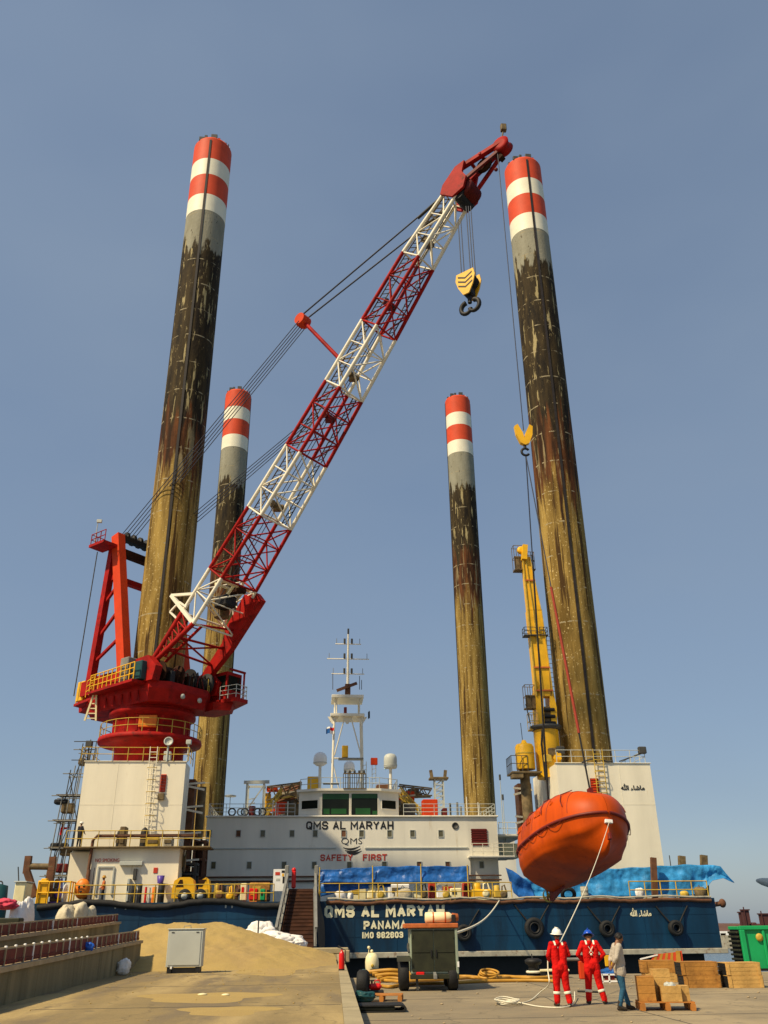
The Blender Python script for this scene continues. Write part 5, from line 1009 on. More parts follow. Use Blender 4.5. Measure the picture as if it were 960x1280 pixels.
MB().tube(hbp(0, 0, zb_+0.1), hbp(0, 0, zc+0.4), 0.16, n=10).build('hook_shank', 'black', hook)
for k, (du, s) in enumerate(((577, -1), (580.5, -1), (588.5, 1), (591.5, 1), (594.5, 1))):
    p = hs(du, 344); MB().tube((p.x, HB_Y, zt-0.3), (p.x+0.0, HB_Y, hs(du-1, 275 if s < 0 else 258).z), 0.038, n=5).build('hoist_rope', 'rope', crane)

# ---- whip line with the small hook that carries the lifeboat
WY_ = TIPP.y
def wsn(u, v): return S(u, v, WY_)
wx = wsn(655, 545).x
MB().tube((wx, WY_, TIPP.z-0.5), (wx, WY_, wsn(655, 538).z), 0.035, n=5).build('whip_rope', 'rope', crane)
p = wsn(620, 212); MB().ball((wx-0.25, WY_, p.z), 0.16, 10, 6).build('limit_weight', 'panelred', crane)
wz = wsn(655, 556).z
whip = thing('whip_hook', 'small yellow headache hook on a single line beside the right leg', 'crane hook', (wx, WY_, wz-0.8))
zt = wsn(655, 533).z
for s in (-1, 1):
    q = MB(); q.prism([(wx+s*0.62, WY_-0.15, zt-0.05), (wx+s*0.40, WY_-0.15, zt+0.1), (wx+s*0.1, WY_-0.15, zt-0.55), (wx, WY_-0.15, zt-1.0), (wx, WY_-0.15, zt-1.5), (wx+s*0.3, WY_-0.15, zt-1.35), (wx+s*0.55, WY_-0.15, zt-0.7)], (0, 0.3, 0)); q.build('hook_cheek', 'yellow', whip)
MB().tube((wx, WY_, zt-1.2), (wx, WY_, wz-0.3), 0.1, n=8).build('hook_shank', 'black', whip)
MB().torus((wx, WY_, wz-0.55), 0.26, 0.09, axis=(0, 1, 0), n=16, m=6, arc=PI*1.6, a0=PI*0.7).build('hook', 'black', whip)
# ================================================================== enclosed lifeboat, hung bow up
LBY = WY_
lbc = S(716.5, 1051, LBY)
HEAD, PITCH, ROLLB = rad(-80), rad(12), rad(-4)    # heading of the bow in ship axes (negative y is towards the quay)
LBM = Matrix.Translation(lbc) @ Matrix.Rotation(HEAD, 4, 'Z') @ Matrix.Rotation(-PITCH, 4, 'Y') @ Matrix.Rotation(ROLLB, 4, 'X')
boat = bpy.data.objects.new('lifeboat', None); COL.objects.link(boat); W = SHIP @ LBM; boat.matrix_world = W; WM[boat] = W.copy()
tag(boat, 'orange enclosed lifeboat hanging bow up in front of the blue hull', 'lifeboat')
BF = SHIP @ LBM
LBL, LBB = 8.7, 2.45
def lb_b(s):
    return LBB*((1-((0.48-s)/0.48)**3.2)**0.55 if s < 0.48 else (1-((s-0.48)/0.52)**2.5)**0.62) if 0.00001 < s < 0.99999 else 0.0
def lb_pt(s, k):                              # k: 0..1 keel to rail, 1..2 rail to roof ridge
    x = -LBL/2+LBL*s; b = max(lb_b(s), 0.004); bow = max(0.0, (s-0.62)/0.38); st = max(0.0, (0.14-s)/0.14)
    rail = 0.10*bow
    if k <= 1:
        kz = -1.85+0.16*bow**2+0.45*max(0, (s-0.9)/0.1)**2+0.25*st
        prof = [(0.0, kz), (0.07, kz+0.02), (0.58, kz+0.34), (0.90, kz+0.72), (0.985, kz+1.2), (1.0, kz+1.75), (1.0, rail)]
        prof_b = [(0.0, kz), (0.10, kz+0.04), (0.24, kz+0.45), (0.46, kz+0.85), (0.80, kz+1.05), (0.95, kz+1.60), (1.0, rail)]
        i = min(int(k*6), 5); t = k*6-i
        p = [tuple(a[c]*(1-bow)+b_[c]*bow for c in (0, 1)) for a, b_ in zip(prof, prof_b)]
        y = p[i][0]+(p[i+1][0]-p[i][0])*t; z = p[i][1]+(p[i+1][1]-p[i][1])*t
        x += -0.35*bow*(1-k)**1.5 + 0.25*st*(1-k)
        return Vector((x, y*b, z))
    hgt = 1.98*(1-max(0, (s-0.60)/0.40)**2.2*0.42)*(1-max(0, (0.25-s)/0.25)**2*0.25)
    t = k-1; a = t*PI/2; e = 0.62
    y = math.cos(a)**e; z = math.sin(a)**0.80*hgt
    return Vector((x-0.75*bow*t**1.6+0.35*st*t, y*b, rail+z))
def lb_surface(k0, k1, nk, s0=0.00002, s1=0.99998, ns=52, out=0.0):
    q = MB(BF)
    for sg in (1, -1):
        def fn(u, v, sg=sg):
            su = s0+(s1-s0)*(0.5-0.5*math.cos(PI*u)); p = lb_pt(su, k0+(k1-k0)*v); return Vector((p.x, sg*p.y, p.z))
        q.grid(fn, ns, nk)
    return q
bh = lb_surface(0, 1, 18).build('boat_hull', 'boat', boat, fix=True)
bc = lb_surface(1, 2, 14).build('boat_canopy', 'boat', boat, fix=True)
for sg in (1, -1):
    q = MB(BF); q.path([Vector((p.x, sg*(p.y+0.03), p.z)) for p in (lb_pt(0.0002+0.9996*(0.5-0.5*math.cos(PI*i/48)), 1) for i in range(49))], 0.085, 8); q.build('rail_fender', 'boatdark', boat)
q = MB(BF); kz = -1.85
q.prism([(-LBL/2+0.6, -0.05, kz+0.28), (-LBL/2+2.6, -0.05, kz+0.05), (-LBL/2+2.5, -0.05, kz-0.10), (-LBL/2+0.9, -0.05, kz-0.42), (-LBL/2+0.6, -0.05, kz-0.36)], (0, 0.1, 0)); q.build('skeg', 'boatdark', boat)
q = MB(BF); q.lathe((-LBL/2+0.42, 0, kz+0.0), [(0.34, -0.12), (0.36, 0), (0.34, 0.12)], 18, axis=(1, 0, 0), caps=False); q.lathe((-LBL/2+0.42, 0, kz), [(0.07, -0.15), (0.07, 0.2)], 8, axis=(1, 0, 0))
for k in range(4): a = k*PI/2+0.4; q.beam((-LBL/2+0.42, 0, kz), (-LBL/2+0.42, 0.3*math.cos(a), kz+0.3*math.sin(a)), 0.14, 0.03)
q.build('propeller', 'railyellow', boat)
q = MB(BF); q.box((-LBL/2+0.15, -0.03, kz-0.30), (-LBL/2+0.30, 0.03, kz+0.35)); q.build('rudder', 'boatdark', boat)
# grab rails over the canopy
for s_, sg in ((0.62, 1), (0.62, -1), (0.40, 1), (0.40, -1), (0.80, 1), (0.80, -1)):
    q = MB(BF); a = lb_pt(s_, 1.52); b = lb_pt(s_+0.02, 1.30); c = lb_pt(s_+0.035, 1.18); m0 = lb_pt(s_, 1.85)
    q.path([Vector((p.x, sg*(p.y+0.05), p.z+0.07)) for p in (m0, a, b, c)], 0.026, 6); q.build('grab_rail', 'boatdark', boat)
# bow hook recess, hook, towing plate, name mark
q = MB(BF); p = lb_pt(0.93, 1.50); 
def onbow(s, k, w, dz, d, m, name, yo=0.0):
    p = lb_pt(s, k); pb = lb_pt(s-0.02, min(2, k+0.12)); t = (Vector((pb.x, 0, pb.z))-Vector((p.x, 0, p.z))); t.normalize(); n = Vector((t.z, 0, -t.x)); c = Vector((p.x, yo, p.z))
    q = MB(BF); q.prism([c+Vector((0, -w, 0))-n*0.05, c+Vector((0, w, 0))-n*0.05, c+Vector((0, w*0.9, 0))+t*dz-n*0.05, c+Vector((0, -w*0.9, 0))+t*dz-n*0.05], n*(d+0.05)); return q.build(name, m, boat)
pbow = Vector((lb_pt(0.90, 1.55).x, 0, lb_pt(0.90, 1.55).z))
q = MB(BF); hb_ = Vector((2.75, 0, 1.42)); q.box((2.58, -0.10, 1.25), (2.92, 0.10, 1.90)); q.box((2.45, -0.32, 0.82), (3.22, 0.32, 1.36)); q.build('bow_hook', 'panelred', boat)
q = MB(BF); q.box((-2.9, -0.12, 1.50), (-2.55, 0.12, 2.05)); q.build('stern_hook', 'panelred', boat)
q = MB(BF); px_ = lb_pt(0.985, 0.93).x; q.cbox((px_-0.05, -0.20, -0.42), (LBL/2-0.02, 0.20, -0.24), 0.015); q.build('bow_plate', 'signwhite', boat)
q = MB(BF); q.cbox((LBL/2-0.75, -0.08, -1.18), (LBL/2-0.13, 0.08, -0.86), 0.02); q.build('towing_eye', 'boatdark', boat)
# small lettering-like name patch and hatches along the side
for sg in (1, -1):
    for s_, w in ((0.30, 0.5), (0.46, 0.5), (0.60, 0.5)):
        p = lb_pt(s_, 1.22); q = MB(BF); q.cbox((p.x-w/2, sg*p.y-0.03 if sg > 0 else sg*p.y-0.03, p.z-0.02), (p.x+w/2, sg*p.y+0.03, p.z+0.26), 0.02); q.build('side_hatch', 'boat', boat)
q = MB(BF); q.cbox((-2.2, -0.55, 1.70), (-1.2, 0.55, 2.30), 0.12); q.build('helm_turret', 'boat', boat)
for s_ in (0.16, 0.34, 0.52, 0.70, 0.86):        # moulding seams across the canopy and hull
    for sg in (1, -1):
        q = MB(BF); q.path([Vector((p.x, sg*(p.y+0.004), p.z+0.004)) for p in (lb_pt(s_, 1.06+0.92*i/14) for i in range(15))], 0.014, 5); q.build('moulding_seam', 'boatdark', boat)
for sg in (1, -1):
    for s_, k_, w in ((0.56, 1.30, 0.55), (0.24, 1.28, 0.40), (0.73, 1.36, 0.32)):
        p = lb_pt(s_, k_); q = MB(BF); q.lathe((p.x, sg*(p.y-0.05), p.z), [(w*0.42, 0), (w*0.42, 0.09), (w*0.36, 0.10), (w*0.34, 0.075), (0, 0.075)], 20, axis=(0, sg, 0.35)); q.build('round_hatch', 'boat', boat)
p = lb_pt(0.965, 1.5)
q = MB(BF); q.cbox((p.x-0.55, -0.30, p.z-0.35), (p.x+0.10, 0.30, p.z+0.05), 0.05); q.build('bow_recess', 'boatdark', boat)
for s_ in (0.25, 0.36, 0.48, 0.6, 0.72):        # sagging lifelines along the rail
    for sg in (1, -1):
        q = MB(BF); pts = []
        for i in range(7):
            ss = s_+0.11*i/6; p = lb_pt(ss, 1); pts.append((p.x, sg*(p.y+0.10), p.z-0.05-0.22*math.sin(PI*i/6)))
        q.path(pts, 0.018, 5); q.build('lifeline', 'boatdark', boat)
# falls from the hook to the boat
hk = Vector((wx, WY_, wz-0.75)); bowp = LBM @ Vector((2.75, 0, 1.85)); stp = LBM @ Vector((-2.72, 0, 1.98))
M['strapred'] = mat('dull_red_strap', (0.30, 0.04, 0.02), 0.8)
MB().tube(hk, hk.lerp(bowp, 0.45), 0.035, n=6).build('sling_leg', 'rope', whip); MB().tube(hk.lerp(bowp, 0.45), hk.lerp(bowp, 0.86), 0.085, n=6).build('sling_strap', 'strapred', whip); MB().tube(hk.lerp(bowp, 0.86), bowp, 0.05, n=6).build('sling_leg', 'black', whip)
MB().tube(hk, hk.lerp(stp, 0.30), 0.04, n=6).build('sling_leg', 'rope', whip); MB().tube(hk.lerp(stp, 0.30), stp, 0.06, n=6).build('sling_leg', 'black', whip)

# ================================================================== yellow knuckle crane at the right block
yc_b = S(686, 955, 72.2); YX, YY = yc_b.x, 72.2
ycr = thing('pedestal_crane', 'yellow box boom crane folded upright between the right leg and the sky', 'crane', (YX, YY, JT-2.0))
q = MB(); q.lathe((YX, YY, 0), [(1.05, JT-0.7), (1.05, S(686, 910, YY).z-0.1)], 24); q.build('pedestal', 'yellow', ycr)
zt = S(686, 910, YY).z
q = MB(); q.lathe((YX, YY, 0), [(1.1, zt-0.25), (1.35, zt-0.1), (1.35, zt+0.1), (1.1, zt+0.15)], 28); q.build('slew_flange', 'darkgrey', ycr)
def yq(u, v): return S(u, v, YY-0.3)
# turret cheeks and the boom box, tapering upwards
for s in (0, 1):
    us = ((673, 911), (681, 911), (679, 868), (672, 850), (670, 866)) if s == 0 else ((690, 911), (697, 911), (696, 885), (691.5, 862), (687, 868))
    q = MB(); pl = [yq(u, v) for u, v in us]; q.prism(pl, (0, 1.6, 0)); q.build('turret_cheek', 'yellow', ycr)
q = MB(); a = yq(681, 908); b = yq(693, 883); q.box((a.x, YY-0.2, a.z), (b.x, YY+0.9, b.z)); wn = q.build('winch_frame', 'mud', ycr)
for k in range(3): z = a.z+(b.z-a.z)*(k+0.5)/3; MB().tube((a.x+0.03, YY-0.28, z), (b.x-0.03, YY-0.28, z), 0.16, n=10).build('winch_drum', 'black', wn)
for (l0, r0, l1, r1, v0, v1, nm) in ((670.5, 692, 659.5, 677, 870, 762, 'boom'), (659.8, 676.7, 653, 662, 763, 696, 'boom_extension')):
    p = [yq(l0, v0), yq(r0, v0), yq(r1, v1), yq(l1, v1)]; q = MB()
    q.prism(p, (0, 0.9 if nm == 'boom' else 0.7, 0)); bo = q.build(nm, 'yellow', ycr)
    # centre groove and side flanges give the box its ribbed look
    for t in (0.0, 0.38, 0.97):
        q = MB(); w = 0.05; a_ = p[0].lerp(p[1], t); b_ = p[3].lerp(p[2], t); q.beam(a_-Vector((0, 0.05, 0)), b_-Vector((0, 0.05, 0)), w*(1.4 if t == 0.38 else 1.6), 0.10, upv=(0, 1, 0)); q.build('boom_rib', 'railyellow', bo)
    for t in ((0.32, 0.06) if nm == 'boom' else (0.55,)):
        q = MB(); a_ = p[0].lerp(p[3], t); b_ = p[1].lerp(p[2], t); q.beam(a_-Vector((0.02, 0.06, 0)), b_-Vector((-0.02, 0.06, 0)), 0.10, 0.12); q.build('boom_collar', 'rustorange', bo)
e = yq(655, 690); q = MB(); q.beam(yq(655, 700), yq(656, 682), 0.45, 0.6); q.lathe((e.x-0.2, YY-0.1, e.z+0.3), [(0.15, 0), (0.36, 0.03), (0.30, 0.14), (0.36, 0.25), (0.15, 0.28)], 14, axis=(0, 1, 0)); q.build('boom_tip', 'yellow', ycr)
# work platforms: top basket, mid lamps, cab-level cage
def cage(u0, u1, v0, v1, ly, m, nm, d=0.8, sol=True):
    a = S(u0, v1, ly); b = S(u1, v0, ly); q = MB(); r = 0.03
    for x in (a.x, (a.x+b.x)/2, b.x):
        for y in (ly, ly+d): q.tube((x, y, a.z), (x, y, b.z), r, n=5)
    for z in (b.z, (a.z+b.z)/2): 
        for y in (ly, ly+d): q.tube((a.x, y, z), (b.x, y, z), r, n=5)
        for x in (a.x, b.x): q.tube((x, ly, z), (x, ly+d, z), r, n=5)
    q.box((a.x-0.04, ly-0.04, a.z-0.07), (b.x+0.04, ly+d+0.04, a.z))
    if sol: q.box((a.x, ly+0.05, a.z), (b.x, ly+0.07, a.z+(b.z-a.z)*0.55))
    return q.build(nm, m, ycr)
cage(644, 653, 682, 711, YY, 'mud', 'tip_basket'); cage(661, 667, 690, 711, YY, 'mud', 'tip_basket', sol=False)
cage(656, 671, 784, 793, YY-0.6, 'darkgrey', 'lamp_bracket', sol=False); cage(675, 684, 784, 793, YY-0.4, 'darkgrey', 'lamp_bracket', sol=False)
cage(658, 668, 856, 884, YY, 'mud', 'service_platform'); cage(663, 673, 891, 911, YY-0.3, 'railyellow', 'service_platform', sol=False)
MB().tube(yq(657, 880), yq(663, 905), 0.05, n=5).build('hydraulic_hose', 'darkgrey', ycr)
ladder('boom_ladder', yq(692, 870), yq(685, 790), 0.4, ycr, 'mud', r=0.03)
for k, (u, v) in enumerate(((690, 940), (696, 945), (684, 948), (700, 938))):
    p = S(u, v, YY-1.0); MB().cbox((p.x-0.35, YY-1.3, p.z-0.35), (p.x+0.35, YY-0.8, p.z+0.3), 0.08).build('valve_block', ('mud', 'yellow', 'railyellow', 'darkgrey')[k], ycr)
q = MB(); q.path([S(678, 912, YY-1.0), S(677, 930, YY-1.1), S(680, 955, YY-1.1), S(682, 975, YY-1.0)], 0.09, 6); q.build('hydraulic_hose', 'black', ycr)
# yellow tank with its caged platform
p = S(657.5, 962, YY-0.4); tk = thing('hydraulic_tank', 'yellow upright tank in a railed cage left of the yellow crane', 'tank', (p.x, YY-0.4, p.z))
zt = S(657.5, 930, YY-0.4).z; R_ = 11.5*abs(S(658, 945, YY-0.4).x-S(657, 945, YY-0.4).x)
q = MB(); q.lathe((p.x, YY-0.4, 0), [(R_*0.98, p.z), (R_, p.z+0.1), (R_, zt-0.25), (R_*0.85, zt-0.05), (R_*0.35, zt+0.05), (R_*0.2, zt+0.3), (0, zt+0.32)], 24); q.build('tank_shell', 'yellow', tk)
MB().lathe((p.x, YY-0.4, 0), [(R_*1.03, p.z+1.2), (R_*1.03, p.z+1.3)], 24).build('tank_band', 'railyellow', tk)
MB().tube((p.x-0.1, YY-0.4, zt+0.3), (p.x-0.15, YY-0.4, S(653, 905, YY).z), 0.03, n=5).build('aerial', 'darkgrey', tk)
a = S(640, 964, YY-1.2); b = S(668, 964, YY-1.2); q = MB(); q.box((a.x, YY-1.3, a.z-0.12), (b.x+0.6, YY+0.8, a.z)); q.box((a.x+0.05, YY-1.25, a.z-0.5), (a.x+0.9, YY-0.2, a.z-0.13)); fl = q.build('platform_floor', 'mud', tk)
railing('platform_railing', [(b.x-0.5, YY-1.2, a.z), (a.x, YY-1.2, a.z), (a.x, YY+0.6, a.z)], 1.25, tk, 'darkgrey', step=0.45, r=0.03)

# ================================================================== gangway
gw = thing('gangway', 'steel gangway climbing from the apron to the blue hull, rusty deck between pale side rails', 'gangway', tuple(S(368, 1181, 57.6)))
bl, br = S(347, 1178, 57.8), S(392, 1180, 57.8); tl, tr = S(361.5, 1111, 65.6), S(391.5, 1111, 65.6)
bl.z = br.z = 0.82
q = MB(); n = 16
q.prism([bl, br, tr, tl], (0, 0.02, -0.12)); gd = q.build('gangway_deck', 'rustdark', gw)
for k in range(1, n): t = k/n; a = bl.lerp(tl, t)+Vector((0.05, 0, 0.03)); b = br.lerp(tr, t)+Vector((-0.05, 0, 0.03)); MB().beam(a, b, 0.06, 0.05).build('cleat', 'rustdark', gd)
for p0, p1, s, ex in ((bl, tl, -1, 0.9), (br, tr, 1, 1.6)):
    q = MB(); q.beam(p0+Vector((s*0.10, 0, -0.1)), p1+Vector((s*0.10, 0, -0.05)), 0.16, 0.36); q.beam(p0+Vector((s*0.13, 0, 0.95)), p1+Vector((s*0.13, 0, 0.95)), 0.16, 0.30); rl = q.build('side_rail', 'grey', gw)
    for k in range(7): t = k/6; c = p0.lerp(p1, t)+Vector((s*0.11, 0, 0)); MB().beam(c, c+Vector((0, 0, 0.98)), 0.09).build('post', 'grey', rl)
    MB().beam(p0.lerp(p1, 0.02)+Vector((s*0.11, 0, 0.48)), p0.lerp(p1, 0.98)+Vector((s*0.11, 0, 0.48)), 0.06).build('mid_rail', 'grey', rl)
for s, p in ((-1, tl), (1, tr)):
    MB().cbox((p.x+s*0.2-0.14, 65.3, p.z-0.2), (p.x+s*0.2+0.14, 65.7, p.z+1.5), 0.04).build('end_post', 'grey', gw)
p = S(367, 1100, 65.9); q = MB(); q.cbox((p.x-0.14, 65.7, p.z-0.55), (p.x+0.16, 66.1, p.z+0.6), 0.08); q.ball((p.x, 65.9, p.z+0.65), 0.16, 10, 6); q.build('lifebuoy_light', 'firered', gw)
# dark net slung under the right side of the gangway, in front of the hull
q = MB(); a = tr+Vector((0.25, -0.1, 0.3)); b = br+Vector((0.25, 0.3, 0.3))
q.grid(lambda u, v: (a.lerp(b, u)+Vector((0.5*v*(0.5+0.5*math.sin(u*2.6)), 0.0, -1.0*v-0.12*math.sin(u*9)*v))), 18, 6)
tag(q.build('safety_net', 'black', fix=False), 'black safety net hanging beside the right rail of the gangway', 'safety net')
sb_ = S(352, 1108, 66.0); st_ = S(342, 1086.5, 66.0)
q = MB(); e = S(360, 1086.5, 66.0); q.box((st_.x, 65.95, sb_.z-0.3), (e.x, 66.0, st_.z)); nb_ = q.build('notice_board', 'signwhite', base=(st_.x, 66, sb_.z-0.3)); tag(nb_, 'white safety notice board at the head of the gangway', 'notice board')
for (u0, v0, u1, v1, m) in ((352, 1088, 357, 1091, 'letterblack'), (344, 1090, 350, 1094, 'letterred'), (353, 1096, 357, 1104, 'letterblack'), (345, 1098, 350, 1101, 'lightgrey'), (352.5, 1092, 355, 1095.5, 'yellow')):
    a = S(u0, v1, 65.95); b = S(u1, v0, 65.95); MB().box((a.x, 65.935, a.z), (b.x, 65.949, b.z)).build('notice', m, nb_)

# ================================================================== tarpaulins, rails and gear along the deck edge
from mathutils import noise as mnoise
def tarp(name, label, m, ly, top, bot, nu=60, nv=10, amp=0.12, tail=0.0, seed=1, lean=0.25):
    """Cloth between two photo-measured edges on the plane ly, with real folds and thickness."""
    rr = random.Random(seed); ph = [rr.uniform(0, 6) for _ in range(8)]
    def lin(pts, t):
        L = len(pts)-1; i = min(int(t*L), L-1); f = t*L-i; return pts[i][0]+(pts[i+1][0]-pts[i][0])*f, pts[i][1]+(pts[i+1][1]-pts[i][1])*f
    def fn(u, v):
        a = lin(top, u); b = lin(bot, u); p = S(a[0], a[1], ly); e = S(b[0], b[1], ly); c = p.lerp(e, v); x = c.x
        nn = mnoise.noise(Vector((x*1.1, v*3, seed)))+0.6*(0.5-abs(mnoise.noise(Vector((x*2.3+v, v*5-x*0.7, seed+4)))))+0.3*mnoise.noise(Vector((x*5, v*9, seed+8)))
        y = amp*1.2*nn+amp*0.6*(math.sin(x*2.1+ph[0]+v*2)+0.6*math.sin(x*4.7+ph[1]-v*3.1)+0.35*math.sin(x*9.3+ph[2]+v*5))*(0.25+0.75*math.sin(PI*min(1, v*0.9+0.08)))+0.12*math.sin(v*6+ph[3]+x*0.6)*amp*4 - lean*v*v
        return Vector((c.x, ly+y, c.z+0.03*math.sin(x*3+ph[4])*(1-v)))
    q = MB(); q.grid(fn, nu, nv); o = q.build(name, m, fix=False); tag(o, label, 'tarpaulin')
    md = o.modifiers.new('thickness', 'SOLIDIFY'); md.thickness = 0.02; return o
tarp('tarpaulin', 'deep blue tarpaulin hung in a long strip under SAFETY FIRST', 'tarpblue', 66.4, [(398, 1088), (466, 1083.5), (527, 1082.5), (586, 1083)], [(400, 1103), (466, 1103.5), (527, 1103), (586, 1103)], 140, 16, 0.06, seed=2)
tarp('tarpaulin', 'loose blue tarpaulin drooping to the deck beside the gangway', 'tarpblue', 66.7, [(399, 1100), (420, 1102), (447, 1102), (490, 1102)], [(401, 1121), (418, 1117), (446, 1112), (488, 1109)], 50, 8, 0.12, seed=4)
tarp('tarpaulin', 'dark blue tarpaulin bundle hanging left of the orange lifeboat', 'tarpblue', 66.3, [(632, 1084), (640, 1088), (650, 1096), (664, 1104)], [(641, 1116), (648, 1122), (656, 1124), (668, 1122)], 24, 10, 0.12, seed=6)
tarp('tarpaulin', 'bright blue tarpaulin along the right deck edge with its end blown out past the hull', 'tarpcyan', 66.6, [(655, 1098), (700, 1094), (760, 1086), (800, 1084), (850, 1081), (882, 1081), (900, 1083), (912, 1097), (917, 1102)], [(668, 1121), (700, 1122), (760, 1121), (800, 1121), (850, 1121), (874, 1118), (889, 1101), (902, 1098), (916, 1104)], 160, 18, 0.10, seed=9)
for u0, u1, lab in ((400, 640, 'yellow railing in front of the deep blue tarpaulin'), (92, 342, 'yellow railing along the left deck edge beside the gangway')):
    a = S(u0, 1121, 65.35); b = S(u1, 1121, 65.35); t = thing('deck_edge_railing', lab, 'railing', ((a.x+b.x)/2, 65.35, HZ1)); railing('rail', [(a.x, 65.35, HZ1), (b.x, 65.35, HZ1)], 1.12, t, 'railyellow', step=1.4, r=0.034)
a = S(788, 1121, 65.35); b = S(886, 1121, 65.35); t = thing('deck_edge_railing', 'yellow railing in front of the bright blue tarpaulin at the right', 'railing', ((a.x+b.x)/2, 65.35, HZ1))
railing('rail', [(a.x, 65.35, HZ1), (b.x, 65.35, HZ1)], 1.12, t, 'railyellow', step=1.25, r=0.04)
t = thing('guard_cage', 'yellow guard frame at the left end of the deck below the brown goalpost', 'railing', tuple(S(65, 1122, 65.3)))
a = S(46, 1122, 65.3); b = S(86, 1122, 65.3); railing('rail', [(a.x, 66.6, HZ1), (a.x, 65.3, HZ1), (b.x, 65.3, HZ1), (b.x, 66.6, HZ1)], 1.35, t, 'yellow', step=0.8, r=0.05)
MB().cbox((S(46, 1110, 65.3).x, 65.4, HZ1), (S(59, 1110, 65.3).x, 65.5, HZ1+1.45), 0.03).build('side_plate', 'yellow', t)
# poles that carry the tarps
for u, v0, lab in ((399, 1084, 'thin pole at the gangway end of the deep blue tarpaulin'), (466, 1082, 'thin pole under the word SAFETY holding the blue tarpaulin'), (527, 1080, 'thin pole in the middle right of the deep blue tarpaulin'), (586, 1081, 'thin pole at the right end of the deep blue tarpaulin')):
    a = S(u, 1121, 66.1); b = S(u, v0, 66.1); tag(MB().tube((a.x, 66.1, HZ1), (a.x, 66.1, b.z), 0.05, n=6).build('tarp_pole', 'railyellow', base=(a.x, 66.1, HZ1)), lab, 'pole')
for u, v0, w, m, lab in ((818.5, 1072, 0.20, 'brown', 'rusty mooring post standing in front of the bright blue tarpaulin'), (854, 1070, 0.24, 'mud', 'dark post topping the bright blue tarpaulin, left one of two'), (881.5, 1069, 0.24, 'mud', 'dark post topping the bright blue tarpaulin at the hull corner')):
    a = S(u, 1121, 66.0 if u < 830 else 67.2); b = S(u-2, v0, a.y); tag(MB().beam((a.x, a.y, HZ1), (b.x, a.y, b.z), w*2, w*1.4).build('mooring_post', m, base=(a.x, a.y, HZ1)), lab, 'post')
a = S(847, 1100, 66); b = S(847, 1068, 66); tag(MB().tube((a.x, 66.9, HZ1), (a.x, 66.9, b.z), 0.035, n=6).build('thin_pole', 'darkgrey', base=(a.x, 66.9, HZ1)), 'thin grey pole beside the dark post above the bright blue tarpaulin', 'pole')

def deck_item(name, label, cat, u0, u1, v0, v1, m, ly=66.2, shape='box', d=0.9, m2='black', parts=True):
    a = S(u0, v1, ly); b = S(u1, v0, ly); z0 = HZ1+0.004; z1 = b.z; cx = (a.x+b.x)/2; w = b.x-a.x
    t = thing(name, label, cat, (cx, ly+d/2, z0))
    if shape == 'box':
        MB().cbox((a.x, ly, z0+0.12), (b.x, ly+d, z1), min(0.06, w*0.12)).build('body', m, t); MB().box((a.x+0.05, ly+0.05, z0), (b.x-0.05, ly+d-0.05, z0+0.118)).build('base_frame', m2, t)
        MB().cbox((a.x+w*0.15, ly-0.03, z0+(z1-z0)*0.5), (a.x+w*0.55, ly-0.002, z0+(z1-z0)*0.8), 0.008).build('panel', m2, t)
    elif shape == 'drum':
        R = w/2; MB().lathe((cx, ly+R, 0), [(R*0.97, z0), (R, z0+0.03), (R, z0+(z1-z0)*0.33), (R*1.04, z0+(z1-z0)*0.35), (R, z0+(z1-z0)*0.37), (R, z0+(z1-z0)*0.66), (R*1.04, z0+(z1-z0)*0.68), (R, z0+(z1-z0)*0.70), (R, z1-0.02), (R*0.95, z1)], 20).build('body', m, t)
        MB().lathe((cx, ly+R, z1-0.001), [(R*0.9, 0), (R*0.9, 0.02), (0, 0.02)], 20).build('lid', m2, t)
    elif shape == 'sack':
        rr = random.Random(int(u0*7)); q = MB()
        def fn(u, v):
            th = 2*PI*u; ph = PI*v; r = 1+0.10*math.sin(3*th+u0)+0.07*math.sin(7*th+v*9+u0*2)+0.05*math.sin(13*th-v*6)
            return Vector((cx+w/2*r*math.cos(th)*abs(math.sin(ph))**0.6, ly+d/2+d/2*r*math.sin(th)*abs(math.sin(ph))**0.6, z0+(z1-z0)*(0.5-0.5*math.copysign(abs(math.cos(ph))**0.75, math.cos(ph)))))
        q.grid(fn, 24, 12); q.build('sack_body', m, t)
        MB().path([(cx-w*0.15, ly+d/2, z1-0.06), (cx-w*0.05, ly+d/2-0.05, z1+0.12), (cx+w*0.1, ly+d/2, z1-0.05)], 0.03, 5).build('sack_strap', m, t)
    elif shape == 'machine':
        MB().cbox((a.x, ly, z0+0.15), (b.x, ly+d, z0+(z1-z0)*0.62), 0.07).build('body', m, t); MB().box((a.x-0.05, ly-0.05, z0), (b.x+0.05, ly+d, z0+0.148)).build('skid', m2, t)
        R = min(w*0.22, 0.4); MB().lathe((a.x+w*0.3, ly+d/2, z0+(z1-z0)*0.62), [(R, 0), (R, (z1-z0)*0.33), (R*0.6, (z1-z0)*0.38), (0, (z1-z0)*0.38)], 14).build('motor', m, t)
        MB().path([(a.x+w*0.6, ly+0.1, z0+(z1-z0)*0.6), (a.x+w*0.62, ly+0.1, z1-0.1), (a.x+w*0.8, ly+0.1, z1), (a.x+w*0.92, ly+0.1, z0+(z1-z0)*0.55)], 0.06, 6).build('pipe', m2, t)
        MB().lathe((a.x+w*0.7, ly-0.05, z0+(z1-z0)*0.36), [(0.22, 0), (0.26, 0.02), (0.26, 0.06), (0.1, 0.07)], 14, axis=(0, -1, 0)).build('hand_wheel', m2, t)
    return t
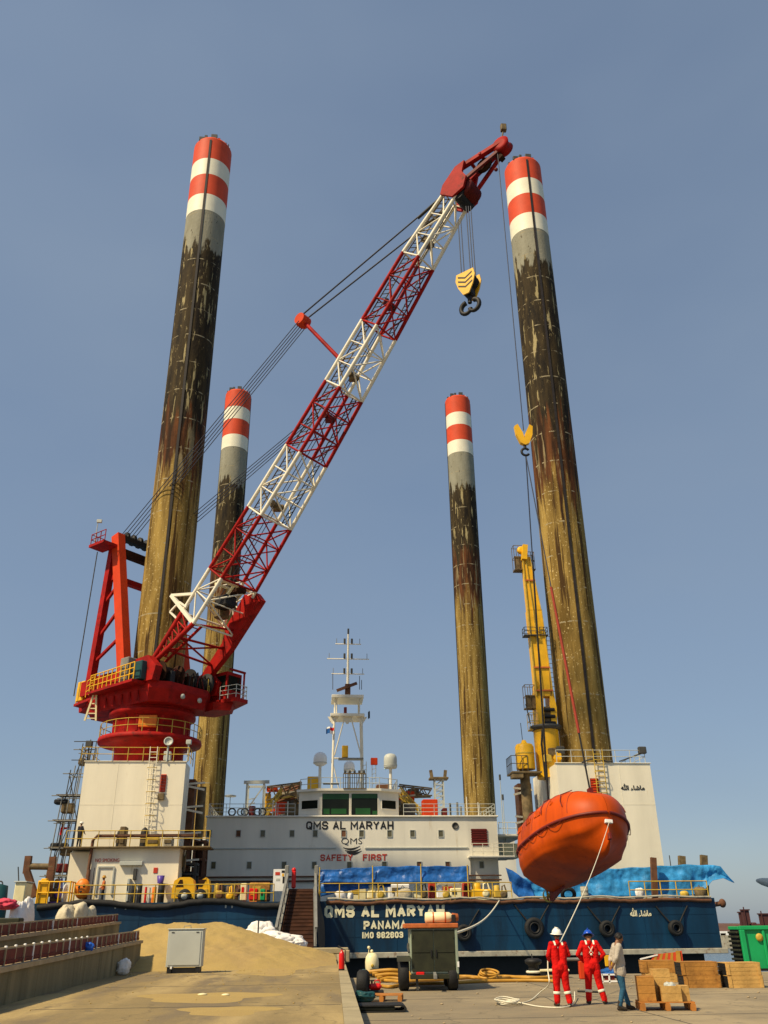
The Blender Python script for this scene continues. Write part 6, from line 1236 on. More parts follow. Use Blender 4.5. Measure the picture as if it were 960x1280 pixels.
# left of the gangway
deck_item('oil_drum', 'black oil drum standing left of the orange canister against the white house', 'drum', 163, 170.5, 1105, 1121, 'black', shape='drum')
deck_item('oil_drum', 'black oil drum carrying the purple bucket beside the white house', 'drum', 196, 206, 1104.5, 1121, 'black', shape='drum')
deck_item('oil_drum', 'black oil drum touching the left side of another, by the white house', 'drum', 171, 178, 1105, 1121, 'black', shape='drum', ly=66.35)
p = S(200, 1104.5, 66.4); tag(MB().lathe((p.x, 66.5, p.z+0.02), [(0.20, 0), (0.27, 0.5), (0.24, 0.5), (0.2, 0.06), (0, 0.06)], 16).build('bucket', 'purple', base=(p.x, 66.5, p.z+0.02)), 'purple bucket on top of the black oil drum', 'bucket')
deck_item('canister', 'orange canister between the black drums on the left deck', 'canister', 189, 195.5, 1109, 1121, 'orange', shape='drum')
deck_item('gas_bottle', 'red gas bottle beside the orange canister on deck', 'gas bottle', 180, 184, 1109, 1121, 'firered', shape='drum')
deck_item('gas_bottle', 'grey gas bottle next to the red one on deck', 'gas bottle', 184.5, 188.5, 1110, 1121, 'lightgrey', shape='drum')
# orange buoy with dark rope marks
p = S(102, 1111, 65.6); by = thing('buoy', 'round orange buoy with dark marks hung on the deck edge', 'buoy', (p.x, 65.7, p.z-0.75))
q = MB(); q.ball((p.x, 65.8, p.z), (0.52, 0.34, 0.66), 20, 14); q.build('float', 'orange', by)
for dx, dz, w, h in ((-0.15, 0.10, 0.10, 0.16), (0.15, 0.18, 0.07, 0.20), (-0.02, -0.18, 0.16, 0.08)): MB().ball((p.x+dx, 65.8-0.345*math.sqrt(max(0, 1-(dx/0.52)**2-(dz/0.66)**2)), p.z+dz), (w/2+0.03, 0.02, h/2+0.02), 10, 8).build('dark_mark', 'black', by)
# yellow deck vehicles
def cart(u0, u1, label):
    ly = 65.9; a = S(u0, 1121, ly); b = S(u1, 1101.5, ly); w = b.x-a.x; z0 = HZ1; t = thing('deck_loader', label, 'loader', ((a.x+b.x)/2, ly+0.7, z0), group=None)
    q = MB(); pr = [(a.x, z0+0.28), (b.x, z0+0.28), (b.x, z0+0.95), (b.x-0.12, z0+1.45), (b.x-0.35, z0+1.62), (a.x+0.5, z0+1.62), (a.x+0.12, z0+1.4), (a.x, z0+0.9)]; q.prism([(x, ly, z) for x, z in pr], (0, 1.3, 0)); q.build('body', 'yellow', t)
    q = MB(); q.prism([(a.x+0.25, ly-0.02, z0+1.0), (b.x-0.75, ly-0.02, z0+1.0), (b.x-0.85, ly-0.02, z0+1.46), (a.x+0.5, ly-0.02, z0+1.46)], (0, 0.018, 0)); q.build('cab_window', 'rustdark', t)
    q = MB(); q.cbox((a.x+0.3, ly-0.05, z0+0.45), (a.x+0.3+w*0.45, ly-0.001, z0+0.85), 0.01); q.build('panel', 'railyellow', t)
    for k, x in enumerate((b.x-0.62,)) :
        wh_ = MB().lathe((x, ly-0.03, z0+0.42), [(0.22, -0.10), (0.42, -0.12), (0.46, 0), (0.42, 0.12), (0.22, 0.10)], 22, axis=(0, -1, 0)).build('wheel', 'rubber', t); MB().lathe((x, ly-0.08, z0+0.42), [(0.22, 0.0), (0.22, 0.05), (0.06, 0.09), (0, 0.09)], 16, axis=(0, -1, 0)).build('hub', 'lightgrey', wh_)
    return t
cart(214, 243.5, 'yellow deck loader with a rounded cab, next to the white house'); cart(247, 263, 'yellow deck loader standing right of the one with the rounded cab')
deck_item('deck_winch', 'yellow winch with a drum right of the loaders', 'winch', 266, 279, 1104, 1121, 'railyellow', shape='machine', m2='brown')
deck_item('deck_winch', 'olive yellow pump unit left of the red crate', 'pump', 281, 291, 1107, 1121, 'mud', shape='machine', m2='yellow')
t = thing('hand_reel', 'brown spoked hand reel standing on the deck left of the red crate', 'reel', tuple(S(296, 1121, 65.9))); p = S(296, 1113, 65.9); MB().torus(p, 0.36, 0.09, axis=(1, 0.7, 0), n=18, m=8).build('reel_rim', 'brown', t); MB().beam(p-Vector((0, 0, 0.5)), p+Vector((0, 0, 0.3)), 0.12).build('reel_stand', 'brown', t)
deck_item('crate', 'bright red crate on the deck left of the gangway', 'crate', 311, 322.5, 1110.5, 1121, 'firered', m2='orange')
deck_item('wheelie_bin', 'green bin on the deck beside the red crate', 'bin', 325, 331.5, 1111, 1121, 'greenbox')
deck_item('wheelie_bin', 'black bin on the deck nearest the gangway', 'bin', 333, 337.5, 1112, 1121, 'black')
deck_item('equipment_box', 'cream equipment box with a red marking between loaders and notice board', 'box', 300, 309, 1104, 1121, 'tankcream', m2='firered', ly=67)
deck_item('pipe_rack', 'olive pipe rack behind the yellow winch on the left deck', 'rack', 264, 298, 1106, 1121, 'mud', shape='machine', m2='railyellow', ly=68.2)
deck_item('cable_crate', 'brown cable crate behind the red crate on the left deck', 'crate', 311, 338, 1103, 1121, 'wood', ly=68.4, m2='railyellow')
deck_item('deck_tank', 'long cream tank beyond the white bags under the tarpaulin', 'tank', 436, 458, 1108, 1121, 'tankcream', ly=68.0, m2='railyellow')
deck_item('deck_tank', 'white tank beyond the wide cream bag on deck', 'tank', 486, 512, 1105, 1121, 'signwhite', ly=68.4, m2='mud')
deck_item('stores_box', 'pale stores box beyond the two cream chests on deck', 'box', 548, 580, 1103.5, 1121, 'strake', ly=68.6, m2='letterred')
# between gangway and lifeboat
deck_item('bulk_bag', 'white bulk bag leftmost behind the yellow railing under the blue tarpaulin', 'bulk bag', 418, 432, 1113, 1121, 'bagwhite', shape='sack')
deck_item('bulk_bag', 'small white bag with its strap up, right of the leftmost bag under the tarpaulin', 'bulk bag', 434, 442, 1115, 1121, 'bagwhite', shape='sack')
deck_item('generator_set', 'long cream generator under the middle of the deep blue tarpaulin', 'generator', 459, 483, 1105.5, 1121, 'tankcream', shape='machine', m2='railyellow')
deck_item('bulk_bag', 'wide cream bag between the two cream machines on deck', 'bulk bag', 494, 516, 1109, 1121, 'bagbeige', shape='sack')
deck_item('pump_set', 'cream pump below the word PANAMA and the tarpaulin pole', 'pump', 517, 535, 1105, 1121, 'tankcream', shape='machine', m2='mud', ly=66.5)
deck_item('hose_reel', 'red box leaning on the rail left of the white valve chest', 'box', 537, 545, 1103, 1113, 'letterred', ly=67)
deck_item('valve_chest', 'white valve chest behind the railing right of the red box', 'chest', 546, 562, 1106, 1121, 'signwhite', shape='machine', m2='railyellow')
deck_item('valve_chest', 'low cream chest with a dark hand wheel beside the white valve chest', 'chest', 563, 577, 1110, 1121, 'tankcream', m2='darkgrey')
deck_item('hose_reel', 'red box under the right end of the deep blue tarpaulin', 'box', 580, 588, 1103, 1114, 'letterred', ly=67)
deck_item('pump_set', 'yellow pump frame on deck left of the lifeboat', 'pump', 590, 614, 1103, 1121, 'yellow', shape='machine', m2='tankcream')
deck_item('deck_winch', 'yellow and brown winch close to the lifeboat keel', 'winch', 618, 634, 1106, 1121, 'railyellow', shape='machine', m2='mud')
# tyre and mooring pieces under the lifeboat
p = S(710, 1118, 65.6); t = thing('tyre_fender', 'loose black tyre lying on the deck edge below the lifeboat', 'tyre', (p.x, 65.5, p.z-0.3)); MB().torus((p.x, 65.5, p.z), 0.42, 0.14, axis=(0.2, 1, 0.6), n=22, m=8).build('tyre', 'rubber', t)
deck_item('bollard', 'pale bollard on the deck edge right of the loose tyre', 'bollard', 728, 736, 1108, 1121, 'strake', shape='drum', ly=65.8)
deck_item('bulk_bag', 'white cloth bundle at the foot of the right yellow railing', 'bundle', 795, 806, 1109, 1121, 'bagwhite', shape='sack')
deck_item('chain_heap', 'yellow brown heap of chain behind the right railing', 'chain', 852, 862, 1113, 1121, 'railyellow', shape='sack')
deck_item('chain_heap', 'brown rag heap at the right end of the deck by the hull corner', 'heap', 872, 884, 1108, 1121, 'mud', shape='sack', ly=66)
# mooring rope from the deck to the quay
a = S(622, 1125, 65.2); b = SW(a)
e = G(568, 1169, 0); 
rp = MB(WORLD); pts = []
p0 = SW(S(624, 1126, 64.8)); p1 = A(568, 1167, 33.5)
rp.path([p0.lerp(p1, i/14)+Vector((0, 0, -0.35*math.sin(PI*i/14))) for i in range(15)], 0.045, 6); tag(rp.build('mooring_rope', 'ropewhite'), 'pale mooring rope running from the blue hull down behind the generator cart', 'rope')

# ================================================================== scaffold, goalpost and oddments at the left end
sc = thing('scaffold_tower', 'dark tube scaffold on the left side of the left white block', 'scaffold', (-19, 69.6, HZ1))
xs = [S(u, 1000, 69.6).x for u in (74, 84, 93, 101)]
for k, (u, zt) in enumerate(((78, 13.0), (88, 15.0), (97, 15.3), (105, 15.2))): x = S(u, 1000, 70.2).x; MB().tube((x-0.1, 70.0, HZ1), (x+0.38*(zt/14), 70.0, zt), 0.038, n=6).build('standard', 'darkgrey', sc)
for z in (13.6, 15.0): MB().tube((S(84, 1000, 69.6).x, 69.2, z), (S(112, 1000, 69.6).x, 69.2, z), 0.035, n=6).build('ledger', 'darkgrey', sc)
for y in (69.3, 70.8):
    for i, x in enumerate(xs):
        zt = (11.0, 13.2, 14.6, 14.8)[i]; MB().tube((x-0.15, y, HZ1), (x+0.35*(zt/14), y, zt), 0.042, n=6).build('standard', 'grey', sc)
for z, i0 in ((5.4, 0), (7.3, 0), (9.2, 0), (11.0, 0), (12.6, 1), (14.4, 2)):
    for y in (69.25, 70.85): MB().tube((xs[i0]-0.5, y, z), (xs[3]+0.6, y, z), 0.038, n=6).build('ledger', 'grey', sc)
    MB().tube((xs[i0], 69, z), (xs[i0], 71.2, z), 0.035, n=6).build('ledger', 'grey', sc)
    if z < 12.5:
        MB().box((xs[i0]-0.2, 69.3, z+0.05), (xs[3]+0.3, 70.7, z+0.11)).build('plank', 'mud', sc)
for z0, z1, a_, b_ in ((5.4, 9.0, 0, 2), (9.2, 12.6, 3, 1), (11, 14.4, 1, 3)): MB().tube((xs[a_], 69.2, z0), (xs[b_], 69.2, z1), 0.035, n=6).build('brace', 'darkgrey', sc)
for k, (u, v, w, h, m) in enumerate(((76, 1002, 1.0, 0.35, 'black'), (84, 1010, 0.9, 0.7, 'mud'), (73, 1058, 1.2, 0.5, 'black'), (82, 1064, 0.8, 0.6, 'mud'), (102, 952, 0.5, 0.5, 'mud'), (76, 1085, 0.9, 0.6, 'panelred'))):
    p = S(u, v, 69.6); tag(MB().cbox((p.x-w/2, 69.5, p.z-h/2), (p.x+w/2, 70.3, p.z+h/2), 0.08).build('tool_bundle', m, base=(p.x, 69.8, p.z-h/2)), ('black bundle high on the scaffold beside its upper planks', 'brown bundle high on the scaffold next to the white block', 'black bundle under the worker on the scaffold', 'brown bundle low on the scaffold by the walkway', 'small bundle at the top of the scaffold by the block corner', 'dark red bundle at the foot of the scaffold')[k], 'bundle')
gp = thing('goalpost_frame', 'rusty brown goalpost frame at the left end of the hull deck', 'frame', tuple(S(52, 1122, 66.3)))
def gq(u, v): return S(u, v, 66.3)
MB().beam(gq(33, 1092), gq(36, 1070), 0.42).build('post_head', 'brown', gp); MB().beam(gq(34, 1090), gq(44, 1121), 0.5, 0.4).build('leg', 'brown', gp)
MB().beam(gq(64.5, 1088), gq(66.5, 1071), 0.42).build('post_head', 'brown', gp); MB().beam(gq(64, 1088), gq(60, 1121), 0.45, 0.4).build('leg', 'brown', gp)
MB().tube(gq(35, 1083), gq(67, 1083.5), 0.22, n=10).build('roller', 'mud', gp)
deck_item('deck_gear', 'brown winch inside the yellow guard frame at the left', 'winch', 62, 80, 1098, 1121, 'mud', shape='machine', m2='purple', ly=66.6)
deck_item('deck_gear', 'white cone shaped cover inside the yellow guard frame', 'cover', 76, 83, 1105, 1121, 'signwhite', shape='sack', ly=65.8)
deck_item('wheelie_bin', 'pale yellow box with a white patch in the yellow guard frame', 'box', 48, 59, 1098, 1121, 'yellow', m2='signwhite', ly=65.7)
deck_item('tall_reel', 'tall brown post roller between the buoy and the door', 'roller', 104, 113, 1087, 1121, 'brown', shape='drum', ly=66.2)
deck_item('tall_reel', 'tall black roller touching the brown one near the door', 'roller', 113, 118.5, 1085, 1121, 'black', shape='drum', ly=66.4)
deck_item('ladder_rack', 'grey rack leaning beside the winch house door', 'rack', 157, 162.5, 1098, 1121, 'lightgrey', ly=66.4)
def walk_item(name, label, cat, u0, u1, v0, m, shape='box'):
    ly = LY+0.3; a = S(u0, 1062, ly); b = S(u1, v0, ly); z0 = lt_+0.105; t = thing(name, label, cat, ((a.x+b.x)/2, ly+0.4, z0)); w = b.x-a.x
    if shape == 'box': MB().cbox((a.x, ly, z0), (b.x, ly+0.9, b.z), 0.05).build('body', m, t); MB().cbox((a.x+0.08, ly-0.04, z0+0.25), (b.x-0.08, ly-0.002, b.z-0.2), 0.02).build('panel', 'mud', t)
    else:
        MB().lathe((a.x+w/2, ly+0.5, z0), [(w/2, 0), (w/2, (b.z-z0)*0.7), (w*0.42, (b.z-z0)*0.86), (w*0.2, (b.z-z0)*0.96), (0, b.z-z0)], 16).build('body', m, t); MB().box((a.x+w*0.2, ly-0.02, z0+0.3), (a.x+w*0.8, ly+0.05, z0+0.5)).build('panel', 'mud', t)
for a_ in ((('ventilator', 'black mushroom vent on the upper walkway below the ladder', 'vent', 142, 151, 1036, 'black', 'dome')), ('crate', 'brown crate top on the upper walkway left of the ladder', 'crate', 147, 158, 1033, 'mud', 'box'), ('ventilator', 'black mushroom vent on the upper walkway left of the yellow cabinet', 'vent', 172, 185, 1033, 'black', 'dome'), ('cabinet', 'olive yellow cabinet on the upper walkway', 'cabinet', 182, 199, 1046, 'railyellow', 'box'), ('cabinet', 'pale cabinet with a frame on top at the right end of the walkway', 'cabinet', 203, 216, 1046, 'strake', 'box')): walk_item(*a_)
# ================================================================== apron: walls with red panels, sand, box, bags
def wall_run(name, label, pts_top, ly0, ly1, zbase, thick, flabel, npan, hp):
    (u0, v0), (u1, v1) = pts_top; a = S(u0, v0, ly0); b = S(u1, v1, ly1); d = (b-a); a = a-d*0.45; L = (b-a).length; n = int(L/0.04); ax = Vector((d.x, d.y, 0)).normalized(); nx = Vector((-ax.y, ax.x, 0))   # nx points away to the left
    t = thing(name, label, 'wall', tuple(Vector((b.x, b.y, zbase))))
    ns = 7
    for k in range(ns):
        p = a.lerp(b, k/ns); q_ = a.lerp(b, (k+1)/ns)-ax*0.015; q = MB()
        lo = [Vector((p.x, p.y, zbase-0.01)), Vector((q_.x, q_.y, zbase-0.01))]; q.add([lo[0], lo[1], lo[1]+nx*thick, lo[0]+nx*thick, p-Vector((0, 0, 0.1)), q_-Vector((0, 0, 0.1)), q_+nx*thick-Vector((0, 0, 0.1)), p+nx*thick-Vector((0, 0, 0.1))], [(0,3,2,1),(4,5,6,7),(0,1,5,4),(1,2,6,5),(2,3,7,6),(3,0,4,7)]); q.build('wall_segment', 'wallconcrete', t)
    q = MB(); c = [a-nx*0.06, b-nx*0.06+ax*0.06, b+nx*(thick+0.05)+ax*0.06, a+nx*(thick+0.05)]; q.prism([p-Vector((0, 0, 0.098)) for p in c], (0, 0, 0.1)); q.build('wall_cap', 'capconcrete', t)
    f = thing('panel_fence', flabel, 'fence', tuple(b+nx*thick*0.5))
    o = nx*0.12; nb = int(npan*1.45)
    for k in range(nb):
        p = a.lerp(b, k/nb)+o; e = a.lerp(b, (k+1)/nb)+o; w_ = (e-p); q = MB(); jit = random.uniform(-0.02, 0.02); s0 = p+w_*0.10+nx*jit; s1 = e-w_*0.06+nx*(jit+random.uniform(-0.02, 0.02))
        q.prism([s0+Vector((0, 0, 0.02)), s1+Vector((0, 0, 0.02)), s1+Vector((0, 0, hp*0.92)), s0+Vector((0, 0, hp*0.92))], nx*0.05); pn = q.build('panel', 'panelred', f)
        q = MB(); q.prism([s0+Vector((0, 0, 0.02))-nx*0.012, s1+Vector((0, 0, 0.02))-nx*0.012, s1+Vector((0, 0, hp*0.30))-nx*0.03, s0+Vector((0, 0, hp*0.30))-nx*0.03], nx*0.012); q.build('foot_flange', 'panelred', pn)
        MB().beam(p+Vector((0, 0, 0.003)), p+Vector((0, 0, hp*0.97)), 0.05, 0.06).build('post', 'capconcrete' if k % 5 else 'signwhite', f)
        if 8 < k < 24 and npan < 26: MB().cbox(tuple(p+Vector((-0.03, -0.03, hp))), tuple(p+Vector((0.03, 0.03, hp+0.05))), 0.012).build('post_cap', 'signwhite', f)
    MB().beam(a+o+nx*0.02+Vector((0, 0, hp)), b+o+nx*0.02+Vector((0, 0, hp)), 0.035, 0.04).build('top_rail', 'capconcrete', f)
    return t
wall_run('concrete_wall', 'stained low concrete wall nearest the camera, ending at the sand heap', ((0, 1209.5), (177, 1175.5)), 21.0, 39.0, 0.462, 0.45, 'row of dark red panels on the nearer concrete wall', 25, 0.34)
wall_run('concrete_wall', 'second low concrete wall behind, partly hidden by the nearer red panels', ((0, 1171.5), (150, 1152)), 29.5, 50.0, 0.462, 0.6, 'row of dark red panels on the farther concrete wall', 26, 0.34)
# sand heap
from mathutils import noise as mnoise
r0, r1 = S(199, 1153, 45.5), S(268, 1155.5, 45.5)
HS = r0.z-0.46
def sand_h(x, y):
    cx = min(max(x, r0.x), r1.x); dx = x-cx; dy = y-45.5
    Lx = 6.8 if dx > 0 else 4.6; Ly = 8.6 if dy < 0 else 5.0
    e = math.sqrt((dx/Lx)**2+(dy/Ly)**2)
    if e >= 1: return 0
    s = (1-e); base = s**1.12 if dy > -1 else s**1.05
    lump = 0.16*mnoise.noise(Vector((x*0.5, y*0.4, 1)))+0.10*mnoise.noise(Vector((x*1.3, y*1.1, 4)))+0.05*mnoise.noise(Vector((x*3.3, y*3.0, 7)))+0.03*mnoise.noise(Vector((x*7, y*7, 9)))
    k = 1-math.exp(-7*s)
    return max(0, HS*(base*1.06 if base < 0.9 else 0.954+0.046*(1-math.exp(-8*(base-0.9))))+lump*k*0.8)
q = MB(); X0, X1, Y0, Y1 = r0.x-4.7, min(r1.x+6.9, 1.25), 36.6, 51
def sfn(u, v):
    x = X0+(X1-X0)*u; y = Y0+(Y1-Y0)*v; return Vector((x, y, 0.455+sand_h(x, y)))
q.grid(sfn, 130, 110); tag(q.build('sand_heap', 'sand', base=((X0+X1)/2, 45, 0.46), fix=False), 'big heap of yellow sand behind the grey steel box', 'sand heap')
# thin sand drift and wet patches on the apron: low mounds a few millimetres high
for (u, v, rx, ry, m) in ((258, 1246, 1.5, 0.55, 'sand'), (285, 1263, 0.9, 0.35, 'sand'), (340, 1210, 1.6, 1.8, 'sand')):
    c = WS(G(u, v, 0.466)); q = MB()
    def fn(a, b, c=c, rx=rx, ry=ry):
        th = 2*PI*a; r = b*(1+0.18*math.sin(3*th)+0.12*math.sin(5*th+1)); return Vector((c.x+rx*r*math.cos(th), c.y+ry*3*r*math.sin(th), 0.463+0.012*(1-b)))
    q.grid(fn, 36, 5); tag(kind(q.build('sand_drift', m, base=tuple(c), fix=False), 'stuff'), 'thin drift of sand lying on the apron', 'sand')
for (u, v, r) in ((253, 1244, 0.13), (282, 1244.5, 0.11)):
    c = WS(G(u, v, 0.47)); tag(MB().ball((c.x, c.y, 0.485), (r*0.9, r*0.7, 0.03), 10, 6).build('cement_lump', 'tankcream', base=(c.x, c.y, 0.47)), 'white cement splash on the sandy apron, ' + ('left one' if u < 260 else 'right one'), 'cement lump')
# grey steel box on feet
a = WS(G(206, 1217, 0.465)); b = WS(G(249, 1217, 0.465)); bx = thing('electrical_box', 'pale grey steel box on short black feet in front of the sand heap', 'electrical box', ((a.x+b.x)/2, a.y+0.3, 0.462))
ytop = S(228, 1162, a.y).z; w = b.x-a.x
q = MB(); q.cbox((a.x, a.y, 0.66), (b.x, a.y+0.75, ytop), 0.015); bd = q.build('box_body', 'lightgrey', bx)
MB().cbox((a.x-0.03, a.y-0.03, ytop), (b.x+0.03, a.y+0.79, ytop+0.035), 0.01).build('box_lid', 'lightgrey', bx)
MB().cbox((a.x+0.07, a.y-0.022, 0.72), (b.x-0.07, a.y-0.001, ytop-0.06), 0.008).build('door', 'lightgrey', bd)
for x in (a.x+0.05, b.x-0.2): MB().box((x, a.y+0.03, 0.463), (x+0.15, a.y+0.7, 0.658)).build('foot', 'black', bx)
MB().box((a.x+0.22, a.y+0.1, 0.463), (b.x-0.21, a.y+0.7, 0.62)).build('skid', 'darkgrey', bx)
for x in (a.x+0.12, b.x-0.25): MB().cbox((x, a.y-0.04, ytop-0.10), (x+0.1, a.y-0.003, ytop-0.07), 0.005).build('latch', 'darkgrey', bd)
q = MB(); q.path([(a.x+w*0.40, a.y+0.3, ytop+0.03), (a.x+w*0.41, a.y+0.3, ytop+0.12), (a.x+w*0.60, a.y+0.3, ytop+0.12), (a.x+w*0.61, a.y+0.3, ytop+0.03)], 0.015, 6); q.build('lifting_handle', 'grey', bx)
MB().cbox((a.x+0.17, a.y-0.05, 0.60), (a.x+0.24, a.y-0.004, 0.68), 0.01).build('label_tag', 'signwhite', bd)
# bags and plastic
from mathutils import noise as mnoise
def bag(name, label, cat, c, r, m, seed, sq=0.7, amp=1.0):
    q = MB(); o = Vector((seed*3.7, seed*1.3, seed*2.1))
    def fn(u, v):
        th = 2*PI*u; p = PI*v; d = Vector((math.cos(th)*math.sin(p)**sq, math.sin(th)*math.sin(p)**sq, -math.cos(p)))
        n1 = mnoise.noise(d*1.6+o); n2 = abs(mnoise.noise(d*3.3+o*2)); n3 = abs(mnoise.noise(d*7.0+o)); k = 1+amp*(0.34*n1-0.26*n2-0.14*n3+0.08)
        z = max(-1.0, d.z*(1+amp*(0.35*n1-0.2*n2))) if d.z > 0 else d.z
        return Vector((c[0]+r[0]*k*d.x, c[1]+r[1]*k*d.y, c[2]+r[2]*(1+z)))
    q.grid(fn, 44, 24); return tag(q.build(name, m, base=(c[0], c[1], c[2]), fix=False), label, cat)
c = WS(G(153, 1219, 0.466)); bag('plastic_bag', 'crumpled white plastic bag at the foot of the nearer wall', 'plastic bag', (c.x, c.y, 0.463), (0.24, 0.2, 0.26), 'bagwhite', 3)
p = S(110, 1184, 28); p = S(111, 1183, 29.5); bag('plastic_bag', 'blue plastic bag caught on the nearer row of red panels', 'plastic bag', (p.x, p.y, p.z-0.14), (0.16, 0.10, 0.13), 'blueplastic', 5)
for k, (u, v, rx, rz, ly, lab) in enumerate(((325, 1168, 0.75, 0.38, 54.5, 'upper white sack of the heap beside the gangway'), (312, 1177, 0.6, 0.20, 53.5, 'flat white sack at the left of the heap by the sand'), (340, 1176, 1.0, 0.28, 54.0, 'long white sack in the middle of the heap by the gangway'), (361, 1179, 0.75, 0.26, 54.6, 'white sack at the gangway end of the heap'), (345, 1183, 0.9, 0.18, 53.2, 'low white sack in front of the heap by the gangway'), (372, 1181, 0.45, 0.18, 54.2, 'small white sack nearest the gangway rail'))):
    p = S(u, v, ly); bag('white_sack', lab, 'sack', (p.x, ly, max(0.463, p.z-rz*1.3)), (rx*1.15, 0.7, rz*1.45), 'bagwhite', 20+k)
p = S(245, 1157, 50); bag('white_sack', 'white sack top showing behind the crest of the sand heap', 'sack', (p.x, 50, 0.465), (0.75, 0.5, (p.z-0.40)/2), 'bagwhite', 41, 0.5, 0.25)
a = S(322, 1178, 52.6); b = S(322, 1151, 52.6); t = thing('marker_rod', 'thin dark rod standing in front of the white sacks', 'rod', (a.x, 52.6, a.z-0.6)); MB().tube((a.x, 52.6, 0.465), (a.x, 52.6, b.z), 0.045, n=6).build('rod', 'darkgrey', t); MB().lathe((a.x, 52.6, a.z-0.1), [(0.12, 0), (0.05, 0.3)], 10).build('rod_foot', 'orange_red', t)
# oddments behind the farther wall
for k, (u0, u1, v0, v1, ly, m, lab) in enumerate(((68, 96, 1131, 1152, 51.5, 'bagbeige', 'big beige sack behind the farther red panels'), (84, 114, 1129.5, 1150, 52.2, 'bagbeige', 'taller beige sack right of the big one behind the panels'), (102, 122, 1133, 1151, 52.6, 'bagbeige', 'smallest beige sack, nearest the blue hull'), (12, 38, 1128, 1150, 42.0, 'bagwhite', 'white plastic heap behind the farther wall at the left'), (24, 45, 1124, 1146, 43.0, 'bagwhite', 'upper white plastic bag behind the farther wall'))):
    a = S(u0, v1, ly); b = S(u1, v0, ly); z0 = min(a.z, 1.0); bag('bulk_sack', lab, 'sack', ((a.x+b.x)/2, ly, 0.465), ((b.x-a.x)/2*1.02, 0.8, (b.z-0.465)/2), m, 60+k, 0.55, 0.55)
p = S(12, 1128, 41.5); bag('cloth_heap', 'pink cloth beside the white plastic at the left edge', 'cloth', (p.x, 41.2, p.z-0.3), (0.45, 0.4, 0.22), 'pink', 71)
p = S(0, 1130, 40); t = thing('net_heap', 'dark heap of nets behind the farther wall at the left edge', 'net heap', (p.x, 40, 0.465)); q = MB(); bagp = (p.x, 40)
q.grid(lambda u, v: Vector((p.x-1.2+4.6*u, 39.5+1.6*v, 0.465+1.25*math.sin(PI*min(1, max(0, v)))**0.6*(0.75+0.25*math.sin(u*5+1))*(1-u**3*0.75)+0.06*math.sin(u*23)*math.sin(v*9))), 40, 12); q.build('net', 'black', t)
p = S(6, 1152, 38); MB().cbox((p.x-2.5, 38, 0.465), (p.x+0.55, 38.6, p.z+0.13), 0.04).build('net_edge', 'darkgreen', t)
p = S(4, 1118, 60); t = thing('teal_float', 'dark teal buoyant fender standing at the left edge', 'float', (p.x, 60, 0.465)); MB().lathe((p.x-0.3, 60, 0), [(0.55, 0.47), (0.62, 1.2), (0.62, 3.0), (0.5, S(3, 1105, 60).z-0.1), (0.1, S(3, 1105, 60).z)], 20).build('float_body', 'teal', t); MB().torus((p.x-0.3, 60, S(3, 1105, 60).z), 0.16, 0.04, axis=(0, 1, 0), n=14, m=6).build('lifting_ring', 'darkgrey', t)
p0, p1 = S(16, 1123, 62), S(33, 1103, 62); t = thing('site_cabin', 'small cream cabin beyond the left end of the hull', 'cabin', ((p0.x+p1.x)/2, 62.5, 0.465)); MB().cbox((p0.x, 62, 0.465), (p1.x, 63.5, p1.z), 0.05).build('cabin_body', 'tankcream', t); MB().cbox((p0.x-0.06, 61.9, p1.z), (p1.x+0.06, 63.6, p1.z+0.08), 0.02).build('cabin_roof', 'lightgrey', t); MB().tube((p1.x-0.6, 62.4, p1.z), (p1.x-0.8, 62.4, S(25, 1083, 62).z), 0.04, n=5).build('aerial', 'darkgrey', t)
# kerb-end fire extinguisher
c = WS(G(427, 1213, 0.47)); fe = thing('fire_extinguisher', 'red fire extinguisher standing on the apron kerb', 'fire extinguisher', (c.x, c.y, 0.47)); R = 0.105
MB().lathe((c.x, c.y, 0.47), [(R*0.95, 0), (R, 0.02), (R, 0.50), (R*0.8, 0.58), (R*0.35, 0.63), (R*0.3, 0.68)], 20).build('cylinder', 'firered', fe); MB().lathe((c.x, c.y, 0.4705), [(R*1.04, 0), (R*1.04, 0.05)], 20).build('foot_ring', 'black', fe)
q = MB(); q.box((c.x-0.03, c.y-0.03, 1.14), (c.x+0.03, c.y+0.03, 1.20)); q.beam((c.x-0.02, c.y, 1.19), (c.x-0.16, c.y, 1.22), 0.03); q.beam((c.x-0.02, c.y, 1.21), (c.x-0.14, c.y, 1.28), 0.025); q.build('valve_handle', 'darkgrey', fe)
q = MB(); q.path([(c.x+0.03, c.y-0.02, 1.17), (c.x+0.13, c.y-0.03, 1.12), (c.x+0.135, c.y-0.03, 0.8), (c.x+0.12, c.y-0.04, 0.66)], 0.018, 6); q.build('hose', 'black', fe)
p = WS(G(434, 1197, 0.47)); tag(MB().cbox((EDGE(54)+0.01, 54.0, 0.1), (EDGE(54)+0.4, 54.6, 0.72), 0.05).build('timber_block', 'capconcrete', base=(EDGE(54)+0.2, 54.3, 0.1)), 'small pale block on the corner of the apron end', 'block')

# ================================================================== lower quay (world coordinates)
def g(u, v, z=0.0): return G(u, v, z)
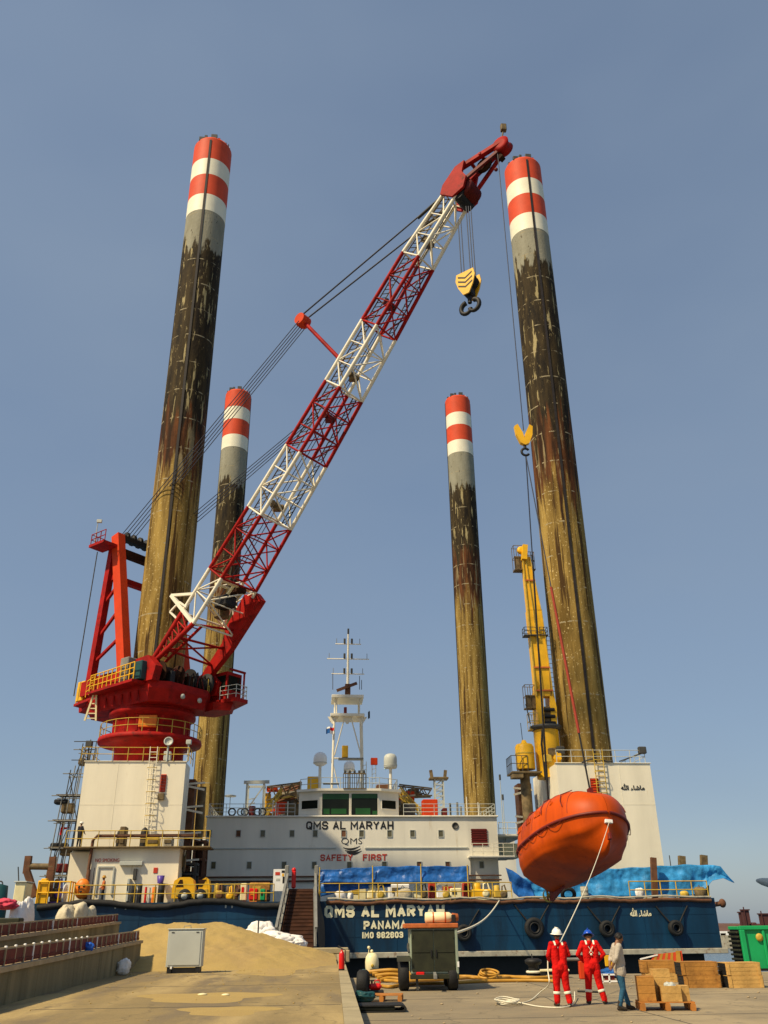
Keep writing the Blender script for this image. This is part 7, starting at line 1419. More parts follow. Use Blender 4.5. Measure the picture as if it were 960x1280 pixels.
# generator cart
gp0 = g(507, 1241); gp1 = g(575, 1238); gy = gp1.y-0.2; ga = rad(6)
x0, x1 = A(513.0, 1200, gy).x, A(572.5, 1200, gy).x; zt = A(540, 1160, gy).z; zb = A(540, 1223, gy).z
gen = thing('generator_cart', 'dark green generator cart with an orange rusty roof and a cream roll on top', 'generator cart', ((x0+x1)/2, gy+1.2, 0), frame=WORLD)
dep = 2.9
q = MB(WORLD); q.cbox((x0, gy, zb+0.12), (x1, gy+dep, zt), 0.03); body = q.build('cart_body', 'palegreen', gen)
for k, (xa, xb) in enumerate(((x0+0.05, (x0+x1)/2-0.01), ((x0+x1)/2+0.01, x1-0.09))):
    d = MB(WORLD).cbox((xa, gy-0.035, zb+0.2), (xb, gy-0.002, zt-0.05), 0.01).build('door', 'darkgreen', body)
    MB(WORLD).cbox((xb-0.10 if k == 0 else xa+0.04, gy-0.075, (zt+zb)/2-0.12), (xb-0.06 if k == 0 else xa+0.08, gy-0.037, (zt+zb)/2+0.1), 0.008).build('handle', 'black', d)
    MB(WORLD).box((xa+0.03, gy-0.052, (zt+zb)/2+0.02), (xb-0.13 if k == 0 else xb-0.03, gy-0.037, (zt+zb)/2+0.06)).build('door_rib', 'darkgreen', d)
    for z in (zb+0.35, zt-0.3): MB(WORLD).box((xa+0.005 if k == 0 else xb-0.05, gy-0.055, z), (xa+0.05 if k == 0 else xb-0.005, gy-0.037, z+0.12)).build('hinge', 'darkgreen', d)
MB(WORLD).cbox((x0-0.02, gy-0.06, zb-0.02), (x1+0.02, gy+0.08, zb+0.118), 0.015).build('bumper', 'darkgreen', gen)
MB(WORLD).cbox((x1-0.07, gy-0.05, zb+0.13), (x1+0.015, gy+0.03, zt-0.01), 0.01).build('corner_post', 'palegreen', gen)
MB(WORLD).cbox((x0-0.20, gy-0.10, zt), (x1+0.05, gy+dep+0.05, zt+0.14), 0.02).build('roof', 'rustorange', gen)
MB(WORLD).box((x0+0.1, gy+0.02, 0.5), (x1-0.1, gy+dep-0.1, zb)).build('chassis', 'black', gen)
for k, (xw, yw, R) in enumerate(((x0-0.22, gy+0.35, 0.46), (x1-0.18, gy+0.35, 0.42), (x0-0.22, gy+dep-0.5, 0.46), (x1-0.18, gy+dep-0.5, 0.42))):
    w_ = MB(WORLD).lathe((xw, yw, R), [(R*0.5, -0.14), (R*0.85, -0.17), (R, -0.12), (R*1.01, 0), (R, 0.12), (R*0.85, 0.17), (R*0.5, 0.14)], 26, axis=(1, 0, 0)).build('wheel', 'rubber', gen); MB(WORLD).lathe((xw, yw, R), [(R*0.48, -0.10), (R*0.48, 0.10)], 16, axis=(1, 0, 0)).build('hub', 'grey', w_)
for xw in (x0-0.22,):
    q = MB(WORLD); q.prism([(xw-0.22, gy-0.15, 0.86), (xw-0.22, gy-0.05, 1.0), (xw-0.22, gy+0.85, 1.0), (xw-0.22, gy+0.95, 0.86), (xw-0.22, gy+0.85, 0.96), (xw-0.22, gy-0.02, 0.96)], (0.44, 0, 0)); q.build('mudguard', 'darkgreen', gen)
q = MB(WORLD); q.beam(((x0+x1)/2, gy-0.02, 0.5), ((x0+x1)/2, gy-0.45, 0.42), 0.09); q.cbox(((x0+x1)/2-0.06, gy-0.6, 0.36), ((x0+x1)/2+0.06, gy-0.42, 0.5), 0.02); q.build('tow_hook', 'grey', gen)
for x, z0_, z1_ in ((x0+0.2, zb, 0.02), (x1-0.35, zb, 0.3)): MB(WORLD).beam((x, gy+0.1, z0_), (x+0.02, gy+0.1, z1_), 0.08).build('support_leg', 'darkgrey', gen)
MB(WORLD).cbox((x0+0.18, gy-0.05, 0.40), (x0+0.45, gy+0.1, 0.55), 0.02).build('tail_lamp', 'firered', gen)
MB(WORLD).cbox((x1-0.03, gy-0.07, (zt+zb)/2-0.42), (x1+0.03, gy-0.055, (zt+zb)/2-0.26), 0.005).build('reflector', 'signwhite', gen)
q = MB(WORLD); q.path([(x0-0.03, gy+1.5, 1.35), (x0-0.06, gy+0.9, 1.25), (x0-0.04, gy+0.25, 1.12), (x0-0.03, gy+0.05, 1.15)], 0.035, 6); q.build('side_bar', 'darkgrey', gen)
rx0, rx1 = A(531, 1147, gy+0.6).x, A(565, 1147, gy+0.6).x; R = 0.17
t = thing('rolled_mat', 'cream roll tied with bands lying on the orange cart roof', 'roll', ((rx0+rx1)/2, gy+0.6, zt+0.14), frame=WORLD); MB(WORLD).lathe((rx0, gy+0.6, zt+0.145+R), [(R*0.6, 0), (R, 0.02), (R, rx1-rx0-0.1), (R*0.6, rx1-rx0)], 18, axis=(1, 0, 0)).build('roll', 'tankcream', t)
for f in (0.28, 0.72): MB(WORLD).lathe((rx0+(rx1-rx0)*f, gy+0.6, zt+0.145+R), [(R*1.03, 0), (R*1.03, 0.05)], 18, axis=(1, 0, 0)).build('strap', 'rustorange', t)
MB(WORLD).lathe((rx1, gy+0.6, zt+0.145+R), [(R*0.85, 0), (R*0.7, 0.2), (R*0.4, 0.22)], 14, axis=(1, 0, 0)).build('roll_end', 'rustorange', t)
p = A(567, 1143, gy+0.3); tag(MB(WORLD).cbox((p.x-0.08, gy+0.2, zt+0.143), (p.x+0.06, gy+0.36, zt+0.40), 0.02).build('exhaust_cap', 'black', base=(p.x, gy+0.28, zt+0.143)), 'small black exhaust stub on the right end of the cart roof', 'exhaust')
# white mixer drum left of the cart
c = g(465, 1226); mx = thing('cement_mixer', 'small cream cement mixer with a yellow frame left of the generator cart', 'cement mixer', (c.x, c.y, 0), frame=WORLD); s_ = c.y
zc = A(464, 1206, s_).z; zz1 = A(464, 1195, s_).z; R = 8.2*s_*0.9/F_PX*1.02
q = MB(WORLD); q.lathe((c.x, c.y, 0), [(R*0.45, zc-0.45), (R*0.8, zc-0.30), (R*0.98, zc-0.08), (R*1.0, zc+0.10), (R*0.9, zc+0.27), (R*0.6, zc+0.39), (R*0.2, zc+0.42), (0, zc+0.42)], 26); q.build('drum', 'tankcream', mx)
MB(WORLD).lathe((c.x+0.02, c.y-R*0.98, zc-0.02), [(0.06, 0), (0.06, 0.05), (0.03, 0.06)], 12, axis=(0, -1, 0)).build('hub', 'railyellow', mx)
q = MB(WORLD); q.beam((c.x-0.25, c.y-0.15, 0.02), (c.x-0.02, c.y-0.2, zc-0.2), 0.08); q.beam((c.x+0.35, c.y-0.2, 0.02), (c.x+0.02, c.y-0.2, zc-0.2), 0.08); q.beam((c.x-0.25, c.y+0.5, 0.02), (c.x, c.y+0.3, zc-0.2), 0.08); q.beam((c.x+0.35, c.y+0.5, 0.02), (c.x, c.y+0.3, zc-0.2), 0.08); q.beam((c.x-0.3, c.y-0.2, 0.3), (c.x+0.4, c.y-0.2, 0.3), 0.07); q.build('frame', 'yellow', mx)
MB(WORLD).cbox((c.x-0.42, c.y-0.1, zc-0.50), (c.x-0.08, c.y+0.4, zc-0.16), 0.03).build('motor_box', 'teal', mx)
MB(WORLD).cbox((c.x-0.1, c.y-0.4, 0.15), (c.x+0.4, c.y+0.1, 0.42), 0.06).build('gearbox', 'black', mx)
for du, zz_ in ((-3, 1184.5), (0.8, 1189)): p = A(464+du, zz_, s_); q = MB(WORLD); q.tube((p.x, c.y, zc+0.35), (p.x, c.y, p.z), 0.018, n=6); q.ball((p.x, c.y, p.z), 0.06, 10, 7); q.build('lever', 'tankcream', mx)
# tyre standing, teal bag, red can, pallet, black mat
c = g(454, 1246); t = thing('old_tyre_casing', 'black tyre standing upright by the apron step', 'tyre', (c.x, c.y, 0), frame=WORLD); R = 0.36; MB(WORLD).lathe((c.x, c.y, R), [(R*0.5, -0.13), (R*0.85, -0.17), (R, -0.11), (R*1.01, 0), (R, 0.11), (R*0.85, 0.17), (R*0.5, 0.13), (R*0.5, -0.13)], 28, axis=(1, -0.1, 0), caps=False).build('tyre', 'rubber', t)
c = g(455, 1253); o = bag('rubbish_bag', 'dark teal rubbish bag in front of the upright tyre', 'bag', WS((c.x, c.y, 0.0))[:], (0.30, 0.25, 0.14), 'teal', 81)
c = g(469, 1245); t = thing('fuel_can', 'red can with a black base on the quay by the pallet', 'can', (c.x, c.y, 0), frame=WORLD); MB(WORLD).cbox((c.x-0.30, c.y-0.2, 0.002), (c.x+0.26, c.y+0.2, 0.16), 0.03).build('can_base', 'black', t); MB(WORLD).cbox((c.x-0.20, c.y-0.16, 0.162), (c.x+0.20, c.y+0.16, 0.34), 0.07).build('can_body', 'firered', t); MB(WORLD).tube((c.x-0.1, c.y, 0.34), (c.x-0.1, c.y, 0.42), 0.03, n=8).build('spout', 'black', t); MB(WORLD).path([(c.x-0.02, c.y, 0.33), (c.x, c.y, 0.42), (c.x+0.14, c.y, 0.42), (c.x+0.16, c.y, 0.33)], 0.02, 6).build('handle', 'firered', t)
def pallet(p, lx, ly_, rz, label, m='woodorange', h=0.15):
    t = thing('pallet', label, 'pallet', (p.x, p.y, 0), frame=WORLD, rz=rz); FR = Matrix.Translation((p.x, p.y, 0)) @ Matrix.Rotation(rz, 4, 'Z')
    n = max(5, int(ly_/0.18))
    for k in range(n): y = -ly_/2+ly_*(k+0.5)/n; MB(FR).box((-lx/2, y-ly_/n*0.36, h-0.022), (lx/2, y+ly_/n*0.36, h)).build('deck_board', m, t)
    for k in range(3):
        x = -lx/2+0.06+(lx-0.12)*k/2; MB(FR).box((x-0.045, -ly_/2, h-0.046), (x+0.045, ly_/2, h-0.0225)).build('stringer', m, t)
        for j in range(3): y = -ly_/2+0.06+(ly_-0.12)*j/2; MB(FR).box((x-0.06, y-0.06, 0.024), (x+0.06, y+0.06, h-0.0465)).build('block', m, t)
        MB(FR).box((x-0.05, -ly_/2, 0.002), (x+0.05, ly_/2, 0.0235)).build('base_board', m, t)
    return t, FR
pallet(g(478, 1251), 1.15, 0.8, rad(-4), 'orange brown pallet between the red can and the black mat', h=0.17)
c = g(478, 1264); t = thing('rubber_mat', 'black rubber mat folded flat on the quay beside the apron step', 'mat', (c.x, c.y, 0), frame=WORLD)
FRm = Matrix.Translation((c.x, c.y, 0)) @ Matrix.Rotation(rad(3), 4, 'Z')
q = MB(FRm); pts = [(-0.62, 0.005), (0.48, 0.005), (0.56, 0.03), (0.58, 0.09), (0.54, 0.145), (0.46, 0.165), (-0.58, 0.16), (-0.58, 0.13), (0.44, 0.135), (0.51, 0.11), (0.52, 0.07), (0.47, 0.045), (-0.62, 0.04)]
q.prism([(x, -0.45, z) for x, z in pts], (0, 0.95, 0)); q.build('mat', 'rubber', t); MB(FRm).cbox((-0.6, -0.42, 0.045), (0.30, 0.45, 0.125), 0.02).build('mat_core', 'darkgreen', t)
# yellow hoses along the quay edge
def hose(name, label, pts, r, m='hoseyellow', cat='hose'):
    q = MB(WORLD); q.path([Vector(p) for p in pts], r, 8); return tag(q.build(name, m), label, cat)
rr = random.Random(12)
def smooth(pts, n=6):
    P_ = [Vector(p) for p in pts]; out = []
    for i in range(len(P_)-1):
        p0, p1, p2, p3 = P_[max(i-1, 0)], P_[i], P_[i+1], P_[min(i+2, len(P_)-1)]
        for k in range(n):
            t = k/n; out.append(0.5*((2*p1)+(p2-p0)*t+(2*p0-5*p1+4*p2-p3)*t*t+(3*p1-p0-3*p2+p3)*t**3))
    out.append(P_[-1]); return out
def gl(lst, z): return smooth([Vector((*g(u, v, 0).xy, z+(dz if len(rest) else 0))) for (u, v, *rest) in lst for dz in (rest[0] if rest else 0,)])
labs = ['yellow hose lying nearest the camera along the quay edge', 'yellow hose second from the edge, running behind the generator cart', 'yellow hose bundle lying highest along the quay edge']
for k, lst in enumerate(([(470, 1233), (486, 1236), (500, 1234), (520, 1232), (560, 1231), (600, 1229), (640, 1228), (680, 1228), (694, 1229)], [(474, 1228), (490, 1229), (505, 1230), (540, 1228), (575, 1226), (590, 1225), (620, 1226), (645, 1224), (668, 1225)], [(472, 1224), (484, 1226), (500, 1227), (540, 1225), (582, 1224), (605, 1226), (630, 1224), (660, 1226), (690, 1225)])):
    tag(MB(WORLD).path(gl(lst, 0.06+0.02*k), 0.055, 8).build('yellow_hose', 'hoseyellow'), labs[k], 'hose', 'yellow hoses along the quay edge')
c = g(612, 1226); t = thing('hose_coil', 'coil of yellow hose lying on the other hoses between cart and workers', 'hose', (c.x, c.y, 0.15), frame=WORLD)
for k in range(4):
    MB(WORLD).torus((c.x+rr.uniform(-0.1, 0.1), c.y+rr.uniform(-0.1, 0.1), 0.14+k*0.05), 0.30+0.04*(k % 2), 0.04, axis=(rr.uniform(-0.2, 0.2), -0.25, 1), n=26, m=8).build('hose_turn', 'hoseyellow', t)
c = g(492, 1228); t = thing('hose_coil', 'pile of flattened yellow hose left of the generator cart wheel', 'hose', (c.x, c.y, 0.1), frame=WORLD)
for k in range(5):
    MB(WORLD).path(smooth([(c.x-0.5-0.1*k, c.y-0.2+0.1*k, 0.09+0.065*k), (c.x-0.1, c.y+0.15*(k % 2), 0.15+0.065*k), (c.x+0.5, c.y-0.15+0.08*k, 0.08+0.06*k), (c.x+0.9, c.y+0.1, 0.06+0.05*k)]), 0.065, 8).build('hose_turn', 'hoseyellow', t)
# dark gear at the quay edge behind the workers
c = g(668, 1222); t = thing('quay_bollard', 'black mooring bollard on the quay edge left of the white helmeted worker', 'bollard', (c.x, c.y, 0), frame=WORLD); MB(WORLD).lathe((c.x, c.y, 0.003), [(0.34, 0), (0.34, 0.06), (0.22, 0.1), (0.2, 0.42), (0.34, 0.52), (0.34, 0.62), (0.2, 0.68), (0, 0.68)], 22).build('bollard_body', 'black', t); MB(WORLD).torus((c.x, c.y, 0.2), 0.27, 0.05, n=22, m=8).build('rope_turn', 'ropewhite', t)
c = g(686, 1222); t = thing('hand_trolley', 'low trolley with a pale frame behind the white helmeted worker', 'trolley', (c.x, c.y, 0), frame=WORLD); MB(WORLD).cbox((c.x-0.35, c.y-0.3, 0.22), (c.x+0.8, c.y+0.3, 0.30), 0.02).build('trolley_deck', 'tankcream', t)
for dx in (-0.25, 0.65):
    for dy in (-0.25, 0.25): MB(WORLD).lathe((c.x+dx, c.y+dy, 0.11), [(0.11, -0.03), (0.11, 0.03)], 14, axis=(0, 1, 0)).build('wheel', 'black', t)
MB(WORLD).path([(c.x-0.35, c.y, 0.28), (c.x-0.6, c.y, 0.7), (c.x-0.62, c.y, 0.85)], 0.025, 6).build('handle', 'darkgrey', t)
c = g(729, 1224); t = thing('cable_drum', 'grey cable pipe lying across an orange stand behind the two workers', 'pipe stand', (c.x, c.y, 0), frame=WORLD); MB(WORLD).cbox((c.x-0.13, c.y-0.15, 0.003), (c.x+0.13, c.y+0.15, 0.62), 0.03).build('stand', 'orange_red', t); MB(WORLD).tube((c.x-0.9, c.y, 0.68), (c.x+0.5, c.y, 0.68), 0.06, n=10).build('pipe', 'grey', t)
c = g(764, 1220); z0 = A(764, 1216, c.y).z; t = thing('site_hoarding', 'plain yellow panel standing between the blue helmet and the grey shirt', 'panel', (c.x, c.y, 0), frame=WORLD)
a = A(757, 1208, c.y-0.3); b = A(775, 1194, c.y-0.3); MB(WORLD).cbox((a.x, c.y-0.3, a.z), (b.x+0.1, c.y-0.22, b.z), 0.015).build('panel_sheet', 'yellow', t)
for x in (a.x+0.06, b.x): MB(WORLD).beam((x, c.y-0.2, 0.003), (x, c.y-0.2, b.z-0.05), 0.06).build('panel_post', 'darkgrey', t)
c = g(763, 1222); bag('folded_sheet', 'blue folded sheet under the yellow panel', 'sheet', WS((c.x, c.y-0.2, 0.0))[:], (0.5, 0.3, 0.17), 'tarpblue', 83)
c = g(763, 1229); t = thing('pipe_trestle', 'low white trestle with red ends behind the man in the grey shirt', 'trestle', (c.x, c.y, 0), frame=WORLD)
a = g(753, 1229); b = g(776, 1229)
for z in (0.06, 0.27): MB(WORLD).beam((a.x, c.y, z), (b.x, c.y, z), 0.05).build('trestle_rail', 'signwhite', t)
for f in (0.0, 0.4, 1.0): x = a.x+(b.x-a.x)*f; MB(WORLD).beam((x, c.y, 0.003), (x, c.y, 0.30), 0.05).build('trestle_post', 'signwhite', t)
MB(WORLD).box((a.x+0.1, c.y+0.03, 0.1), (a.x+0.45, c.y+0.06, 0.24)).build('red_board', 'panelred', t); MB(WORLD).box((a.x+0.56, c.y+0.03, 0.1), (b.x-0.04, c.y+0.06, 0.24)).build('red_board', 'panelred', t)
c = g(735, 1239); tag(MB(WORLD).path([g(722, 1239, 0.03), g(738, 1239.5, 0.03), g(748, 1240, 0.03)], 0.03, 6).build('iron_bar', 'black'), 'short dark iron bar lying behind the blue helmeted worker', 'bar')
# crates: pairs of board boxes standing on the quay
def crate(u0, u1, vb, h, w_, d, m, label, z0=0.0, rz=0.0, py=None, open_=False, side=None, nb=3):
    c = g((u0+u1)/2, vb) if py is None else Vector((A((u0+u1)/2, vb, py).x, py, 0)); s = c.y
    W_ = w_ or (A(u1, vb, s).x-A(u0, vb, s).x); FR = Matrix.Translation((c.x, c.y+d/2, z0)) @ Matrix.Rotation(rz, 4, 'Z')
    t = thing('wooden_crate', label, 'crate', (c.x, c.y+d/2, z0), frame=WORLD, rz=rz)
    th = 0.022
    for sgn, nm in ((-1, 'front'), (1, 'back')):
        for k in range(nb): za = h*k/nb+0.003; zb_ = h*(k+1)/nb-0.004; MB(FR).box((-W_/2, sgn*d/2-th/2, za), (W_/2, sgn*d/2+th/2, zb_)).build('plank', m, t)
    for sgn in (-1, 1):
        for k in range(nb): za = h*k/nb+0.003; zb_ = h*(k+1)/nb-0.004; MB(FR).box((sgn*(W_/2-th/2)-th/2, -d/2+th/2+0.001, za), (sgn*(W_/2-th/2)+th/2, d/2-th/2-0.001, zb_)).build('plank', side or m, t)
    if not open_:
        for k in range(4): ya = -d/2+d*k/4+0.003; MB(FR).box((-W_/2-0.01, ya, h), (W_/2+0.01, ya+d/4-0.006, h+th)).build('lid_board', m, t)
    for x in (-W_/2+0.07, W_/2-0.07): MB(FR).box((x-0.045, -d/2-th/2-0.022, 0.01), (x+0.045, -d/2-th/2-0.001, h-0.01)).build('batten', m, t)
    MB(FR).box((-W_/2+th, -d/2+th, 0.004), (W_/2-th, d/2-th, 0.025)).build('floor_board', m, t)
    return t, c, h
def pair(u0, u1, vb, vm, vt, d, m1, m2, l1, l2, rz=0.0, dx=0.0, side='black'):
    c = g((u0+u1)/2, vb); s = c.y; h1 = A(0, vm, s).z*1.0; h1 = A((u0+u1)/2, vm, s).z; h2 = A((u0+u1)/2, vt, s).z-h1
    crate(u0, u1, vb, h1-0.024, None, d, m1, l1, rz=rz, side=side); crate(u0+dx, u1+dx, vb, h2-0.024, None, d*0.98, m2, l2, z0=h1+0.001, rz=rz+rad(1.5), py=s+0.02, side=side)
pair(809, 848, 1228, 1216, 1200.5, 0.7, 'woodlight', 'wood', 'pale lower crate of the pair in front of the striped barrier', 'brown upper crate of the pair in front of the striped barrier', rz=rad(-3), dx=-1.5, side='wood')
pair(857, 903, 1235, 1219, 1202, 0.75, 'wood', 'wood', 'lower crate of the middle pair, smeared with brown', 'orange brown upper crate of the middle pair', rz=rad(-2), dx=-2)
pair(912, 956, 1235, 1219, 1203, 0.75, 'woodlight', 'woodlight', 'lower pale crate of the pair beside the green container', 'upper pale crate of the pair beside the green container', rz=rad(-1), dx=-1)
pt, FRp = pallet(g(832, 1262), 1.30, 0.85, rad(-6), 'orange pallet carrying the small boxes in front of the crates', h=0.19)
cp = g(832, 1262)
def small(dx, dy, w, d, h, m, label, open_=False, rz=rad(-6), z0=0.192, nb=2):
    FR = FRp @ Matrix.Translation((dx, dy, z0)) @ Matrix.Rotation(rz+rad(6), 4, 'Z'); t = thing('wooden_box', label, 'box', tuple(FR.translation), frame=WORLD); th = 0.02
    for sg in (-1, 1):
        for k in range(nb):
            za, zb_ = h*k/nb+0.002, h*(k+1)/nb-0.003
            MB(FR).box((-w/2, sg*d/2-th/2, za), (w/2, sg*d/2+th/2, zb_)).build('plank', m, t); MB(FR).box((sg*(w/2-th/2)-th/2, -d/2+th/2+0.001, za), (sg*(w/2-th/2)+th/2, d/2-th/2-0.001, zb_)).build('plank', m, t)
    MB(FR).box((-w/2+th, -d/2+th, 0.002), (w/2-th, d/2-th, 0.02)).build('floor_board', m, t)
    if not open_: MB(FR).box((-w/2-0.005, -d/2-0.005, h), (w/2+0.005, d/2+0.005, h+0.018)).build('lid_board', m, t)
    return t, FR
small(-0.42, 0.0, 0.40, 0.62, 0.52, 'wood', 'tall brown box at the left end of the orange pallet', rz=rad(-10), nb=3)
small(0.02, 0.28, 0.42, 0.32, 0.66, 'woodlight', 'tall pale box at the back of the orange pallet', rz=rad(-4), nb=4)
_, FRo = small(0.13, -0.16, 0.46, 0.42, 0.34, 'woodlight', 'open pale box at the front of the orange pallet', open_=True, rz=rad(-5))
small(0.46, -0.02, 0.24, 0.4, 0.31, 'woodlight', 'small pale box at the right end of the orange pallet', rz=rad(-6))
o = bag('plastic_wrap', 'grey blue plastic wrap stuffed in the open box', 'plastic wrap', WS(FRo @ Vector((0.02, 0.0, 0.06)))[:], (0.16, 0.14, 0.17), 'lightgrey', 91)
# striped barrier
c = g(838, 1217); t = thing('striped_barrier', 'leaning barrier board with red and yellow stripes behind the crates', 'barrier', (c.x, c.y, 0), frame=WORLD); s = c.y
P4 = [A(808, 1197, s), A(852, 1191, s), A(852, 1196, s), A(812, 1199.5, s)]; P4 = [A(818, 1193, s), A(851, 1189.5, s), A(851.5, 1203, s), A(812, 1204, s)]
q = MB(WORLD); q.prism(P4, (0, 0.05, 0)); bdn = q.build('board', 'bandred', t)
for k in range(5):
    f0, f1 = 0.05+k*0.19, 0.14+k*0.19; a0 = P4[0].lerp(P4[1], f0); a1 = P4[0].lerp(P4[1], f1); b0 = P4[3].lerp(P4[2], f0+0.03); b1 = P4[3].lerp(P4[2], f1+0.03); q = MB(WORLD); q.prism([p-Vector((0, 0.006, 0)) for p in (a0, a1, b1, b0)], (0, 0.004, 0)); q.build('stripe', 'hoseyellow', bdn)
q = MB(WORLD); q.beam(A(847, 1188.5, s-0.05), Vector((A(852, 1225, s-0.05).x, s-0.05, 0.003)), 0.16, 0.05); q.build('post', 'hoseyellow', t); q = MB(WORLD); q.beam(A(850.5, 1188.5, s), Vector((A(855, 1225, s).x, s, 0.003)), 0.10, 0.05); q.build('post', 'bandred', t)
q = MB(WORLD); q.beam(A(800, 1199, s), A(822, 1193.5, s), 0.05); q.build('stay', 'signwhite', t)
# green container with its ribbed dark end
cc = g(933, 1214); cy = cc.y; gx0 = A(932, 1200, cy).x; gx1 = A(1010, 1200, cy).x; zt = A(945, 1161.5, cy).z
con = thing('steel_container', 'green open steel container with a dark ribbed end on the quay at the right edge', 'container', ((gx0+gx1)/2, cy+3, 0), frame=WORLD)
ln = 1.3; zb = 0.10
q = MB(WORLD); q.box((gx0, cy, zb), (gx1, cy+ln, zt)); bdy = q.build('container_wall', 'greenbox', con)
MB(WORLD).cbox((gx0-0.05, cy-0.10, zt-0.02), (gx1+0.1, cy+0.08, zt+0.14), 0.02).build('top_rail', 'greenbox', con); MB(WORLD).cbox((gx0-0.08, cy+0.08, zt-0.02), (gx0+0.1, cy+ln, zt+0.12), 0.02).build('top_rail', 'greenbox', con)
MB(WORLD).cbox((gx0-0.07, cy-0.12, zb), (gx0+0.14, cy+0.05, zt-0.021), 0.02).build('corner_post', 'greenbox', con)
for x in np.arange(gx0+0.9, gx1, 0.9): MB(WORLD).cbox((x, cy-0.07, zb+0.1), (x+0.12, cy-0.001, zt-0.03), 0.02).build('stiffener', 'greenbox', con)
MB(WORLD).box((gx0, cy-0.03, 0.003), (gx1, cy+ln, zb-0.002)).build('skid', 'black', con)
MB(WORLD).box((gx0-0.04, cy+0.1, zb+0.03), (gx0-0.003, cy+ln-0.05, zt-0.03)).build('end_panel', 'black', con)
for k in range(8): z = zb+0.12+(zt-zb-0.2)*k/7.5; MB(WORLD).cbox((gx0-0.16, cy+0.1, z), (gx0-0.042, cy+ln-0.05, z+0.09), 0.02).build('end_rib', 'darkgreen', con)
MB(WORLD).lathe((gx0+0.75, cy-0.03, zt-0.32), [(0.06, 0), (0.16, 0.02), (0.16, 0.05), (0.05, 0.06)], 12, axis=(0, -1, 0)).build('lifting_lug', 'railyellow', con)
# far pieces on the right: pontoon, mole machinery, street lamp
p0, p1 = A(893, 1172, 190), A(914, 1164, 190); t = thing('pontoon', 'pale far pontoon with square openings seen between hull and container', 'pontoon', ((p0.x+p1.x)/2, 190, -2.6), frame=WORLD)
zs = [p0.z, p0.z+(p1.z-p0.z)*0.42, p1.z]
MB(WORLD).box((p0.x-5, 190, -2.7), (p1.x+1, 193, p0.z+(p1.z-p0.z)*0.35)).build('float', 'strake', t); MB(WORLD).box((p0.x-5, 190, p1.z-0.35), (p1.x+1, 193, p1.z)).build('deck', 'signwhite', t); MB(WORLD).box((p0.x-5, 191.5, p0.z+(p1.z-p0.z)*0.35), (p1.x+1, 191.7, p1.z-0.35)).build('back_wall', 'brown', t)
for k in range(6): x = p0.x-4+(p1.x-p0.x+4.5)*k/5; MB(WORLD).box((x, 189.98, p0.z+(p1.z-p0.z)*0.35), (x+0.5, 190.4, p1.z-0.35)).build('pile', 'signwhite', t)
for k, (u0, u1, v0, ly, lab) in enumerate(((928, 932, 1141, 265, 'thin rusty tower on the far mole'), (932, 936, 1138, 262, 'taller rusty tower on the far mole, second from left'), (953, 962, 1143, 264, 'block shaped rusty machine on the far mole at the right edge'))):
    a = A(u0, 1158, ly); b = A(u1, v0, ly); t = thing('mole_tower', lab, 'tower', ((a.x+b.x)/2, ly, 0.5), frame=WORLD); MB(WORLD).box((a.x, ly, 0.3), (b.x, ly+1.5, b.z)).build('tower_body', 'farbrown', t); MB(WORLD).box((a.x-0.3, ly-0.3, b.z), (b.x+0.2, ly+1.6, b.z+0.3)).build('tower_cap', 'farbrown', t); MB(WORLD).beam((a.x+0.3, ly-0.2, 0.3), (a.x+0.2, ly-0.2, b.z+0.9), 0.25).build('tower_mast', 'farbrown', t)
for k, (u, v, w) in enumerate(((939, 1154, 1.4), (943, 1153, 1.2), (948, 1155, 1.6), (925, 1157, 1.8))):
    a = A(u, v, 262); tag(MB(WORLD).cbox((a.x-w/2, 262, 0.3), (a.x+w/2, 263.5, a.z), 0.2).build('far_machine', 'farbrown', base=(a.x, 262.7, 0.3)), ('low rusty machine right of the far towers', 'domed rusty machine on the far mole', 'low rusty machine near the far block shaped one', 'leftmost low rusty heap on the far mole')[k], 'machine')
p = A(946, 1100, 90); t = thing('street_lamp', 'grey street lamp head reaching in from the right edge', 'street lamp', (p.x+4, 90, 0), frame=WORLD)
q = MB(WORLD); a = A(945, 1100.5, 90); q.lathe(a, [(0.05, 0), (0.16, 0.1), (0.33, 0.6), (0.42, 1.2), (0.36, 1.8), (0.16, 2.2)], 16, axis=(1, 0.1, -0.18)); q.build('lamp_head', 'lightgrey', t)
q = MB(WORLD); q.path(smooth([a+Vector((2.0, 0, -0.35)), a+Vector((3.2, 0.2, -0.7)), a+Vector((4.0, 0.3, -2.0)), Vector((a.x+4.1, 90.3, 0.003))]), 0.12, 8); q.build('lamp_post', 'grey', t)

# loose litter: stones and scraps on both levels, lumps of sand off the heap
rl = random.Random(77); q = MB()
for k in range(260):
    x = rl.uniform(-5.5, 0.6); y = rl.uniform(13, 37)
    if k > 90: x = rl.uniform(-7, 0.8); y = 37-abs(rl.gauss(0, 1))*3.0
    r = rl.uniform(0.006, 0.02); q.ball((x, y, 0.462+r*0.5), (r*1.3, r, r*0.7), 6, 4)
tag(kind(q.build('sand_crumb', 'sand', base=(-2, 30, 0.46)), 'stuff'), 'loose crumbs of sand scattered on the apron', 'sand')
q = MB()
for k in range(150):
    x = rl.uniform(1.6, 22); y = rl.uniform(15, 39); r = rl.uniform(0.01, 0.035); q.ball((x, y, r*0.5), (r*1.4, r, r*0.6), 6, 4)
tag(kind(q.build('grit', 'capconcrete', base=(10, 28, 0)), 'stuff'), 'grit and small stones lying on the lower quay', 'grit')
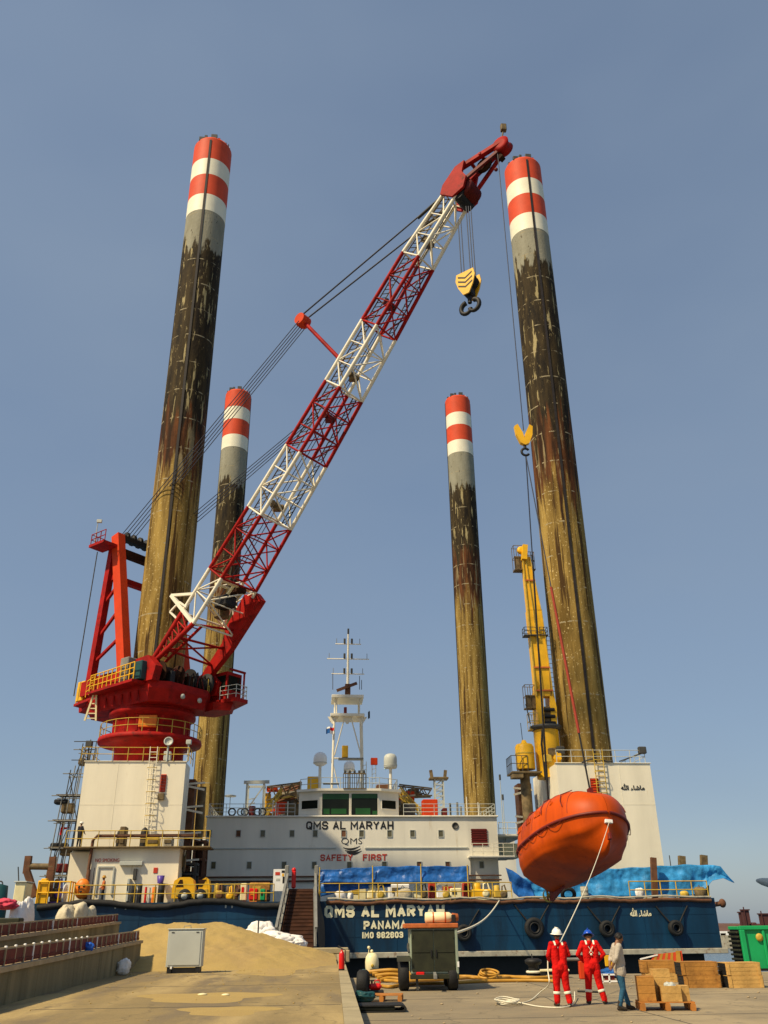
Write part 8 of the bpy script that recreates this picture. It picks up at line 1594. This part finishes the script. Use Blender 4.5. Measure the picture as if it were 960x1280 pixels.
# ================================================================== people
def capsule(q, p0, r0, p1, r1, n=14, fl=1.0):
    p0 = Vector(p0); p1 = Vector(p1); d = p1-p0
    if d.length < 1e-4: d = Vector((0, 0, 1e-3))
    a = d.normalized(); L = d.length; pr = []
    for k in range(6): t = -PI/2+PI/2*k/5; pr.append((max(1e-4, r0*math.cos(t)), r0*math.sin(t)))
    for k in range(6): t = PI/2*k/5; pr.append((max(1e-4, r1*math.cos(t)), L+r1*math.sin(t)))
    q.lathe(p0, pr, n, axis=a)
def person(label, base, face, caps, mats, frame=WORLD, voxel=0.010, group=None, height_scale=1.0):
    """One continuous body: capsules along the bones fused by a voxel remesh; each face takes the cloth of its nearest bone.
    caps: (p0, r0, p1, r1, material key) in person axes: x to his right, y ahead, z up; face = direction he faces in degrees from +x."""
    rz = rad(face-90); t = thing('person', label, 'person', base, group, frame=frame, rz=rz); FR = frame @ Matrix.Translation(Vector(base)) @ Matrix.Rotation(rz, 4, 'Z') @ Matrix.Scale(height_scale, 4)
    q = MB(FR)
    for c in caps: capsule(q, c[0], c[1], c[2], c[3])
    keys = list(dict.fromkeys(c[4] for c in caps)); o = q.build('body', [mats[k] for k in keys], t)
    md = o.modifiers.new('fuse', 'REMESH'); md.mode = 'VOXEL'; md.voxel_size = voxel; md.use_smooth_shade = True
    sm = o.modifiers.new('soften', 'SMOOTH'); sm.factor = 0.5; sm.iterations = 3
    bpy.context.view_layer.update(); me = bpy.data.meshes.new_from_object(o.evaluated_get(bpy.context.evaluated_depsgraph_get())); o.modifiers.clear(); o.data = me; me.name = 'body'
    me.materials.clear()
    for k in keys: me.materials.append(M[mats[k]])
    n = len(me.polygons); ce = np.zeros(n*3); me.polygons.foreach_get('center', ce); ce = ce.reshape(-1, 3)/height_scale; best = np.full(n, 1e9); mi = np.zeros(n, int)
    for c in caps:
        a = np.array(c[0]); b = np.array(c[2]); d = b-a; L2 = max(1e-9, d@d); s = np.clip(((ce-a)@d)/L2, 0, 1); dist = np.linalg.norm(ce-(a+s[:, None]*d), axis=1)-(c[1]+(c[3]-c[1])*s)
        better = dist < best; best[better] = dist[better]; mi[better] = keys.index(c[4])
    me.polygons.foreach_set('material_index', mi.astype(np.int32)); me.polygons.foreach_set('use_smooth', np.ones(n, bool)); me.update()
    return t, FR
def hand(caps, w, palm, spread, s, curl=0.5, key='skin'):
    """Palm and five fingers from wrist w towards palm direction; spread: across the knuckles; curl bends the fingers to their inner side s."""
    w = Vector(w); d = Vector(palm).normalized(); x = Vector(spread).normalized(); i = Vector(s).normalized()
    caps.append((tuple(w), 0.026, tuple(w+d*0.03), 0.030, key))
    for k, off in enumerate((-0.030, -0.010, 0.010, 0.028)):
        kb_ = w+d*0.085+x*off; caps.append((tuple(w+d*0.03+x*off*0.6), 0.018, tuple(kb_), 0.013, key)); L = (0.036, 0.042, 0.040, 0.032)[k]
        m_ = kb_+(d*math.cos(curl)+i*math.sin(curl))*L; e = m_+(d*math.cos(curl*2)+i*math.sin(curl*2))*L*0.8; caps.append((tuple(kb_), 0.0115, tuple(m_), 0.0105, key)); caps.append((tuple(m_), 0.0105, tuple(e), 0.009, key))
    tb = w+d*0.025-x*0.03; te = tb+(d*0.6-x*0.6+i*0.45)*0.045; caps.append((tuple(tb), 0.016, tuple(te), 0.013, key)); caps.append((tuple(te), 0.0125, tuple(te+(d*0.8+i*0.5)*0.028), 0.010, key))
def head(caps, c, key='skin', fwd_=(0, 1, 0)):
    c = Vector(c); f = Vector(fwd_).normalized(); r = f.cross(Vector((0, 0, 1))).normalized(); u = r.cross(f)
    caps.append((tuple(c+u*0.03-f*0.01), 0.088, tuple(c+u*0.035+f*0.012), 0.086, key)); caps.append((tuple(c-u*0.03+f*0.025), 0.066, tuple(c-u*0.07+f*0.045), 0.046, key))
    caps.append((tuple(c+f*0.085+u*0.015), 0.010, tuple(c+f*0.112-u*0.022), 0.014, key)); caps.append((tuple(c+f*0.088-u*0.058-r*0.015), 0.010, tuple(c+f*0.088-u*0.058+r*0.015), 0.010, key))
    for s in (-1, 1): caps.append((tuple(c+r*s*0.088+u*0.02-f*0.005), 0.014, tuple(c+r*s*0.086-u*0.022), 0.011, key)); caps.append((tuple(c+f*0.072+u*0.032+r*s*0.034), 0.016, tuple(c+f*0.074+u*0.030+r*s*0.040), 0.014, key))
    return c, f, u, r
def face_parts(t, FR, c, f, u, r, hair=None):
    for s in (-1, 1): MB(FR).ball(c+f*0.088+u*0.020+r*s*0.034, (0.011, 0.008, 0.009), 8, 6).build('eye', 'darkcloth', t)
    if hair:
        q = MB(FR); e = f.cross(u)
        def fn(a, b):
            th = 2*PI*a; ph = b*PI*0.62; d = (r*math.cos(th)+f*math.sin(th))*math.sin(ph)+u*math.cos(ph)
            low = 1.0 if math.sin(th) < 0.35 else 1.0-0.45*(math.sin(th)-0.35)/0.65
            ph2 = ph*low; d = (r*math.cos(th)+f*math.sin(th))*math.sin(ph2)+u*math.cos(ph2); return c+u*0.022-f*0.006+d*(0.104+0.006*math.sin(th*7+b*9))
        q.grid(fn, 28, 12); q.build('hair', hair, t, fix=False)
def helmet(t, FR, c, f, u, r, m):
    q = MB(FR)
    def fn(a, b):
        th = 2*PI*a; ph = b*PI/2; d = (r*math.cos(th)*0.125+f*math.sin(th)*0.15)*math.sin(ph)+u*math.cos(ph)*0.145; return c+u*0.045+d
    q.grid(fn, 28, 10); q.lathe(c+u*0.045, [(0.118, 0.0), (0.165, -0.012), (0.168, -0.004), (0.12, 0.012)], 28, axis=u, caps=False); h = q.build('helmet', m, t)
    MB(FR).beam(c+u*0.19-f*0.10, c+u*0.19+f*0.10, 0.03, 0.016).build('helmet_ridge', m, h)
def boot(caps, a, yaw, key='boots'):
    a = Vector(a); d = Vector((math.sin(yaw), math.cos(yaw), 0))
    caps.append((tuple(a+Vector((0, 0, 0.12))), 0.050, tuple(a+Vector((0, 0, 0.02))-d*0.02), 0.048, key)); caps.append((tuple(a-d*0.045-Vector((0, 0, 0.025))), 0.040, tuple(a+d*0.13-Vector((0, 0, 0.032))), 0.034, key)); caps.append((tuple(a+d*0.02-Vector((0, 0, 0.0))), 0.048, tuple(a+d*0.12-Vector((0, 0, 0.025))), 0.038, key))
def ringband(t, FR, p, d, r, w, m='reflect', name='reflective_band'):
    MB(FR).lathe(Vector(p)-Vector(d).normalized()*w/2, [(r*0.99, 0), (r*1.02, 0.003), (r*1.02, w-0.003), (r*0.99, w)], 20, axis=d, caps=False).build(name, m, t)
def worker(label, base, face, helm, headc, headf, arms, feet, stoop=0.0, voxel=0.010, scale=1.0):
    caps = []; K_ = 'cloth'
    sh = [Vector((s*0.175, stoop*0.6, 1.43)) for s in (-1, 1)]
    for s in (-1, 1):
        caps.append(((s*0.075, -0.01, 0.90), 0.115, (s*0.10, stoop*0.15, 1.10), 0.108, K_)); caps.append(((s*0.10, stoop*0.15, 1.10), 0.112, (s*0.115, stoop*0.5, 1.36), 0.105, K_)); caps.append(((s*0.115, stoop*0.5, 1.38), 0.095, tuple(sh[(s+1)//2]), 0.078, K_))
    caps.append(((0, -0.035, 0.93), 0.12, (0, -0.035, 0.88), 0.115, K_)); caps.append(((0, stoop*0.55, 1.45), 0.075, tuple(Vector(headc)-Vector((0, 0.01, 0.10))), 0.054, K_)); caps.append((tuple(Vector((0, stoop*0.6, 1.50))), 0.052, tuple(Vector(headc)-Vector((0, 0.0, 0.05))), 0.052, 'skin'))
    for s, (el, wr, pd, sp, cu) in zip((-1, 1), arms):
        S0 = sh[(s+1)//2]; caps.append((tuple(S0), 0.074, tuple(el), 0.056, K_)); caps.append((tuple(el), 0.058, tuple(wr), 0.043, K_)); hand(caps, wr, pd, sp, cu, 0.75)
    kn = []
    for s, (kx, fx, fy, yaw) in zip((-1, 1), feet):
        knee = Vector((kx, fy*0.5+0.02, 0.49)); an = Vector((fx, fy, 0.075)); kn.append((knee, an)); caps.append(((s*0.095, -0.015, 0.88), 0.118, tuple(knee), 0.092, K_)); caps.append((tuple(knee), 0.092, tuple(an+Vector((0, 0, 0.05))), 0.078, K_)); caps.append((tuple(an+Vector((0, -0.005, 0.10))), 0.070, tuple(an+Vector((0, 0.0, 0.045))), 0.072, K_)); boot(caps, an, yaw)
    H = head(caps, headc, fwd_=headf); t, FR = person(label, base, face, caps, {'cloth': 'coverall', 'skin': 'skin', 'boots': 'boots'}, voxel=voxel, height_scale=scale); face_parts(t, FR, *H, hair='hair'); helmet(t, FR, *H, helm)
    for knee, an in kn: d = an-knee; ringband(t, FR, knee+d*0.42, d, 0.094, 0.06)
    for s in (-1, 1):                          # shoulder tapes down the back
        q = MB(FR); pts = [(s*0.105, 0.055+stoop*0.6, 1.505), (s*0.105, -0.01+stoop*0.6, 1.512), (s*0.10, -0.07+stoop*0.55, 1.47), (s*0.098, -0.098+stoop*0.5, 1.41)]
        vs = [];
        for p in pts: vs += [Vector(p)+Vector((-0.022, 0, 0)), Vector(p)+Vector((0.022, 0, 0)), Vector(p)+Vector((-0.022, 0.02, -0.02)), Vector(p)+Vector((0.022, 0.02, -0.02))]
        q.add(vs, [(i*4, i*4+1, i*4+5, i*4+4) for i in range(3)]+[(i*4+2, i*4+6, i*4+7, i*4+3) for i in range(3)], 0, True); q.build('shoulder_tape', 'reflect', t)
    return t, FR
b1 = g(704, 1258.5)
w1, F1 = worker('worker in red coverall and white helmet, back to us, holding the white line', (b1.x, b1.y, 0), 96, 'helmetwhite', (0.0, 0.03, 1.635), (-0.1, 1, 0.10),
    [((-0.285, 0.0, 1.17), (-0.215, 0.21, 1.06), (0.35, 1, 0.1), (0, 0, 1), (1, 0.2, 0)), ((0.275, 0.03, 1.19), (0.06, 0.27, 1.22), (-1, 0.4, 0.1), (0, 0, 1), (-0.2, -1, 0))],
    [(-0.115, -0.135, 0.02, -0.25), (0.12, 0.165, -0.06, 0.35)], 0.02)
b2 = g(744.5, 1255.5)
w2, F2 = worker('worker in red coverall and blue helmet, back to us, hands at the waist', (b2.x, b2.y, 0), 88, 'helmetblue', (0.0, 0.085, 1.585), (0.05, 1, -0.42),
    [((-0.345, -0.02, 1.17), (-0.195, 0.13, 1.00), (0.8, 0.5, -0.1), (0, 0, 1), (0.6, -0.6, 0)), ((0.345, -0.02, 1.17), (0.195, 0.13, 1.00), (-0.8, 0.5, -0.1), (0, 0, 1), (-0.6, -0.6, 0))],
    [(-0.125, -0.155, 0.03, -0.2), (0.15, 0.235, -0.05, 0.55)], 0.05)
for (z0, z1, x0_, x1_) in ((1.36, 1.20, -0.06, 0.05), (1.36, 1.20, 0.06, -0.05)):
    q = MB(F2); q.beam((x0_, -0.108, z0), (x1_, -0.112, z1), 0.035, 0.012); q.build('back_tape', 'reflect', w2)
MB(F2).ball((0, -0.118, 1.17), (0.03, 0.012, 0.03), 10, 8).build('back_badge', 'reflect', w2)
# man in the grey shirt, seen from his right side
caps = []
for s in (-1, 1):
    caps.append(((s*0.075, 0.0, 0.93), 0.118, (s*0.085, 0.0, 1.12), 0.118, 'shirt')); caps.append(((s*0.085, 0.0, 1.12), 0.118, (s*0.10, 0.015, 1.34), 0.108, 'shirt')); caps.append(((s*0.10, 0.015, 1.36), 0.09, (s*0.16, 0.01, 1.40), 0.078, 'shirt')); caps.append(((s*0.08, 0.01, 0.92), 0.128, (s*0.08, 0.02, 0.82), 0.124, 'shirt'))
caps.append(((0, 0.06, 1.02), 0.115, (0, 0.05, 1.18), 0.11, 'shirt')); caps.append(((0, 0.015, 1.43), 0.06, (0, 0.045, 1.50), 0.052, 'skin'))
for s, (el, wr, pd) in zip((-1, 1), (((-0.245, -0.10, 1.14), (-0.12, -0.19, 0.97), (0.9, 0.0, -0.2)), ((0.245, -0.11, 1.14), (0.13, -0.20, 0.95), (-0.9, 0.0, -0.2)))):
    caps.append(((s*0.175, 0.0, 1.39), 0.070, el, 0.054, 'shirt')); e2 = Vector(el).lerp(Vector(wr), 0.35); caps.append((el, 0.054, tuple(e2), 0.050, 'shirt')); caps.append((tuple(e2), 0.040, wr, 0.029, 'skin')); hand(caps, wr, pd, (0, 0, 1), (0, -1, 0), 0.5)
for s, (kn, an, yaw) in zip((-1, 1), (((-0.09, 0.07, 0.48), (-0.10, 0.17, 0.075), 0.0), ((0.09, 0.02, 0.48), (0.10, -0.10, 0.075), 0.2))):
    caps.append(((s*0.085, -0.005, 0.86), 0.100, kn, 0.070, 'jeans')); caps.append((kn, 0.070, (an[0], an[1], an[2]+0.06), 0.056, 'jeans')); boot(caps, an, yaw)
H = head(caps, (0, 0.085, 1.575), fwd_=(0.12, 1, -0.35)); b3 = g(779.5, 1263.5)
w3, F3 = person('man in grey shirt and blue jeans, head bowed, hands behind his back', (b3.x, b3.y, 0), 4, caps, {'shirt': 'shirt', 'skin': 'skin', 'jeans': 'jeans', 'boots': 'boots'}); face_parts(w3, F3, *H, hair='hair')
# crew on the barge, small in the picture
def crew(label, p, face, vest, helm, armup=False, legs='darkcloth'):
    caps = []
    for s in (-1, 1):
        caps.append(((s*0.08, 0, 0.92), 0.115, (s*0.11, 0.0, 1.36), 0.105, 'vest')); caps.append(((s*0.17, 0, 1.40), 0.075, (s*0.28, 0.05 if not armup else 0.22, 1.15 if not armup else 1.36), 0.056, 'vest')); el = (s*0.28, 0.05 if not armup else 0.22, 1.15 if not armup else 1.36); wr = (s*0.24, 0.20 if not armup else 0.46, 0.98 if not armup else 1.42)
        caps.append((el, 0.056, wr, 0.04, 'vest')); hand(caps, wr, (0, 0.8, -0.4), (1, 0, 0), (0, 0, -1)); caps.append(((s*0.09, 0, 0.88), 0.10, (s*0.11, 0.02, 0.48), 0.076, 'legs')); caps.append(((s*0.11, 0.02, 0.48), 0.076, (s*0.13, 0, 0.12), 0.06, 'legs')); boot(caps, (s*0.13, 0, 0.075), 0.2*s)
    caps.append(((0, 0, 1.42), 0.06, (0, 0.02, 1.54), 0.055, 'skin')); H = head(caps, (0, 0.03, 1.62))
    t, FR = person(label, p, face, caps, {'vest': vest, 'skin': 'skin', 'legs': legs, 'boots': 'boots'}, frame=SHIP, voxel=0.022, height_scale=0.98); helmet(t, FR, *H, helm); return t
p = S(97, 1062, LY+0.2); crew('crewman in dark clothes and pale helmet on the walkway of the left white block', (p.x, LY+0.25, lt_+0.102), 60, 'darkcloth', 'helmetwhite')
p = S(74, 1060, 70.0); crew('worker in a red vest and white helmet standing on the scaffold', (p.x, 70.0, 7.415), 20, 'coverall', 'helmetwhite', armup=True)
p = S(127.5, 1121, 66.0); crew('crewman in a red brown vest by the winch house door', (p.x, 66.1, HZ1+0.003), 200, 'rustorange', 'hoseyellow')
# tag line from the lifeboat's bow to the worker's hands, its tail and the heap on the ground
bp_ = SHIP @ (LBM @ Vector((LBL/2+0.02, 0, -0.33))); hr = F1 @ Vector((0.02, 0.33, 1.25)); hl = F1 @ Vector((-0.215, 0.27, 1.08))
tl_ = MB(WORLD); tl_.path([bp_.lerp(hr, i/24)+Vector((0, 0, -0.25*math.sin(PI*i/24))) for i in range(25)]+smooth([hr, hr.lerp(hl, 0.5)+Vector((0, 0.06, -0.08)), hl, F1 @ Vector((-0.26, 0.22, 0.8)), F1 @ Vector((-0.30, 0.1, 0.5)), Vector((*g(676, 1246).xy, 0.12)), Vector((*g(664, 1251).xy, 0.02)), Vector((*g(650, 1255).xy, 0.02)), Vector((*g(634, 1256).xy, 0.03)), Vector((*g(628, 1254.5).xy, 0.05)), Vector((*g(640, 1253.5).xy, 0.05)), Vector((*g(652, 1256).xy, 0.04)), Vector((*g(672, 1259).xy, 0.02)), Vector((*g(695, 1260.5).xy, 0.02)), Vector((*g(711, 1259.5).xy, 0.03)), Vector((*g(718, 1254).xy, 0.05)), Vector((*g(719, 1248).xy, 0.16))], 8), 0.017, 6)
tag(tl_.build('tag_line', 'ropewhite'), 'long white tag line from the lifeboat bow to the worker and his feet', 'rope')
c = g(634, 1255.5); t = thing('rope_coil', 'flat coil of white rope left of the white helmeted worker', 'rope', (c.x, c.y, 0), frame=WORLD)
for k in range(4): MB(WORLD).path([(c.x+(0.20+0.04*k)*math.cos(a), c.y+(0.30+0.16*k)*math.sin(a), 0.024+0.03*k+0.015*math.sin(3*a+k)) for a in np.linspace(0, 2*PI*0.96, 20)], 0.016, 6).build('rope_turn', 'ropewhite', t)

# things of one kind share a group phrase
GROUPS = {'wooden_crate': 'wooden crates on the lower quay', 'wooden_box': 'small boxes on the orange pallet', 'pallet': 'pallets on the lower quay', 'white_sack': 'white sacks heaped by the gangway', 'bulk_sack': 'sacks behind the farther wall', 'oil_drum': 'black drums on the left deck', 'gas_bottle': 'gas bottles on the left deck',
 'bulk_bag': 'bags on the deck behind the railings', 'tarpaulin': 'blue tarpaulins along the deck edge', 'deck_edge_railing': 'yellow railings along the deck edge', 'concrete_wall': 'low concrete walls on the apron', 'panel_fence': 'rows of dark red panels on the walls', 'tarp_pole': 'thin poles holding the deep blue tarpaulin', 'mooring_post': 'posts at the right end of the deck',
 'wheelie_bin': 'bins on the left deck', 'deck_loader': 'yellow loaders on the left deck', 'deck_winch': 'winches along the deck edge', 'pump_set': 'pumps behind the deck railing', 'valve_chest': 'valve chests behind the deck railing', 'hose_reel': 'red boxes behind the deck railing', 'tall_reel': 'tall rollers by the winch house door', 'ventilator': 'mushroom vents on the upper walkway',
 'cabinet': 'cabinets on the upper walkway', 'tool_bundle': 'bundles on the scaffold', 'mole_tower': 'rusty towers on the far mole', 'far_machine': 'rusty machines on the far mole', 'hose_coil': 'coils of yellow hose', 'plastic_bag': 'plastic bags by the nearer wall', 'cement_lump': 'cement splashes on the apron', 'chain_heap': 'heaps behind the right railing', 'deck_gear': 'gear inside the yellow guard frame'}
for o in list(scn.objects):
    if o.parent is None and 'category' in o and 'group' not in o:
        k = o.name.split('.')[0]
        if k in GROUPS: o['group'] = GROUPS[k]
